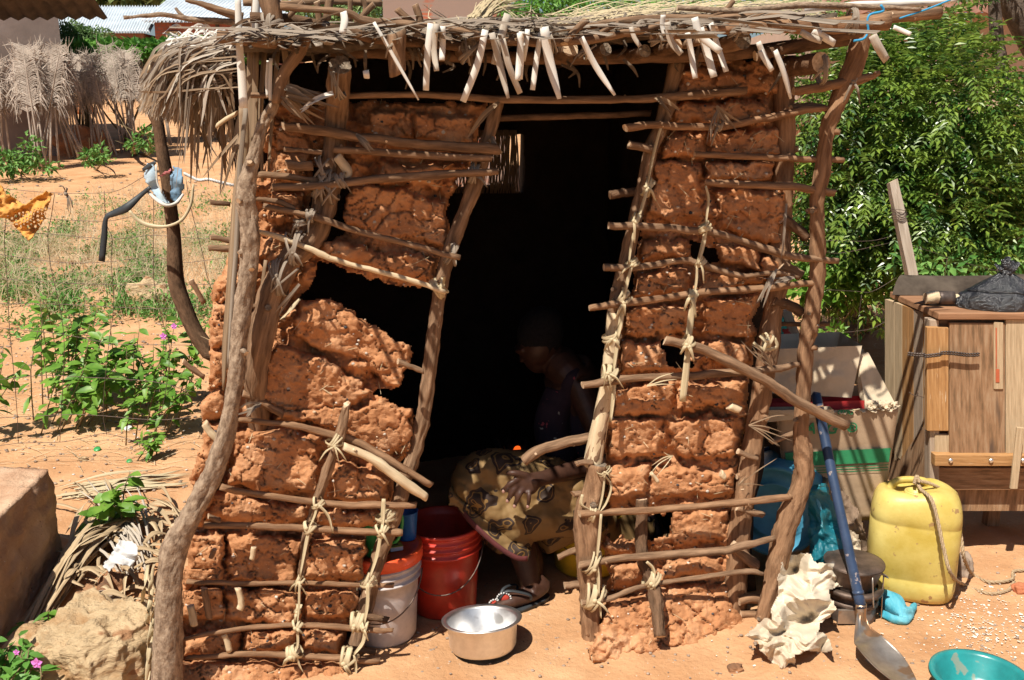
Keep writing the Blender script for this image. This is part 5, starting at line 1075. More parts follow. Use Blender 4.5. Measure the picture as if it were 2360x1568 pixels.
# stones, brick bits and litter
M['stone'] = mat('stone_grey', (.22, .16, .12), (.40, .30, .23), 9, 8, .95, .8, 30, .01)
M['stone_p'] = mat('stone_pale', (.44, .25, .115), (.68, .48, .28), 5, 9, .9, 1.0, 26, .03, c3=(.58, .42, .245), stretch=(1, 1, 3), spots=[(5, (.42, .22, .11), .60)])
M['clod'] = mat('burnt_clod', (.10, .06, .04), (.42, .19, .085), 10, 7, .95, 1., 40, .012)
M['brick'] = mat('brick_bit', (.40, .13, .06), (.52, .20, .10), 14, 7, .95, .6, 50, .006)
def rock(u, v, r, name, label, m, sd=1, amp=.5, sq=.25, lift=.5, catg='stone', group=None, R=None):
    p = G(u, v); mb = MB(); blob(mb, p+Vector((0, 0, r[2]*lift)), r, sd, amp, 36, 24, 1.6, R, sq=sq, amp2=.10)
    return build(mb, name, [M[m]], None, tuple(p), label, catg, group)
rock(2216, 1322, (.030, .035, .055), 'stone', 'grey stone behind the rope at the right of the jerrycan', 'stone', 3)
rock(2352, 1366, (.03, .025, .022), 'brick_piece', 'broken red brick piece beside the rope at the right edge', 'brick', 5, .3, .6, catg='brick')
rock(1693, 1545, (.024, .018, .012), 'clay_lump', 'small brown clay lump in the sunny dirt left of the paper', 'clod', 8)
M['grit'] = plain('white_chaff', (.70, .66, .58), .9)
mb = MB()
for k in range(820):
    if k < 760: u, v = R_.gauss(2270, 80), R_.gauss(1440, 48)
    else: u, v = R_.uniform(1550, 2359), R_.uniform(1340, 1568)
    if v < 1300 or v > 1700 or u > 2500: continue
    p = G(u, v)+Vector((0, 0, .004)); s = abs(R_.gauss(0, .0022))+.0008; a = R_.uniform(0, 6.28); d = Vector((math.cos(a), math.sin(a), 0)); e_ = Vector((-d.y, d.x, R_.uniform(-.4, .4)))
    mb.quad(p-d*s-e_*s*.6, p+d*s-e_*s*.6, p+d*s*.8+e_*s*.6, p-d*s+e_*s*.5)
build(mb, 'chaff', [M['grit']], None, tuple(G(2270, 1450)), 'white scattered chaff and grit on the bare earth', 'chaff', kind='stuff')
# ------------------------------------------------------------------ vegetation helpers
def leafmat(name, a, b, rough=.42, trans=.25, spec=.5, scale=3):
    return mat(name, a, b, scale, 3, rough, 0, 1, .01, spec, trans=trans, lo=.38, hi=.62)
M['neem'] = leafmat('neem_leaf', (.035, .105, .018), (.26, .37, .055), .33, .32, .6, 7)
M['bean'] = leafmat('broad_leaf', (.085, .21, .02), (.20, .36, .05), .45, .3, .4, 9)
M['weed'] = leafmat('weed_green', (.07, .20, .035), (.20, .36, .09), .6, .2, .3, 8)
M['hedge'] = leafmat('hedge_leaf', (.07, .21, .035), (.17, .36, .06), .5, .3, .4, 2)
M['far_leaf'] = leafmat('far_leaf', (.09, .14, .045), (.22, .26, .10), .6, .2, .3, .6)
M['acacia'] = leafmat('acacia_leaf', (.12, .22, .07), (.24, .34, .13), .6, .25, .3, 2)
M['straw'] = mat('dry_straw', (.50, .38, .23), (.80, .67, .46), 9, 3, .85, 0, trans=.3)
M['stem'] = mat('green_brown_stem', (.16, .12, .06), (.27, .20, .11), 20, 4, .85, .3)
def leaf(mb, p, d, n, L, w_, fold=.25):
    d = d.normalized(); s = d.cross(n); s = s.normalized() if s.length > 1e-4 else d.orthogonal().normalized(); n = s.cross(d)
    k = len(mb.v); a = p+d*L*.42
    mb.v += [p, a-s*w_*.5+n*w_*fold, p+d*L-n*L*.08, a+s*w_*.5+n*w_*fold]
    mb.face((k, k+1, k+2)); mb.face((k, k+2, k+3))
def rv(r, z=1.0): return Vector((r.gauss(0, 1), r.gauss(0, 1), r.gauss(0, z))).normalized()
def frond(mb, p, d, r, L=.22, np_=6, ll=.055, lw=.018):
    d = d.normalized(); side = d.cross(Vector((0, 0, 1))); side = side.normalized() if side.length > .05 else Vector((1, 0, 0)); up = side.cross(d)
    for k in range(np_):
        t = (k+.6)/np_; q = p+d*L*t-Vector((0, 0, L*.35*t*t))
        for s in (-1, 1):
            leaf(mb, q, side*s*.9+d*.55-Vector((0, 0, .35+.3*r.random())), up+rv(r)*.35, ll*r.uniform(.8, 1.15)*(1-.25*t), lw)
    leaf(mb, p+d*L-Vector((0, 0, L*.35)), d-Vector((0, 0, .5)), up, ll, lw)
def in_blobs(r, blobs):
    tot = sum(b[1].x*b[1].y*b[1].z*b[2] for b in blobs); x = r.random()*tot
    for c, s, wt in blobs:
        x -= s.x*s.y*s.z*wt
        if x <= 0: break
    d = rv(r); k = r.random()**.45
    return c+Vector((d.x*s.x, d.y*s.y, d.z*s.z))*k, d
def bush(name, label, catg, base, blobs, n, kind, m, seed, group=None, stems=5, **kw):
    r = random.Random(seed); t = thing(name, label, catg, tuple(base), group); mb = MB()
    for k in range(n):
        p, d = in_blobs(r, blobs)
        if p.z < gz(p.x, p.y)+.02: continue
        if kind == 'frond': frond(mb, p, d+rv(r)*.8+Vector((0, -.25, .1)), r, **kw)
        else: leaf(mb, p, d+rv(r)*.9-Vector((0, 0, .2)), rv(r)+Vector((0, -.3, 1.0)), kw['ll']*r.uniform(.7, 1.25), kw['lw']*r.uniform(.8, 1.2))
    build(mb, 'foliage', [M[m]], t, smooth=False)
    mb = MB()
    for k in range(stems):
        c, s, _ = blobs[k % len(blobs)]; e = c+Vector((r.uniform(-.5, .5)*s.x, r.uniform(-.5, .5)*s.y, s.z*.5)); b = Vector(base)+Vector((r.uniform(-.15, .15), r.uniform(-.1, .1), -.03)); h = (e-b).length
        mid = b.lerp(e, .5)+rv(r)*h*.07; tube(mb, [b, mid, e], [h*.011+.004, h*.008+.003, .003], n=6, jit=.1)
        for j in range(3):
            q = b.lerp(e, r.uniform(.3, .8)); tube(mb, [q, q+rv(r)*h*.14+Vector((0, 0, h*.07))], [h*.004+.002, .002], n=5, steps=2)
    build(mb, 'stem', [M['stem']], t)
    return t
def BL(u, v, Y, ru, rv_, ry, wt=1.0):       # ellipsoid given by its centre pixel and radii in pixels
    c = W(u, v, Y); m = mY(u, v, Y); return (c, Vector((ru*m, ry, rv_*m)), wt)
# big neem bush right of the hut
b0 = G(2120, 690)
bush('neem_tree', 'dense glossy green neem bush filling the yard edge right of the hut', 'bush', (b0.x, 6.2, gz(b0.x, 6.2)), [
 BL(1950, 230, 5.9, 110, 130, .6), BL(1980, 420, 5.8, 140, 150, .6), BL(2120, 250, 5.8, 150, 190, .7), BL(2130, 470, 5.6, 150, 150, .6), BL(2260, 420, 5.9, 140, 160, .7), BL(2350, 520, 5.9, 120, 130, .6), BL(2000, 560, 5.8, 120, 100, .5), BL(2200, 580, 5.6, 130, 80, .4), BL(2100, 100, 6.2, 110, 90, .5, .7), BL(2260, 260, 6.3, 90, 100, .5, .5), BL(2420, 330, 6.2, 70, 150, .5, .7), BL(1900, 560, 6.0, 70, 120, .4)],
 4300, 'frond', 'neem', 5, stems=14, L=.23, np_=6, ll=.064, lw=.020)
r_ = random.Random(4); t = b0
bush('broadleaf_weed', 'light green broad-leaved weed clump at the foot of the neem bush', 'weed', tuple(G(1960, 715)), [BL(1940, 620, 5.6, 90, 50, .2), BL(2010, 650, 5.6, 70, 36, .15), BL(1870, 655, 5.6, 50, 40, .15), BL(1925, 680, 5.6, 70, 22, .15)], 620, 'leaf', 'bean', 8, ll=.09, lw=.045, stems=8)
bush('broadleaf_weed', 'low pale green weeds behind the leaning stake and the metal sheet', 'weed', tuple(G(2250, 640)), [BL(2150, 610, 5.0, 90, 35, .25), BL(2300, 600, 5.2, 90, 30, .25), BL(2340, 560, 5.2, 30, 30, .1)], 420, 'leaf', 'weed', 9, ll=.07, lw=.03, stems=6)
bush('young_weed', 'small sprouting weed on the bare earth behind the cardboard', 'weed', tuple(G(1920, 790)), [BL(1922, 770, 5.3, 28, 18, .1)], 70, 'leaf', 'bean', 10, ll=.05, lw=.028, stems=3)
bush('young_weed', 'lone low weed with narrow pale leaves left of the cabinet', 'weed', tuple(G(2030, 766)), [BL(2030, 752, 5.6, 16, 14, .08)], 40, 'leaf', 'weed', 11, ll=.06, lw=.02, stems=2)
# tree trunks and crown at the top right
M['trunk'] = mat('dark_tree_bark', (.07, .05, .04), (.17, .125, .095), 14, 7, .95, .9, 50, .012)
def tree(label, trunk, crown, n, m, seed, Y, ll, lw, group=None, br=3):
    r = random.Random(seed); b = W(*trunk[0][0], Y) if not isinstance(trunk[0][0], Vector) else trunk[0][0]; bz = gz(b.x, Y)
    t = thing('tree', label, 'tree', (b.x, Y, bz), group); mb = MB()
    pts = [Vector((b.x, Y, bz-.05))]+[W(*q, Y) for q, _ in trunk[1:]]; tube(mb, pts, [w_ for _, w_ in trunk], n=12, jit=.15)
    for k in range(br):
        c, s, _ = crown[k % len(crown)]; q = pts[-1]; e = c+rv(r)*s.x*.3; tube(mb, [q, q.lerp(e, .5)+rv(r)*.1*s.x, e], [trunk[-1][1]*.6, trunk[-1][1]*.4, .01], n=7)
    build(mb, 'trunk', [M['trunk']], t); mb = MB()
    for k in range(n):
        p, d = in_blobs(r, crown); leaf(mb, p, d+rv(r)*.9-Vector((0, 0, .2)), rv(r)+Vector((0, -.3, 1.0)), ll*r.uniform(.7, 1.25), lw*r.uniform(.8, 1.2))
    build(mb, 'crown', [M[m]], t, smooth=False); return t
tree('slim dark tree trunk rising from the neem bush at the upper right', [((2320, 420), .045), ((2318, 300), .042), ((2310, 180), .045), ((2296, 80), .042), ((2290, 0), .04), ((2284, -80), .036)], [BL(2240, -60, 6.6, 120, 70, .6), BL(2200, 10, 6.6, 60, 50, .3, .5)], 700, 'far_leaf', 31, 6.6, .06, .02)
tree('thick grey leaning tree trunk at the upper right corner', [((2500, 420), .10), ((2440, 230), .10), ((2390, 110), .10), ((2340, 20), .095), ((2290, -60), .08)], [BL(2300, -120, 6.9, 160, 70, .6)], 700, 'far_leaf', 32, 6.9, .06, .02)
# ------------------------------------------------------------------ far buildings
M['plaster'] = mat('stained_plaster', (.17, .135, .12), (.27, .22, .20), .9, 8, .95, .3, 8, .02, c3=(.225, .18, .16))
M['tin'] = mat('galvanised_roof', (.50, .56, .62), (.66, .72, .78), 1.2, 4, .5, .0, 1, .01, .5, metal=.2)
M['tin_under'] = mat('brown_roof_underside', (.05, .035, .025), (.10, .07, .05), 4, 4, .9, .2)
M['pinkwall'] = mat('plaster_pink_tan', (.50, .36, .27), (.62, .46, .36), 1.1, 6, .95, .2)
M['mudwall'] = mat('brown_mud_plaster', (.24, .11, .075), (.32, .16, .11), 1.2, 6, .95, .2)
M['pane'] = plain('pale_green_pane', (.30, .40, .33), .3)
def brickmat(name, c1, c2, mortar, scale, plaster=None, th=.5):
    m = bpy.data.materials.new(name); m.use_nodes = True; nt = m.node_tree; N = nt.nodes; Lk = nt.links.new; b = N['Principled BSDF']; b.inputs['Roughness'].default_value = .95
    tc = N.new('ShaderNodeTexCoord'); mp = N.new('ShaderNodeMapping'); mp.inputs['Rotation'].default_value = (math.pi/2, 0, 0); Lk(tc.outputs['Object'], mp.inputs[0])
    br = N.new('ShaderNodeTexBrick'); br.inputs['Scale'].default_value = scale; br.inputs['Color1'].default_value = (*c1, 1); br.inputs['Color2'].default_value = (*c2, 1); br.inputs['Mortar'].default_value = (*mortar, 1); br.inputs['Mortar Size'].default_value = .03
    Lk(mp.outputs[0], br.inputs['Vector']); out = br.outputs[0]
    if plaster:
        n = N.new('ShaderNodeTexNoise'); n.inputs['Scale'].default_value = 2.2; n.inputs['Detail'].default_value = 7; Lk(tc.outputs['Object'], n.inputs['Vector'])
        cr = N.new('ShaderNodeValToRGB'); cr.color_ramp.elements[0].position = th; cr.color_ramp.elements[1].position = th+.04; Lk(n.outputs[0], cr.inputs[0])
        mx = N.new('ShaderNodeMix'); mx.data_type = 'RGBA'; Lk(cr.outputs[0], mx.inputs[0]); mx.inputs[6].default_value = (*plaster, 1); Lk(out, mx.inputs[7]); out = mx.outputs[2]
    Lk(out, b.inputs['Base Color']); return m
M['brickwall'] = brickmat('far_brick', (.40, .12, .07), (.33, .09, .05), (.24, .13, .10), 2.2)
M['brick_pl'] = brickmat('brick_with_plaster', (.45, .14, .07), (.38, .11, .06), (.30, .20, .15), 3.0, (.30, .205, .165), .53)
def wallbox(name, x0, x1, y0, y1, z0, z1, m, par):
    mb = MB(); box(mb, ((x0+x1)/2, (y0+y1)/2, (z0+z1)/2), x1-x0, y1-y0, z1-z0); return build(mb, name, [M[m]], par, smooth=False)
def tinroof(par, e0, e1, r0, r1, nm='roof', m='tin', amp=.018, under=True, n=90):
    mb = MB(); e0, e1, r0, r1 = map(Vector, (e0, e1, r0, r1)); nn = (e1-e0).cross(r0-e0).normalized()
    if nn.z < 0: nn = -nn
    for i in range(n+1):
        s = i/n; a = e0.lerp(e1, s); b = r0.lerp(r1, s); o = nn*amp*math.sin(i*1.5708)
        mb.v += [a+o, b+o, a+o-nn*.02, b+o-nn*.02]
    for i in range(n): k = i*4; mb.face((k, k+4, k+5, k+1), 0); mb.face((k+2, k+3, k+7, k+6), 1); mb.face((k, k+2, k+6, k+4), 0)
    return build(mb, nm, [M[m], M['tin_under']], par)
# left grey building
Yb = 17.0; xr = W(141, 110, Yb).x; zb = gz(xr, Yb)
t = thing('plastered_building', 'grey stained plaster building with a rusty tin eave at the far left', 'building', (xr-2, Yb, zb-.2))
mb = MB(); dr = Vector((xr, Yb, 0)).normalized(); lf = Vector((-dr.y, dr.x, 0)); c0 = Vector((xr, Yb, 0)); zt = W(135, -60, Yb).z; fp4 = [c0, c0+lf*9, c0+lf*9+dr*5, c0+dr*5+lf*.3]
hexa(mb, [Vector((q.x, q.y, zb-.6)) for q in fp4]+[Vector((q.x, q.y, zt)) for q in fp4]); build(mb, 'wall', [M['plaster']], t, smooth=False)
tinroof(t, W(-260, 44, Yb-1.2), W(247, 40, Yb-.4), W(-300, -20, Yb-2.3), W(205, -20, Yb-1.5), m='tin_under', amp=.03, n=60)
# low houses beyond the hedge
Yh = 36.0
def far_house(label, ul, ur, ve, vr, dyr, m, um=0, depth=6, vb=100):
    a = W(ul, ve, Yh); b = W(ur, ve, Yh); t = thing('house', label, 'house', ((a.x+b.x)/2, Yh, gz(a.x, Yh)))
    wallbox('wall', a.x+.35, b.x-.35, Yh+.3, Yh+depth, gz(a.x, Yh)-1, a.z-.02, m, t)
    r0 = W(ul+um, vr, Yh+dyr); r1 = W(ur+um, vr, Yh+dyr); tinroof(t, a, b, r0, r1, n=140, amp=.05)
    return t, a, b
t1, a, b = far_house('low house under a bright tin roof behind the green hedge, nearer the grey building', 120, 345, 74, 15, 4.5, 'mudwall', 30)
t2, a, b = far_house('red brick house with a wide tin roof left of the hut', 326, 640, 49, 0, 5.0, 'brickwall', 60)
for (u0, v0, u1, v1, m) in ((385, 75, 414, 94, 'pane'), (396, 57, 404, 63, 'tin_under'), (497, 57, 505, 63, 'tin_under')):
    p, q = W(u0, v0, Yh+.27), W(u1, v1, Yh+.27); mb = MB(); box(mb, ((p.x+q.x)/2, Yh+.27, (p.z+q.z)/2), q.x-p.x, .06, p.z-q.z); wn = build(mb, 'window', [M[m]], t2, smooth=False)
    if m == 'pane':
        mb = MB()
        for k in range(3): x = p.x+(q.x-p.x)*k/2; box(mb, (x, Yh+.23, (p.z+q.z)/2), .05, .05, p.z-q.z)
        box(mb, ((p.x+q.x)/2, Yh+.228, p.z), q.x-p.x, .05, .05); build(mb, 'window_frame', [M['straw']], wn, smooth=False)
# brick building behind the hut
Yc = 10.5; p = W(883, 60, Yc); q = W(1166, 60, Yc); t = thing('brick_building', 'brick building with crumbling plaster rising behind the hut roof', 'building', ((p.x+q.x)/2, Yc, gz(0, Yc)))
wallbox('wall', p.x, q.x, Yc, Yc+4, gz(0, Yc)-.3, W(1000, -90, Yc).z, 'brick_pl', t)
# tan wall beyond the neem bush
Yd = 11.5; p = W(1890, 60, Yd); q = W(2700, 60, Yd); t = thing('plastered_house', 'tan plastered house with an orange lower band behind the neem bush', 'house', ((p.x+q.x)/2, Yd, gz(q.x, Yd)))
wallbox('wall', p.x, q.x, Yd, Yd+4, W(2300, 285, Yd).z, W(2300, 30, Yd).z, 'pinkwall', t)
M['orange_band'] = mat('orange_wash', (.50, .24, .13), (.58, .31, .18), 1.5, 5, .95, .2)
wallbox('lower_band', p.x-.05, q.x, Yd-.06, Yd+4, gz(q.x, Yd)-.5, W(2300, 285, Yd).z-.004, 'orange_band', t)
tinroof(t, W(1880, 28, Yd-.4), W(2720, 28, Yd-.4), W(1880, -60, Yd+2), W(2720, -60, Yd+2), m='mudwall')
# hedge, acacia, trees
def hedge(label, name, catg, blobs, n, m, seed, ll, lw, base, group=None): return bush(name, label, catg, base, blobs, n, 'leaf', m, seed, group, 8, ll=ll, lw=lw)
hedge('green creeper covered hedge in front of the tin roofed houses', 'hedge', 'hedge', [BL(190, 140, 18.5, 60, 38, .5), BL(260, 130, 18.5, 60, 34, .5), BL(330, 120, 18.5, 70, 24, .5), BL(410, 116, 18.5, 70, 22, .5), BL(490, 114, 18.5, 70, 24, .5), BL(180, 170, 18.2, 35, 40, .3), BL(230, 155, 18.2, 40, 36, .3), BL(580, 122, 18.5, 60, 34, .4)], 4200, 'hedge', 12, .16, .10, tuple(G(300, 330)))
hedge('feathery pale green acacia bush beside the grey building', 'acacia_bush', 'bush', [BL(175, 95, 19, 45, 40, .4), BL(215, 85, 19, 50, 22, .3, .6), BL(160, 70, 19, 22, 25, .3, .5)], 2300, 'acacia', 13, .10, .035, (W(180, 200, 19).x, 19, gz(-9, 19)))
tree('far olive green tree above the tin roofs at the left', [((250, 60), .2), ((250, 30), .2), ((250, 0), .15)], [BL(230, 0, 48, 70, 22, 2), BL(320, 5, 48, 60, 28, 2), BL(400, -5, 48, 60, 22, 2)], 2600, 'far_leaf', 41, 48, .55, .35)
tree('far green tree above the brick house', [((490, 60), .2), ((490, 30), .2), ((490, 0), .15)], [BL(470, 0, 47, 60, 22, 2), BL(560, 10, 47, 70, 45, 2)], 1700, 'far_leaf', 42, 47, .55, .35)
tree('leafy green tree showing between the hut roof and the brick building', [((780, 300), .06), ((780, 120), .06), ((780, 40), .05)], [BL(740, 10, 12.5, 80, 60, .8), BL(840, 20, 12.5, 70, 70, .8)], 2600, 'acacia', 43, 12.5, .10, .04)
tree('bright green tree above the middle of the hut roof', [((1240, 300), .06), ((1240, 120), .06), ((1240, 40), .05)], [BL(1230, 20, 10.5, 90, 70, .8), BL(1350, 25, 10.5, 90, 60, .8), BL(1470, 20, 10.5, 80, 60, .8)], 4200, 'hedge', 44, 10.5, .075, .03)
tree('green tree above the right half of the hut roof', [((1640, 300), .06), ((1640, 120), .06), ((1640, 40), .05)], [BL(1600, 10, 11, 100, 60, .8), BL(1750, 10, 11, 100, 60, .8), BL(1880, 20, 11, 70, 70, .8)], 3000, 'hedge', 45, 11, .08, .03)
# ------------------------------------------------------------------ bundles of dry palm fronds stood on end
M['frond_dry'] = mat('dry_frond', (.28, .225, .18), (.50, .42, .35), 5, 4, .85, 0, c3=(.39, .32, .265))
def sheaf(label, us, vb, vt, spread, n, seed, lean=0):
    r = random.Random(seed); b0 = G(sum(us)/2, vb); t = thing('palm_frond_sheaf', label, 'palm fronds', tuple(b0), 'bundles of dry palm fronds standing along the yard edge'); Y = b0.y; m = mY(sum(us)/2, vb, Y)
    ms, ml = MB(), MB()
    for k in range(n):
        ub = us[0]+(us[1]-us[0])*(k+.5)/n+r.uniform(-5, 5); b = Vector((W(ub, vb, Y).x, Y+r.uniform(-.15, .15), b0.z)); 
        ut = (us[0]+us[1])/2+lean+r.uniform(-1, 1)*spread; tp = W(ut, vt+r.uniform(0, 40), Y+r.uniform(-.1, .3)); d = tp-b
        tube(ms, [b, b.lerp(tp, .5), tp], [.020, .015, .005], n=5, jit=.1, steps=2)
        for s in (-1, 1):
            for j in range(40):
                q = .52+.48*j/40; p = b+d*q; L = .36*(1-.9*abs(q-.72))*r.uniform(.6, 1.1)
                e = p+Vector((s*L*r.uniform(.4, 1.0), r.uniform(-.25, .1)*L, -L*r.uniform(-.1, .75)+ (L*.8 if q > .85 else 0)))
                mm = p+Vector((s*L*.5, -.05*L, L*.22)); ribbon(ml, [p, mm, e], [.010, .012, .004], Vector((r.gauss(0, .4), -1, .5)), 0, steps=2)
    build(ml, 'dry_leaflets', [M['frond_dry']], t); build(ms, 'frond_stalks', [M['frond_dry']], t)
sheaf('dry palm fronds standing at the left edge of the view', (-40, 28), 385, 118, 45, 8, 51)
sheaf('tall dry palm frond bundle with a bushy top in front of the grey building', (75, 128), 392, 96, 48, 12, 52, -10)
sheaf('dry palm fronds leaning left over the low mud bank beside the grey building', (150, 208), 368, 130, 35, 10, 53, -62)
sheaf('narrow dry palm frond bundle left of the gap in the frond fence', (212, 272), 360, 122, 22, 8, 54, -45)
sheaf('dry palm fronds with pale stalks behind the leaning post', (284, 312), 352, 100, 40, 8, 55, -22)
sheaf('short dry palm fronds partly hidden by the drooping roof thatch', (340, 400), 335, 110, 50, 9, 56)
sheaf('dry palm fronds in the shade between the roof thatch and the hut wall', (430, 520), 322, 140, 50, 9, 57)
bush('leafy_weed', 'green weed patch at the foot of the leftmost palm fronds', 'weed', tuple(G(40, 398)), [BL(15, 375, 14.0, 40, 28, .3), BL(70, 350, 14.0, 22, 34, .15), BL(95, 385, 14.0, 40, 12, .2), BL(60, 325, 14.1, 12, 18, .1)], 420, 'leaf', 'weed', 61, ll=.11, lw=.05, stems=4)
bush('leafy_weed', 'small green weed below the narrow palm frond bundle', 'weed', tuple(G(215, 375)), [BL(205, 362, 14.3, 20, 16, .15), BL(232, 352, 14.3, 18, 18, .15), BL(240, 368, 14.3, 26, 6, .1)], 160, 'leaf', 'weed', 62, ll=.10, lw=.045, stems=3)
bush('leafy_weed', 'dark green weed beside the stalks left of the leaning post', 'weed', tuple(G(320, 350)), [BL(312, 332, 14.8, 20, 16, .15), BL(335, 315, 14.8, 16, 26, .15), BL(330, 340, 14.8, 26, 6, .1)], 150, 'leaf', 'weed', 63, ll=.10, lw=.045, stems=3)
for (u, v, s, lb) in ((190, 355, .30, 'low brown mud bank under the leaning palm fronds'), (185, 262, .22, 'dark rubble heap in the gap between the frond bundles')):
    rock(u, v, (s*1.8, s, s), 'earth_bank', lb, 'mud2', u, .4, .1, .4, 'earth bank')
# ------------------------------------------------------------------ grass, weeds and litter on the left
mb = MB(); r = random.Random(9)
def tuft(mb, u, v, n, h, sp, wd=.003):
    g = G(u, v)
    for k in range(n):
        p = g+Vector((r.gauss(0, sp), r.gauss(0, sp), 0)); p.z = gz(p.x, p.y); d = Vector((r.gauss(0, .35), r.gauss(0, .3), 1))*h*r.uniform(.4, 1.1)
        ribbon(mb, [p, p+d*.55, p+d+Vector((d.x*.8, d.y*.5, -abs(d.x)*.7))], [wd, wd, wd*.4], Vector((r.gauss(0, .4), -1, 0)), 0, steps=2)
for k in range(520): tuft(mb, r.uniform(-40, 560), r.triangular(455, 770, 600), r.randint(4, 9), .36, .07)
for k in range(110): tuft(mb, r.uniform(200, 560), r.triangular(400, 520, 470), r.randint(3, 7), .30, .05)
for k in range(40): tuft(mb, r.uniform(1830, 2150), r.uniform(700, 800), r.randint(2, 4), .10, .04)
build(mb, 'dry_grass', [M['straw']], None, tuple(G(250, 620)), 'tall dry straw coloured grass beyond the wire fence', 'grass', kind='stuff')
mb = MB()
for k in range(1050):
    u, v = r.uniform(-40, 560), r.triangular(450, 800, 640)
    if noise.noise(Vector((u/90, v/50, 0))) < 0: continue
    g = G(u, v)
    for j in range(r.randint(16, 34)):
        p = g+Vector((r.gauss(0, .07), r.gauss(0, .07), abs(r.gauss(0, .07)))); p.z = max(p.z, gz(p.x, p.y)+.01); leaf(mb, p, rv(r)+Vector((0, 0, .4)), rv(r)+Vector((0, -.2, 1)), r.uniform(.03, .065), r.uniform(.014, .026))
build(mb, 'ground_weeds', [M['weed']], None, tuple(G(200, 640)), 'low feathery green ground weeds among the dry grass', 'weeds', kind='stuff', smooth=False)
def big_leaf(mb, p, d, n, L, w_):
    d = d.normalized(); s = d.cross(n); s = s.normalized() if s.length > 1e-4 else d.orthogonal().normalized(); n = s.cross(d).normalized()
    k = len(mb.v); prof = [(0, .06), (.22, .72), (.5, 1.0), (.78, .62), (1.0, .02)]
    for t, q in prof: c = p+d*L*t-n*L*.22*t*t; mb.v += [c-s*w_*.5*q+n*w_*.14*q, c, c+s*w_*.5*q+n*w_*.14*q]
    for i in range(4):
        for j in (0, 1): a = k+i*3+j; mb.face((a, a+1, a+4, a+3))
def leafy(label, base, blobs, n, seed, m='bean', L=.085, Wd=.042, fl=0, nm='leafy_shrub'):
    r = random.Random(seed); t = thing(nm, label, 'shrub', tuple(base)); mb = MB(); st = MB(); tips = []
    for k in range(max(5, n//12)):
        c, s, _ = blobs[k % len(blobs)]; e = c+Vector((r.uniform(-1, 1)*s.x, r.uniform(-1, 1)*s.y, r.uniform(-.6, 1)*s.z)); b = Vector((base[0]*.4+e.x*.6+r.uniform(-.04, .04), e.y+r.uniform(-.05, .05), 0)); b.z = gz(b.x, b.y)-.01
        e.z = max(e.z, b.z+.05); mid = b.lerp(e, .5)+Vector((r.gauss(0, .02), 0, .03)); tube(st, [b, mid, e], [.004, .003, .0015], n=5, steps=2); cc = cat([b, mid, e], 8)
        for j in range(12):
            p = cc[min(len(cc)-1, int(len(cc)*(.25+.75*j/12)))]; d = Vector((r.gauss(0, 1), r.gauss(-.25, .9), r.gauss(-.05, .35))); big_leaf(mb, p, d, Vector((r.gauss(0, .3), r.gauss(-.35, .3), 1)), L*r.uniform(.6, 1.2), Wd*r.uniform(.7, 1.15))
    build(mb, 'leaves', [M[m]], t); build(st, 'stem', [M['stem']], t); return t
leafy('leafy green shrub with broad oval leaves behind the wire fence', G(190, 860), [BL(170, 715, 5.5, 95, 45, .22), BL(210, 780, 5.3, 115, 55, .22), BL(240, 850, 5.0, 70, 40, .12)], 350, 71, L=.105, Wd=.052)
leafy('leafy green shrub nearer the hut wall with small purple flowers', G(380, 880), [BL(320, 780, 5.3, 80, 55, .2), BL(400, 790, 5.2, 65, 70, .2), BL(400, 870, 4.9, 75, 45, .15)], 350, 72, L=.09, Wd=.040)
leafy('small broad-leaved plant at the left edge above the bare path', G(10, 860), [BL(10, 830, 4.8, 30, 35, .12)], 60, 73)
leafy('tiny sprouting plant on the bare path beside the hut corner', G(338, 1030), [BL(338, 1008, 4.55, 26, 14, .05)], 40, 74, L=.05, Wd=.026)
leafy('young plant with round leaves growing through the dry palm litter', G(300, 1180), [BL(290, 1130, 3.65, 50, 36, .08)], 60, 75, L=.085, Wd=.05)
M['petal'] = plain('pink_petals', (.62, .18, .55), .6)
def flower(u, v, Y, s, label, nm='flower'):
    p = W(u, v, Y); mb = MB()
    for k in range(5):
        a = k*1.2566+.3; d = Vector((math.cos(a), -.25, math.sin(a))); big_leaf(mb, p, d, Vector((0, -1, .3)), s, s*.85)
    blob(mb, p-Vector((0, s*.1, 0)), s*.15, 1, nu=6, nv=4); build(mb, nm, [M['petal']], None, tuple(p), label, 'flower')
flower(376, 775, 4.95, .020, 'small purple flower on the shrub nearer the hut wall'); flower(401, 752, 4.95, .018, 'pale purple flower above its neighbour on the same shrub')
# ------------------------------------------------------------------ left: leaning post, fence, rags
PY = 4.05
def post_at(pts, r, Y): return [W(u, v, Y) for u, v in pts], [x*mY(400, 600, Y) for x in r]
pp, pr_ = post_at([(352, 255), (365, 290), (372, 340), (383, 400), (392, 470), (400, 540), (402, 610), (408, 660), (425, 710), (450, 765), (482, 812), (510, 850)], [13, 13, 13, 14, 14, 15, 17, 18, 19, 20, 20, 20], PY)
e = pp[-1]; pp.append(Vector((e.x+.12, PY, gz(e.x, PY)-.05))); pr_.append(pr_[-1])
mb = MB(); tube(mb, pp, pr_, n=12, jit=.14)
build(mb, 'crooked_post', [M['bark_dark'], M['cut']], None, (pp[-1].x, PY, gz(pp[-1].x, PY)), 'dark crooked fence post propping up the drooping roof thatch', 'post')
M['denim_l'] = mat('denim_pale', (.32, .44, .54), (.50, .60, .66), 8, 5, .9, .4, 120, .003); M['denim_d'] = mat('denim_blue', (.10, .20, .32), (.24, .36, .47), 9, 5, .9, .4, 120, .003); M['hem'] = plain('frayed_white_hem', (.60, .56, .50), .9)
M['rubber'] = plain('black_rubber', (.03, .034, .038), .55); M['wht'] = plain('white_cloth', (.60, .58, .56), .9); M['pinkc'] = plain('pink_cloth', (.55, .18, .18), .9)
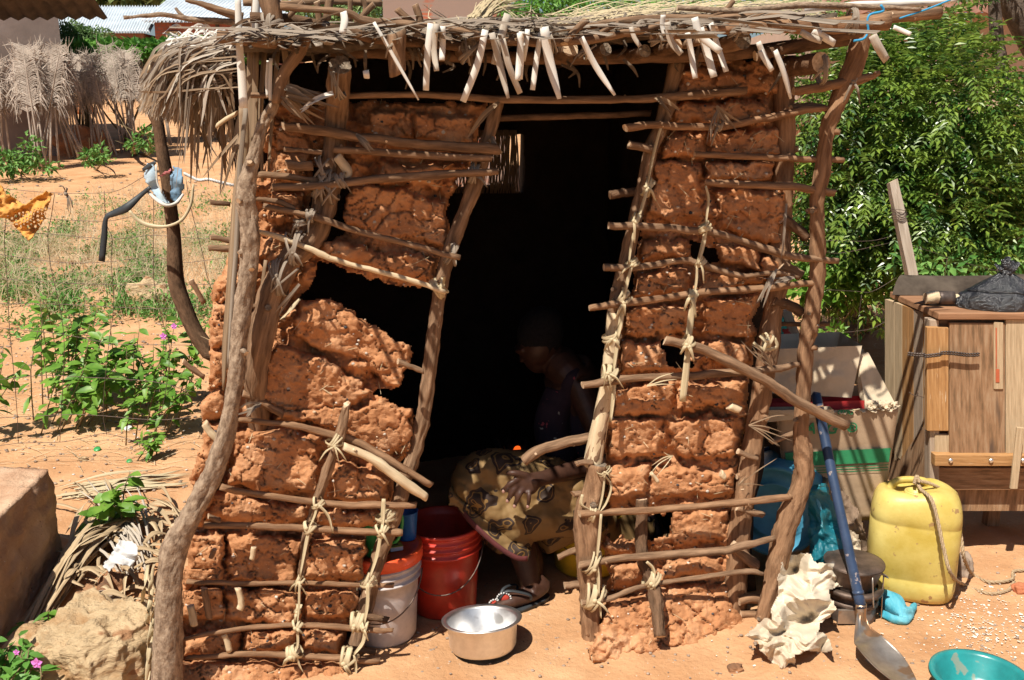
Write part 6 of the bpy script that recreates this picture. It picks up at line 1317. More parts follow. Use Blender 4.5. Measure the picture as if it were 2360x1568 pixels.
DN = thing('denim_rag', 'torn blue denim rag hanging on the crooked post', 'rag', tuple(W(375, 470, PY-.06)))
crumple([(340, 372), (356, 378), (362, 420), (378, 448), (396, 470), (372, 470), (352, 450), (334, 425), (330, 405)], M['denim_l'], 'denim_flap', DN, lambda u, v: PY-.10+.0008*abs(u-370), .02, 81, freq=60, smooth=True)
crumple([(398, 384), (420, 388), (424, 430), (422, 450), (404, 470), (390, 460), (392, 420)], M['denim_d'], 'denim_flap', DN, lambda u, v: PY-.07, .02, 82, freq=60, smooth=True)
mb = MB(); tube(mb, [W(338, 440, PY-.08), W(362, 462, PY-.11), W(384, 474, PY-.12), W(406, 468, PY-.1), W(422, 448, PY-.07)], [.006, .008, .008, .008, .005], n=7, jit=.2); tube(mb, [W(360, 380, PY-.1), W(362, 420, PY-.11), W(374, 446, PY-.115)], .004, n=6, jit=.2); build(mb, 'frayed_hem', [M['hem']], DN)
crumple([(362, 404), (384, 396), (398, 384), (392, 402), (372, 412)], M['pinkc'], 'pink_scrap', DN, lambda u, v: PY-.09, .01, 83, freq=40)
mb = MB(); ribbon(mb, [W(328, 392, PY-.08), W(345, 382, PY-.09), W(358, 374, PY-.1)], [.012, .022, .012], th=.002); build(mb, 'dark_scrap', [M['rubber']], DN)
mb = MB(); ribbon(mb, [W(346, 432, PY-.1), W(322, 452, PY-.1), W(290, 480, PY-.12), W(262, 492, PY-.1), W(244, 504, PY-.1), W(240, 545, PY-.1), W(234, 603, PY-.1)], [.016, .02, .036, .028, .018, .026, .026], Vector((.2, -1, .3)), .003, cup=.1)
build(mb, 'rubber_strap', [M['rubber']], None, tuple(W(236, 600, PY-.1)), 'long black rubber strap dangling from the denim rag', 'strap')
mb = MB(); ribbon(mb, [W(298, 486, PY-.14), W(318, 508, PY-.14), W(345, 520, PY-.14), W(385, 522, PY-.14), W(420, 506, PY-.13), W(440, 470, PY-.12), W(446, 425, PY-.1)], [.010, .016, .018, .012, .012, .012, .008], Vector((.1, -1, .5)), .001, cup=.2, twist=.6)
build(mb, 'leaf_strip', [M['palm_new']], None, tuple(W(380, 522, PY-.14)), 'curved tan leaf strip looped in front of the crooked post', 'leaf strip')
mb = MB(); ps = [W(424, 400, PY), W(440, 408, PY), W(458, 416, PY), W(480, 414, PY), W(505, 420, PY), W(540, 428, PY)]
for s in (0, 2.1, 4.2): tube(mb, [p+Vector((0, math.cos(i*2+s)*.004, math.sin(i*2+s)*.005)) for i, p in enumerate(cat(ps, 4))], .0038, n=5, jit=.1, steps=1)
build(mb, 'tied_rope', [M['wht']], None, tuple(ps[0]), 'twisted white cord tied from the denim rag to the hut corner', 'cord')
FY = 4.45
FT = wires('wire_fence', 'thin sagging wire mesh fence crossing the left side of the view', [
 [(-40, 425), (20, 436), (110, 444), (200, 446), (270, 440), (330, 408), (345, 400)], [(-40, 492), (0, 495), (109, 505), (239, 510), (299, 500), (375, 475)], [(-40, 534), (10, 534), (114, 540), (258, 551), (353, 543), (470, 551), (540, 545)],
 [(-40, 580), (0, 587), (150, 606), (258, 603), (353, 592), (416, 606), (516, 595)], [(-40, 640), (100, 650), (200, 655), (353, 657), (516, 655)], [(-40, 700), (150, 702), (353, 712), (470, 705)], [(-40, 752), (60, 762), (140, 770), (260, 792), (353, 795), (516, 796)],
 [(-40, 880), (90, 866), (200, 870), (353, 880), (450, 905)], [(-40, 966), (27, 962), (190, 956), (353, 968), (440, 962)], [(-40, 1034), (40, 1022), (140, 1019), (200, 1008), (245, 1000), (320, 1020), (350, 1035)],
 [(8, 434), (14, 500), (10, 560), (16, 640), (22, 760), (32, 860), (40, 962), (42, 1022)], [(126, 446), (118, 500), (110, 545), (118, 620), (140, 720), (148, 800), (144, 900), (138, 1018)], [(240, 440), (244, 510), (258, 552), (256, 605), (262, 700), (250, 800), (240, 900), (238, 960), (246, 1002)],
 [(352, 400), (354, 480), (354, 545), (353, 595), (356, 660), (374, 740), (390, 800), (385, 880), (370, 960)], [(428, 412), (440, 480), (458, 552), (470, 600), (478, 640), (500, 700)]], FY, .0017)
# orange knitted cloth on the wire
M['knit'] = mat('orange_knit', (.72, .34, .07), (.86, .47, .14), 20, 3, .95, .9, 160, .004, trans=.25)
_sd0 = sdist
def knit():
    pix = [(-60, 430), (0, 425), (14, 446), (58, 472), (80, 456), (108, 440), (122, 446), (116, 470), (104, 500), (84, 535), (66, 556), (48, 540), (20, 505), (-60, 500)]
    o = np.array(pix, float); step = 1.8; U, V = np.meshgrid(np.arange(-60, 126, step), np.arange(420, 560, step)); keep = sdist(U+2*fbm(U/12, V/12, 3, 2), V+2*fbm(U/12, V/12, 4, 2), pix) > 0
    hh = ((U/8.5+.3*np.sin(V/15)) % 1-.5)**2+((V/9.5+.5*(np.floor(U/8.5) % 2)) % 1-.5)**2; keep &= ~((hh < .05) & (U > 12) & (V > 488-.25*(U-60)) & (V < 525))
    h = .03*fbm(U/30, V/24, 5, 3)+.010*np.sin((U*.5+V)/7+2*fbm(U/40, V/40, 6, 2)); idx = -np.ones(U.shape, int); mb = MB()
    for n_, (j, i) in enumerate(np.argwhere(keep)): idx[j, i] = n_; mb.v.append(W(U[j, i], V[j, i], FY-.03-h[j, i]))
    for j, i in np.argwhere(keep):
        if j+1 < U.shape[0] and i+1 < U.shape[1]:
            q = (idx[j, i], idx[j+1, i], idx[j+1, i+1], idx[j, i+1])
            if min(q) >= 0: mb.face(q)
    ob = build(mb, 'knitted_cloth', [M['knit']], None, tuple(W(60, 550, FY-.03)), 'orange holed knitted cloth hanging on the wire fence at the left edge', 'cloth'); mod(ob, 'SOLIDIFY', thickness=.005)
knit()
mb = MB()
for k in range(10):
    a = W(152, 446, FY-.01); b = W(152+R_.uniform(-30, 14), 446+R_.uniform(-32, 4), FY-.02) if k < 4 else W(152+R_.uniform(0, 20), 446+R_.uniform(25, 48), FY-.02)
    ribbon(mb, [a, a.lerp(b, .5)+Vector((.01, -.01, .01)), b], [.005, .006, .002], th=.0006)
blob(mb, W(152, 448, FY-.02), .010, 2, .3, 8, 6); build(mb, 'string_knot', [M['palm_old']], None, tuple(W(152, 448, FY)), 'frayed pale string knotted on the top fence wire right of the orange cloth', 'string')
# ------------------------------------------------------------------ stones and litter lower left
def rough_box(c8, n, amp, name, label, m, catg, loc, freq=4, rnd=.25):
    mb = MB(); c8 = [Vector(c) for c in c8]
    def tri(a, b, c): return (c8[0]*(1-a)*(1-b)*(1-c)+c8[1]*a*(1-b)*(1-c)+c8[2]*a*b*(1-c)+c8[3]*(1-a)*b*(1-c)+c8[4]*(1-a)*(1-b)*c+c8[5]*a*(1-b)*c+c8[6]*a*b*c+c8[7]*(1-a)*b*c)
    cen = tri(.5, .5, .5); cache = {}
    def vid(i, j, k):
        if (i, j, k) in cache: return cache[(i, j, k)]
        a, b, c = i/n, j/n, k/n; q = Vector((a-.5, b-.5, c-.5))*2; m_ = max(abs(q.x), abs(q.y), abs(q.z)); s = (1-rnd)+rnd*m_/q.length*1.15; s = min(1, s)
        q2 = q*s*.5+Vector((.5, .5, .5)); p = tri(q2.x, q2.y, q2.z); d = (p-cen).normalized()
        p = p+d*(amp*noise.noise(p*freq)+amp*.6*(.5-abs(noise.noise(p*freq*2.6))*2)+amp*.3*noise.noise(p*freq*7)+amp*.14*noise.noise(p*freq*18)); cache[(i, j, k)] = len(mb.v); mb.v.append(p); return cache[(i, j, k)]
    for a in range(n):
        for b in range(n):
            for f in ((lambda x, y: (x, y, 0)), (lambda x, y: (y, x, n)), (lambda x, y: (0, x, y)), (lambda x, y: (n, y, x)), (lambda x, y: (y, 0, x)), (lambda x, y: (x, n, y))):
                mb.face([vid(*f(a, b)), vid(*f(a, b+1)), vid(*f(a+1, b+1)), vid(*f(a+1, b))])
    return build(mb, name, [M[m]], None, loc, label, catg)
M['slab'] = mat('pinkish_concrete_block', (.42, .235, .14), (.62, .42, .28), 5, 8, .95, .9, 45, .012, c3=(.52, .33, .21), spots=[(60, (.25, .16, .11), .70), (80, (.66, .58, .50), .72)])
za = .375
A = Vector((-1.83, 3.47, za)); Bq = Vector((-1.70, 2.55, za)); Cq = Vector((-2.5, 2.4, za)); Dq = Vector((-2.75, 3.5, za)); dn = Vector((0, 0, -za-.1))
rough_box([Cq+dn, Bq+dn+Vector((.02, 0, 0)), A+dn+Vector((.04, .02, 0)), Dq+dn, Cq, Bq, A, Dq], 46, .026, 'stone_block', 'big rough pinkish block with a sunlit flat top at the left edge', 'slab', 'block', (-2.2, 3.2, 0), 4, .05)
def GR(u, v, k): g = G(u, v); return EYE+(g-EYE)*k
c = GR(168, 1530, .985)
rough_box([Vector(q) for q in [(-1.56, 2.50, -.05), (-1.24, 2.42, -.05), (-1.08, 2.66, -.05), (-1.50, 2.80, -.05), (-1.50, 2.55, .14), (-1.26, 2.50, .16), (-1.10, 2.70, .20), (-1.40, 2.84, .23)]], 46, .04, 'boulder', 'large pale ochre boulder lit by the sun at the lower left', 'stone_p', 'rock', (-1.33, 2.62, 0), 6, .3)
rock(282, 1528, (.055, .06, .07), 'stone', 'smaller ochre stone leaning against the right side of the boulder', 'stone_p', 15, .5, .4, .6)
rock(90, 1500, (.08, .09, .055), 'stone', 'pinkish stone with a white patch behind the left of the boulder', 'stone_p', 16, .4, .4, .5)
rock(262, 1368, (.055, .05, .05), 'clay_clod', 'burnt brown clay clod in front of the white rag', 'clod', 17, .5, .2, .5, 'clod')
rock(225, 1400, (.075, .05, .030), 'stone', 'flat grey stone between the clay clod and the boulder', 'stone', 18, .4, .4, .6)
rock(345, 705, (.15, .13, .13), 'stone', 'pale rough limestone lump beyond the fence left of the crooked post', 'stone_p', 19, .6, .2, .45)
rock(385, 690, (.06, .06, .07), 'stone', 'dark brown stone touching the limestone lump', 'stone', 20, .4, .4, .5)
rock(170, 605, (.14, .10, .05), 'stone', 'flat pale stone in the dry grass below the rubber strap', 'stone_p', 21, .5, .2, .4)
rock(192, 1038+24, (.022, .018, .014), 'clay_lump', 'small sandy clay lump on the bare path above the palm litter', 'stone_p', 22, .4, .3, .5, 'clod')
crumple([(236, 1306), (250, 1280), (262, 1262), (272, 1242), (300, 1244), (318, 1262), (322, 1290), (300, 1306), (270, 1300), (250, 1318)], M['wht'], 'white_rag', None, lambda u, v: 3.20-(v-1240)*.001, .035, 84, 2.5, freq=60, creases=6, label='white plastic rag lying on the dry palm litter', catg='rag', smooth=True)
# dry palm litter
M['palm_tan'] = mat('dry_palm_tan', (.32, .225, .125), (.64, .50, .33), 30, 4, .75, .3, 200, .002, coord='UV', stretch=(3, .06, 1), c3=(.50, .365, .22), trans=.1)
def litter(name, label, n, seed, gen, m, cats='palm litter'):
    mb = MB(); r = random.Random(seed)
    for k in range(n): 
        pts, w_ = gen(r, k); ribbon(mb, pts, w_, Vector((r.gauss(0, .5), -.4, 1)), .0008, twist=r.uniform(-1.2, 1.2), cup=r.uniform(-.3, .3), point=True)
    p = pts[0]; return build(mb, name, [M[m]], None, (p.x, p.y, gz(p.x, p.y)), label, cats, kind='stuff')
def g1(r, k):     # fan of leaves trailing down-left beside the block
    s = (r.uniform(215, 300), r.uniform(1175, 1270)); e = (r.uniform(40, 200), 0); e = (e[0], 1250+(215-e[0])*1.25+r.uniform(-30, 60)); h = r.uniform(.01, .10)
    return [G(*s)+Vector((0, 0, h)), G((s[0]+e[0])/2, (s[1]+e[1])/2-10)+Vector((0, 0, h*r.uniform(.8, 1.3))), G(*e)+Vector((0, 0, .01))], [.012, r.uniform(.018, .032), .010]
def g2(r, k):
    s = (r.uniform(190, 430), r.uniform(1170, 1480)); a = r.gauss(.35, .8); L = r.uniform(40, 120); h = r.uniform(.008, .06)
    return [G(*s)+Vector((0, 0, h)), G(s[0]-math.cos(a)*L*.5, s[1]-math.sin(a)*L*.3)+Vector((0, 0, h*1.5)), G(s[0]-math.cos(a)*L, s[1]-math.sin(a)*L*.6)+Vector((0, 0, h*.6))], [.008, r.uniform(.012, .026), .006]
def g3(r, k):     # pale upright shreds behind the white rag
    s = (r.uniform(280, 350), r.uniform(1290, 1360)); e = (s[0]-r.uniform(10, 130), s[1]-r.uniform(60, 190))
    return [G(*s)+Vector((0, 0, .01)), G((s[0]+e[0])/2+15, (s[1]+e[1])/2)+Vector((0, 0, .07)), G(*e)+Vector((0, 0, .06))], [.006, .011, .003]
def g4(r, k):
    t = r.random(); s = (125+r.uniform(0, 120), 1125+r.uniform(-6, 32)); e = (300+r.uniform(0, 140), 1092+r.uniform(-4, 36))
    return [G(*s)+Vector((0, 0, r.uniform(.005, .03))), G((s[0]+e[0])/2, (s[1]+e[1])/2)+Vector((0, 0, r.uniform(.01, .04))), G(*e)+Vector((0, 0, .015))], [.010, .018, .006]
def g5(r, k):
    s = (r.uniform(560, 620)-200, r.uniform(1340, 1600)); e = (s[0]-r.uniform(0, 40), s[1]+r.uniform(60, 120))
    return [P(s[0]-20, s[1]-60, .02), P(s[0]-30, s[1], -.02), G(s[0]-36, min(1590, s[1]+60))+Vector((0, 0, .01))], [.010, .016, .005]
litter('palm_litter', 'brown dry palm leaves trailing beside the pinkish block', 80, 91, g1, 'palm_tan'); litter('palm_litter', 'mixed grey dry leaf shreds around the white rag and clay clod', 120, 92, g2, 'palm_tan')
litter('palm_litter', 'bleached upright leaf shreds behind the white rag', 26, 93, g3, 'palm_tan2'); litter('palm_litter', 'long straw coloured palm leaf lying across the bare path', 26, 94, g4, 'palm_new')
litter('palm_litter', 'tan palm leaf pieces against the foot of the thick corner post', 26, 95, g5, 'palm_new')
mb = MB(); r = random.Random(77)
for k in range(700):
    if k < 520: u, v = r.uniform(-40, 470), r.triangular(800, 1160, 900)
    else: u, v = r.uniform(1850, 2200), r.uniform(740, 860)
    p = G(u, v)+Vector((0, 0, .006)); a = r.uniform(-.9, .9) if r.random() < .7 else r.uniform(0, 3.14); L = r.uniform(.015, .10); d = Vector((math.cos(a), math.sin(a), 0))*L
    ribbon(mb, [p-d, p+Vector((0, 0, r.uniform(0, .01))), p+d], [.002, r.uniform(.002, .006), .001], Vector((0, 0, 1)), 0, steps=1)
build(mb, 'straw_bits', [M['straw']], None, tuple(G(200, 950)), 'scattered straw and twig bits on the bare path', 'straw', kind='stuff')
mb = MB()
for k in range(1300):
    if k < 700: u, v = r.uniform(-60, 480), r.triangular(640, 1200, 900)
    elif k < 1000: u, v = r.uniform(0, 520), r.uniform(400, 560)
    else: u, v = r.uniform(960, 2359), r.uniform(1420, 1568) if k < 1200 else r.uniform(1200, 1568)
    p = G(u, v); s = r.uniform(.002, .007)*(p.y/3.2)**.8; blob(mb, p+Vector((0, 0, s*.4)), (s*1.2, s, s*.7), k, .5, 6, 4)
build(mb, 'pebbles', [M['stone'], M['stone']], None, tuple(G(300, 900)), 'tiny scattered pebbles and clods on the earth', 'pebbles', kind='stuff')
mb = MB()
for k in range(330):
    u, v = (r.uniform(-40, 470), r.triangular(600, 1150, 720)) if k < 300 else (r.uniform(1000, 2300), r.uniform(1430, 1568)); p = G(u, v); s = r.uniform(.002, .007)*(1 if k < 300 else .4); blob(mb, p+Vector((0, 0, s*.3)), (s*1.3, s, s*.4), k, .5, 6, 4)
build(mb, 'white_scraps', [M['wht']], None, tuple(G(300, 720)), 'tiny white plastic and chalk scraps among the weeds', 'scraps', kind='stuff')
def cap(u, v, rr, m, label, nm='bottle_cap'):
    p = G(u, v); mb = MB(); lathe(mb, [(0, .014), (rr*.9, .014), (rr, .012), (rr, .002), (rr*.9, .0), (rr*.86, .010), (0, .011)], 16, p, Matrix.Rotation(.5, 3, 'X')); build(mb, nm, [M[m]], None, tuple(p), label, 'bottle cap')
cap(296, 990, .022, 'wht', 'white bottle cap on the bare path left of the hut'); cap(225, 1038, .018, 'green_pl', 'green bottle cap ring beside the small clay lump'); cap(299, 1066, .014, 'green_pl', 'small green bottle cap above the long palm leaf')
# flowering plant in the corner
leafy('glossy flowering plant in the lower left corner of the view', G(30, 1600), [BL(20, 1530, 2.45, 55, 40, .07), BL(85, 1560, 2.42, 45, 30, .06), BL(10, 1480, 2.5, 30, 40, .05), BL(60, 1500, 2.5, 25, 25, .05)], 240, 76, 'hedge', .045, .020)
flower(85, 1528, 2.38, .017, 'pink periwinkle flower in the lower left corner'); flower(38, 1503, 2.44, .010, 'purple bud left of the pink periwinkle flower')
leafy('small bright green sprig behind the left of the boulder', G(110, 1470), [BL(112, 1420, 2.85, 20, 28, .03), BL(95, 1460, 2.85, 18, 18, .03)], 36, 78, 'bean', .05, .022)
# thin reeds closing part of the hole in the back wall
mb = MB()
for k in range(140):
    u = 1032+r.random()**.8*158; tube(mb, [P(u, 300, BACK-.12), P(u+r.uniform(-8, 8), 380, BACK-.1), P(u+r.uniform(-14, 10), 446, BACK-.1)], [.003, .003, .002], n=4, steps=2)
build(mb, 'reeds', [M['palm_brown']], HUT)
# ------------------------------------------------------------------ the person crouching inside
M['skin'] = mat('skin_dark', (.045, .019, .012), (.07, .031, .019), 30, 4, .5, .15, 160, .002, .4)
M['nail'] = plain('nails', (.34, .19, .15), .4); M['hair'] = mat('hair_black', (.006, .005, .005), (.015, .012, .012), 90, 4, .9, .9, 200, .006)
m = bpy.data.materials.new('printed_cotton'); m.use_nodes = True; nt = m.node_tree; N = nt.nodes; Lk = nt.links.new; b_ = N['Principled BSDF']; b_.inputs['Roughness'].default_value = .75
tc = N.new('ShaderNodeTexCoord'); nz = N.new('ShaderNodeTexNoise'); nz.inputs['Scale'].default_value = 9; Lk(tc.outputs['Object'], nz.inputs['Vector'])
mx = N.new('ShaderNodeMix'); mx.data_type = 'VECTOR'; mx.inputs[0].default_value = .16; Lk(tc.outputs['Object'], mx.inputs[4]); Lk(nz.outputs['Color'], mx.inputs[5])
vo = N.new('ShaderNodeTexVoronoi'); vo.inputs['Scale'].default_value = 9.5; vo.inputs['Randomness'].default_value = .75; Lk(mx.outputs[1], vo.inputs['Vector'])
cr = N.new('ShaderNodeValToRGB'); cr.color_ramp.interpolation = 'CONSTANT'; e = cr.color_ramp.elements; e[0].position = 0; e[0].color = (.035, .018, .01, 1); e[1].position = .09; e[1].color = (.22, .12, .03, 1)
for p_, c_ in ((.13, (.035, .018, .01, 1)), (.25, (.20, .11, .03, 1)), (.28, (.03, .015, .01, 1)), (.375, (.21, .125, .045, 1))): x = e.new(p_); x.color = c_
Lk(vo.outputs['Distance'], cr.inputs[0]); Lk(cr.outputs[0], b_.inputs['Base Color']); M['print'] = m
M['floral'] = mat('dark_floral_cloth', (.02, .012, .022), (.035, .02, .03), 12, 3, .85, .2, spots=[(34, (.30, .05, .07), .66), (27, (.34, .32, .28), .69)])
M['maroon'] = plain('maroon_border', (.09, .015, .015), .8)
pg = G(1200, 1400)
PE = thing('person', 'person in a patterned tan wrap crouching in the dark doorway, hand on knee', 'person', tuple(pg))
Q = lambda u, v, Y: W(u, v, Y)
def rem(o, vox, it=2): mod(o, 'REMESH', mode='VOXEL', voxel_size=vox, use_smooth_shade=True); mod(o, 'SMOOTH', iterations=it, factor=.5)
hip = Q(1440, 1235, 3.50); knee = Q(1110, 1105, 3.22); knee2 = Q(1150, 1120, 3.42); sh = Q(1335, 885, 3.42); sh2 = Q(1325, 880, 3.70); neck = Q(1292, 842, 3.50); head = Q(1243, 786, 3.50)
elb = Q(1405, 1062, 3.30); wri = Q(1252, 1102, 3.03); palm = Q(1212, 1113, 2.995); ank = Q(1222, 1345, 3.12); heel = Q(1252, 1372, 3.12)
mb = MB()
tube(mb, [hip, Q(1400, 1080, 3.52), Q(1365, 960, 3.53), neck.lerp(sh, .3)], [.135, .12, .135, .10], n=20, jit=0)
tube(mb, [sh2, neck, sh], [.06, .075, .06], n=16, jit=0); tube(mb, [neck, head.lerp(neck, .3)], [.055, .052], n=14, jit=0)
blob(mb, head, (.078, .095, .108), 1, 0, 28, 20, R=Matrix.Rotation(.35, 3, 'Y'), amp2=0)
fd = Vector((-.74, -.30, -.62)).normalized(); upv = (Vector((0, 0, 1))-fd*fd.z).normalized(); sd3 = fd.cross(upv)
blob(mb, head+fd*.045-upv*.05, (.055, .055, .06), 2, 0, 18, 14, amp2=0)                         # jaw
tube(mb, [head+fd*.082+upv*.018, head+fd*.100-upv*.018], [.008, .015], n=10, jit=0)            # nose
tube(mb, [head+fd*.086-upv*.046-sd3*.02, head+fd*.095-upv*.046, head+fd*.086-upv*.046+sd3*.02], [.006, .010, .006], n=8, jit=0)  # mouth
tube(mb, [head+fd*.078+upv*.032-sd3*.035, head+fd*.090+upv*.030, head+fd*.078+upv*.032+sd3*.035], [.010, .012, .010], n=8, jit=0) # brow
for s in (-1, 1): blob(mb, head+sd3*s*.078-fd*.012-upv*.01, (.012, .014, .028), 3, 0, 10, 8, amp2=0); blob(mb, head+fd*.074+upv*.012+sd3*s*.032, .013, 3, 0, 10, 8, amp2=0)
tube(mb, [sh, sh.lerp(elb, .45), elb], [.058, .050, .040], n=16, jit=0); tube(mb, [elb, elb.lerp(wri, .4), wri], [.040, .038, .026], n=16, jit=0)
tube(mb, [sh2, Q(1300, 1040, 3.62), Q(1200, 1085, 3.50)], [.055, .045, .028], n=12, jit=0)
# hand: palm, four fingers, thumb
blob(mb, palm, (.048, .024, .036), 4, 0, 20, 14, R=Matrix.Rotation(.45, 3, 'Y'), sq=.3, amp2=0); tube(mb, [wri, palm.lerp(wri, .3)], [.026, .030], n=12, jit=0)
FG = [[(1198, 1102), (1180, 1112), (1168, 1122), (1160, 1133)], [(1196, 1112), (1184, 1128), (1176, 1142), (1169, 1155)], [(1206, 1124), (1198, 1138), (1191, 1152), (1185, 1167)], [(1220, 1128), (1219, 1142), (1218, 1155), (1216, 1168)]]
for f, rr in zip(FG, (.0100, .0105, .0100, .0088)):
    pts = [Q(u, v, 2.985+dy) for (u, v), dy in zip(f, (0, -.022, -.020, -.005))]; tube(mb, pts, [rr*1.1, rr, rr*.92, rr*.75], n=10, jit=0, steps=4); blob(mb, pts[-1], rr*.78, 1, 0, 8, 6, amp2=0)
tube(mb, [Q(1214, 1098, 2.99), Q(1196, 1092, 2.975), Q(1180, 1090, 2.97), Q(1166, 1091, 2.98)], [.015, .012, .0105, .008], n=10, jit=0)
# lower legs and feet
tube(mb, [knee, Q(1195, 1250, 3.16), ank], [.06, .056, .036], n=18, jit=0); tube(mb, [Q(1170, 1180, 3.3), Q(1215, 1280, 3.25), Q(1232, 1330, 3.28)], [.06, .056, .036], n=16, jit=0)
fz = pg.z+.018; toe = Vector((W(1142, 1398, 3.06).x, 3.03, fz+.014)); hl = Vector((heel.x, 3.14, fz+.024)); an = Vector((ank.x, 3.11, ank.z))
tube(mb, [an, Vector((hl.x, hl.y, hl.z+.02)), hl.lerp(toe, .25), hl.lerp(toe, .7), toe], [.036, .034, .036, .034, .018], n=16, jit=0, flat=.8)
for k in range(5):
    o_ = Vector((.25, -.95, 0)).normalized()*(-.032+.016*k); q = toe+o_; tube(mb, [q-Vector((-.03, 0, -.004)), q+Vector((-.018+.005*k, 0, -.003))], [.011, .009-.0008*k], n=8, jit=0)
body = build(mb, 'body', [M['skin']], PE); rem(body, .0052, 3)
mb = MB(); blob(mb, head-fd*.022+upv*.022, (.088, .10, .105), 7, .06, 26, 18, R=Matrix.Rotation(.35, 3, 'Y'), amp2=.08); build(mb, 'hair', [M['hair']], PE)
for f in FG:
    mb = MB(); blob(mb, Q(*f[-1], 2.969), (.0058, .003, .0072), 1, 0, 8, 6, amp2=0); build(mb, 'fingernail', [M['nail']], PE)
mb = MB(); tube(mb, [hip+Vector((0, 0, -.03)), Q(1400, 1080, 3.51), Q(1362, 960, 3.52), Q(1335, 890, 3.53)], [.155, .136, .145, .105], n=22, jit=.05); tube(mb, [Q(1345, 850, 3.47), Q(1318, 868, 3.40), Q(1300, 930, 3.42)], [.03, .03, .035], n=10, jit=.02); tube(mb, [Q(1290, 900, 3.45), Q(1270, 980, 3.42), Q(1290, 1060, 3.42)], [.06, .07, .07], n=14, jit=.08)
o = build(mb, 'sleeveless_top', [M['floral']], PE); rem(o, .009, 2)
# wrap skirt: thighs and the cloth hanging between knee and shin
mb = MB()
tube(mb, [hip, Q(1300, 1150, 3.36), Q(1150, 1108, 3.24), Q(1095, 1105, 3.24)], [.16, .135, .115, .088], n=24, jit=.06)
tube(mb, [hip, Q(1330, 1110, 3.55), Q(1160, 1090, 3.45)], [.15, .125, .09], n=22, jit=.05)
tube(mb, [Q(1098, 1110, 3.24), Q(1125, 1170, 3.22), Q(1160, 1215, 3.20), Q(1185, 1250, 3.19)], [.088, .10, .095, .075], n=24, jit=.08)
tube(mb, [Q(1300, 1160, 3.34), Q(1290, 1200, 3.30), Q(1240, 1245, 3.24)], [.12, .10, .07], n=22, jit=.10)
tube(mb, [Q(1390, 1180, 3.34), Q(1330, 1205, 3.26), Q(1270, 1215, 3.22)], [.09, .06, .05], n=16, jit=.15)
tube(mb, [Q(1072, 1120, 3.30), Q(1060, 1160, 3.30), Q(1085, 1200, 3.28)], [.06, .055, .04], n=16, jit=.1)
sk = build(mb, 'wrap_skirt', [M['print']], PE); rem(sk, .010, 3)
mb = MB()
ribbon(mb, [Q(1034, 1163, 3.11), Q(1054, 1166, 3.05), Q(1078, 1196, 3.02), Q(1108, 1226, 3.0), Q(1150, 1262, 2.985), Q(1190, 1286, 2.975), Q(1216, 1288, 2.985)], .018, Vector((-.3, -1, .2)), .003); build(mb, 'skirt_border', [M['maroon']], PE)
pix = [(1034, 1130), (1040, 1098), (1054, 1068), (1085, 1044), (1140, 1033), (1210, 1040), (1290, 1058), (1345, 1085), (1400, 1100), (1400, 1218), (1340, 1234), (1270, 1240), (1228, 1248), (1217, 1292), (1190, 1290), (1150, 1266), (1105, 1228), (1054, 1168), (1032, 1168)]
U, V = np.meshgrid(np.arange(1026, 1404, 2.4), np.arange(1028, 1298, 2.4)); s_ = sdist(U+2*fbm(U/20, V/20, 1, 2), V+2*fbm(U/20, V/20, 2, 2), pix); keep = s_ > 0
hem = (V-1150)-(U-1050)*.78; q_ = np.clip(s_/55, 0, 1); rnd_ = np.sqrt(np.clip(1-(1-q_)**2, 0, 1)); rnd_ = np.where(hem > -40, np.maximum(rnd_, np.clip((hem+40)/40, 0, 1)), rnd_)
fo = .012*np.sin((U*.55-V*.8)/17+2.2*fbm(U/70, V/70, 7, 2))+.010*fbm(U/36, V/36, 8, 3)
Yd_ = 3.19-.14*rnd_+.0003*(U-1060)-fo-.00035*(V-1100); idx = -np.ones(U.shape, int); mb = MB()
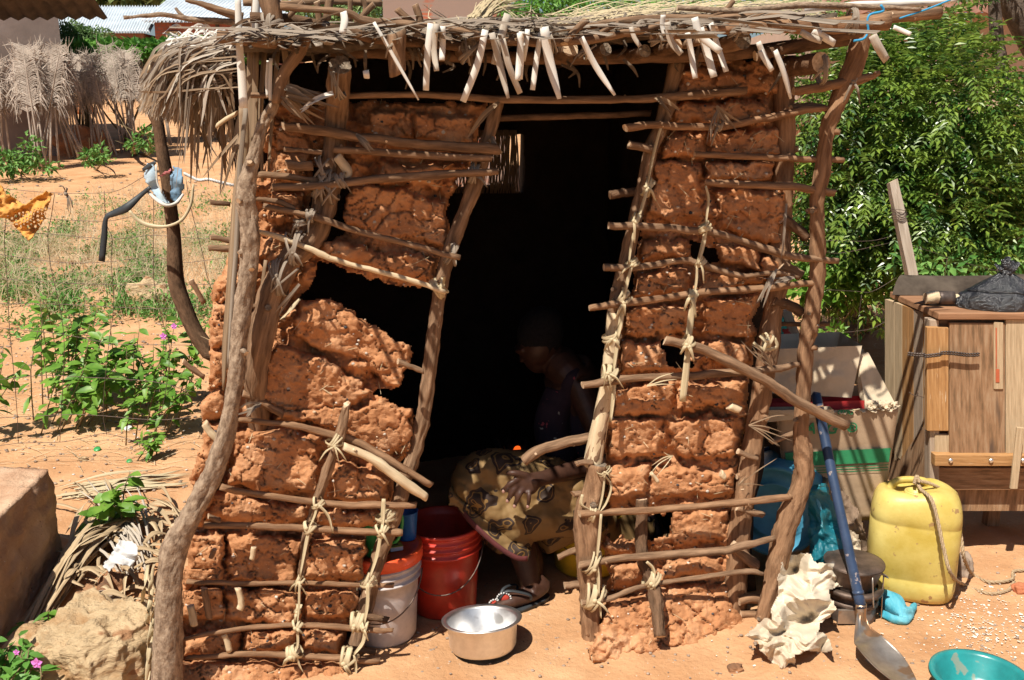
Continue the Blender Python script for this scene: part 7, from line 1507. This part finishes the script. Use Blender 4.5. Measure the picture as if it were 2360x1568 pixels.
for n_, (j, i) in enumerate(np.argwhere(keep)): idx[j, i] = n_; mb.v.append(W(U[j, i], V[j, i], Yd_[j, i]))
for j, i in np.argwhere(keep):
    if j+1 < U.shape[0] and i+1 < U.shape[1]:
        q = (idx[j, i], idx[j+1, i], idx[j+1, i+1], idx[j, i+1])
        if min(q) >= 0: mb.face(q)
o = build(mb, 'skirt_drape', [M['print']], PE); mod(o, 'SOLIDIFY', thickness=.004, offset=1)
SD = None; mb = MB(); mid = hl.lerp(toe, .5)
n = 22; base = len(mb.v)
for z in (0, .014):
    for k in range(n):
        a = 2*math.pi*k/n; l = math.cos(a)*.13; w_ = math.sin(a)*(.045 if l > 0 else .038); ax_ = (toe-hl).normalized(); ax_.z = 0; sx_ = Vector((-ax_.y, ax_.x, 0)); q = mid+ax_*l+sx_*w_; mb.v.append(Vector((q.x, q.y, pg.z+.002+z)))
mb.face([k for k in range(n)][::-1]); mb.face([k+n for k in range(n)])
for k in range(n): mb.face((k, (k+1) % n, (k+1) % n+n, k+n))
sd_o = build(mb, 'sandal', [M['rubber']], PE)
mb = MB(); tp = mid+ax_*.06+Vector((0, 0, .05)); 
for s in (-1, 1): ribbon(mb, [mid+ax_*.09+Vector((0, 0, .02)), tp+sx_*s*.012, mid-ax_*.01+sx_*s*.045+Vector((0, 0, .03)), mid-ax_*.02+sx_*s*.046+Vector((0, 0, .002))], .010, Vector((0, -.5, 1)), .003)
build(mb, 'strap', [M['rubber']], sd_o)
for (u, v, rr) in ((1161, 1378, .017), (1142, 1392, .016)):
    c = Q(u, v, 3.045); mb = MB(); blob(mb, c, (rr*1.2, rr*.5, rr), 1, 0, 14, 10, amp2=0); o = build(mb, 'red_bead_heart', [M['cl_red']], sd_o)
    mb = MB()
    for k in range(16): a = 6.28*k/16; blob(mb, c+Vector((math.cos(a)*rr*1.45, -.004, math.sin(a)*rr*1.2)), .0038, 1, 0, 6, 5, amp2=0)
    build(mb, 'white_beads', [M['wht']], sd_o)
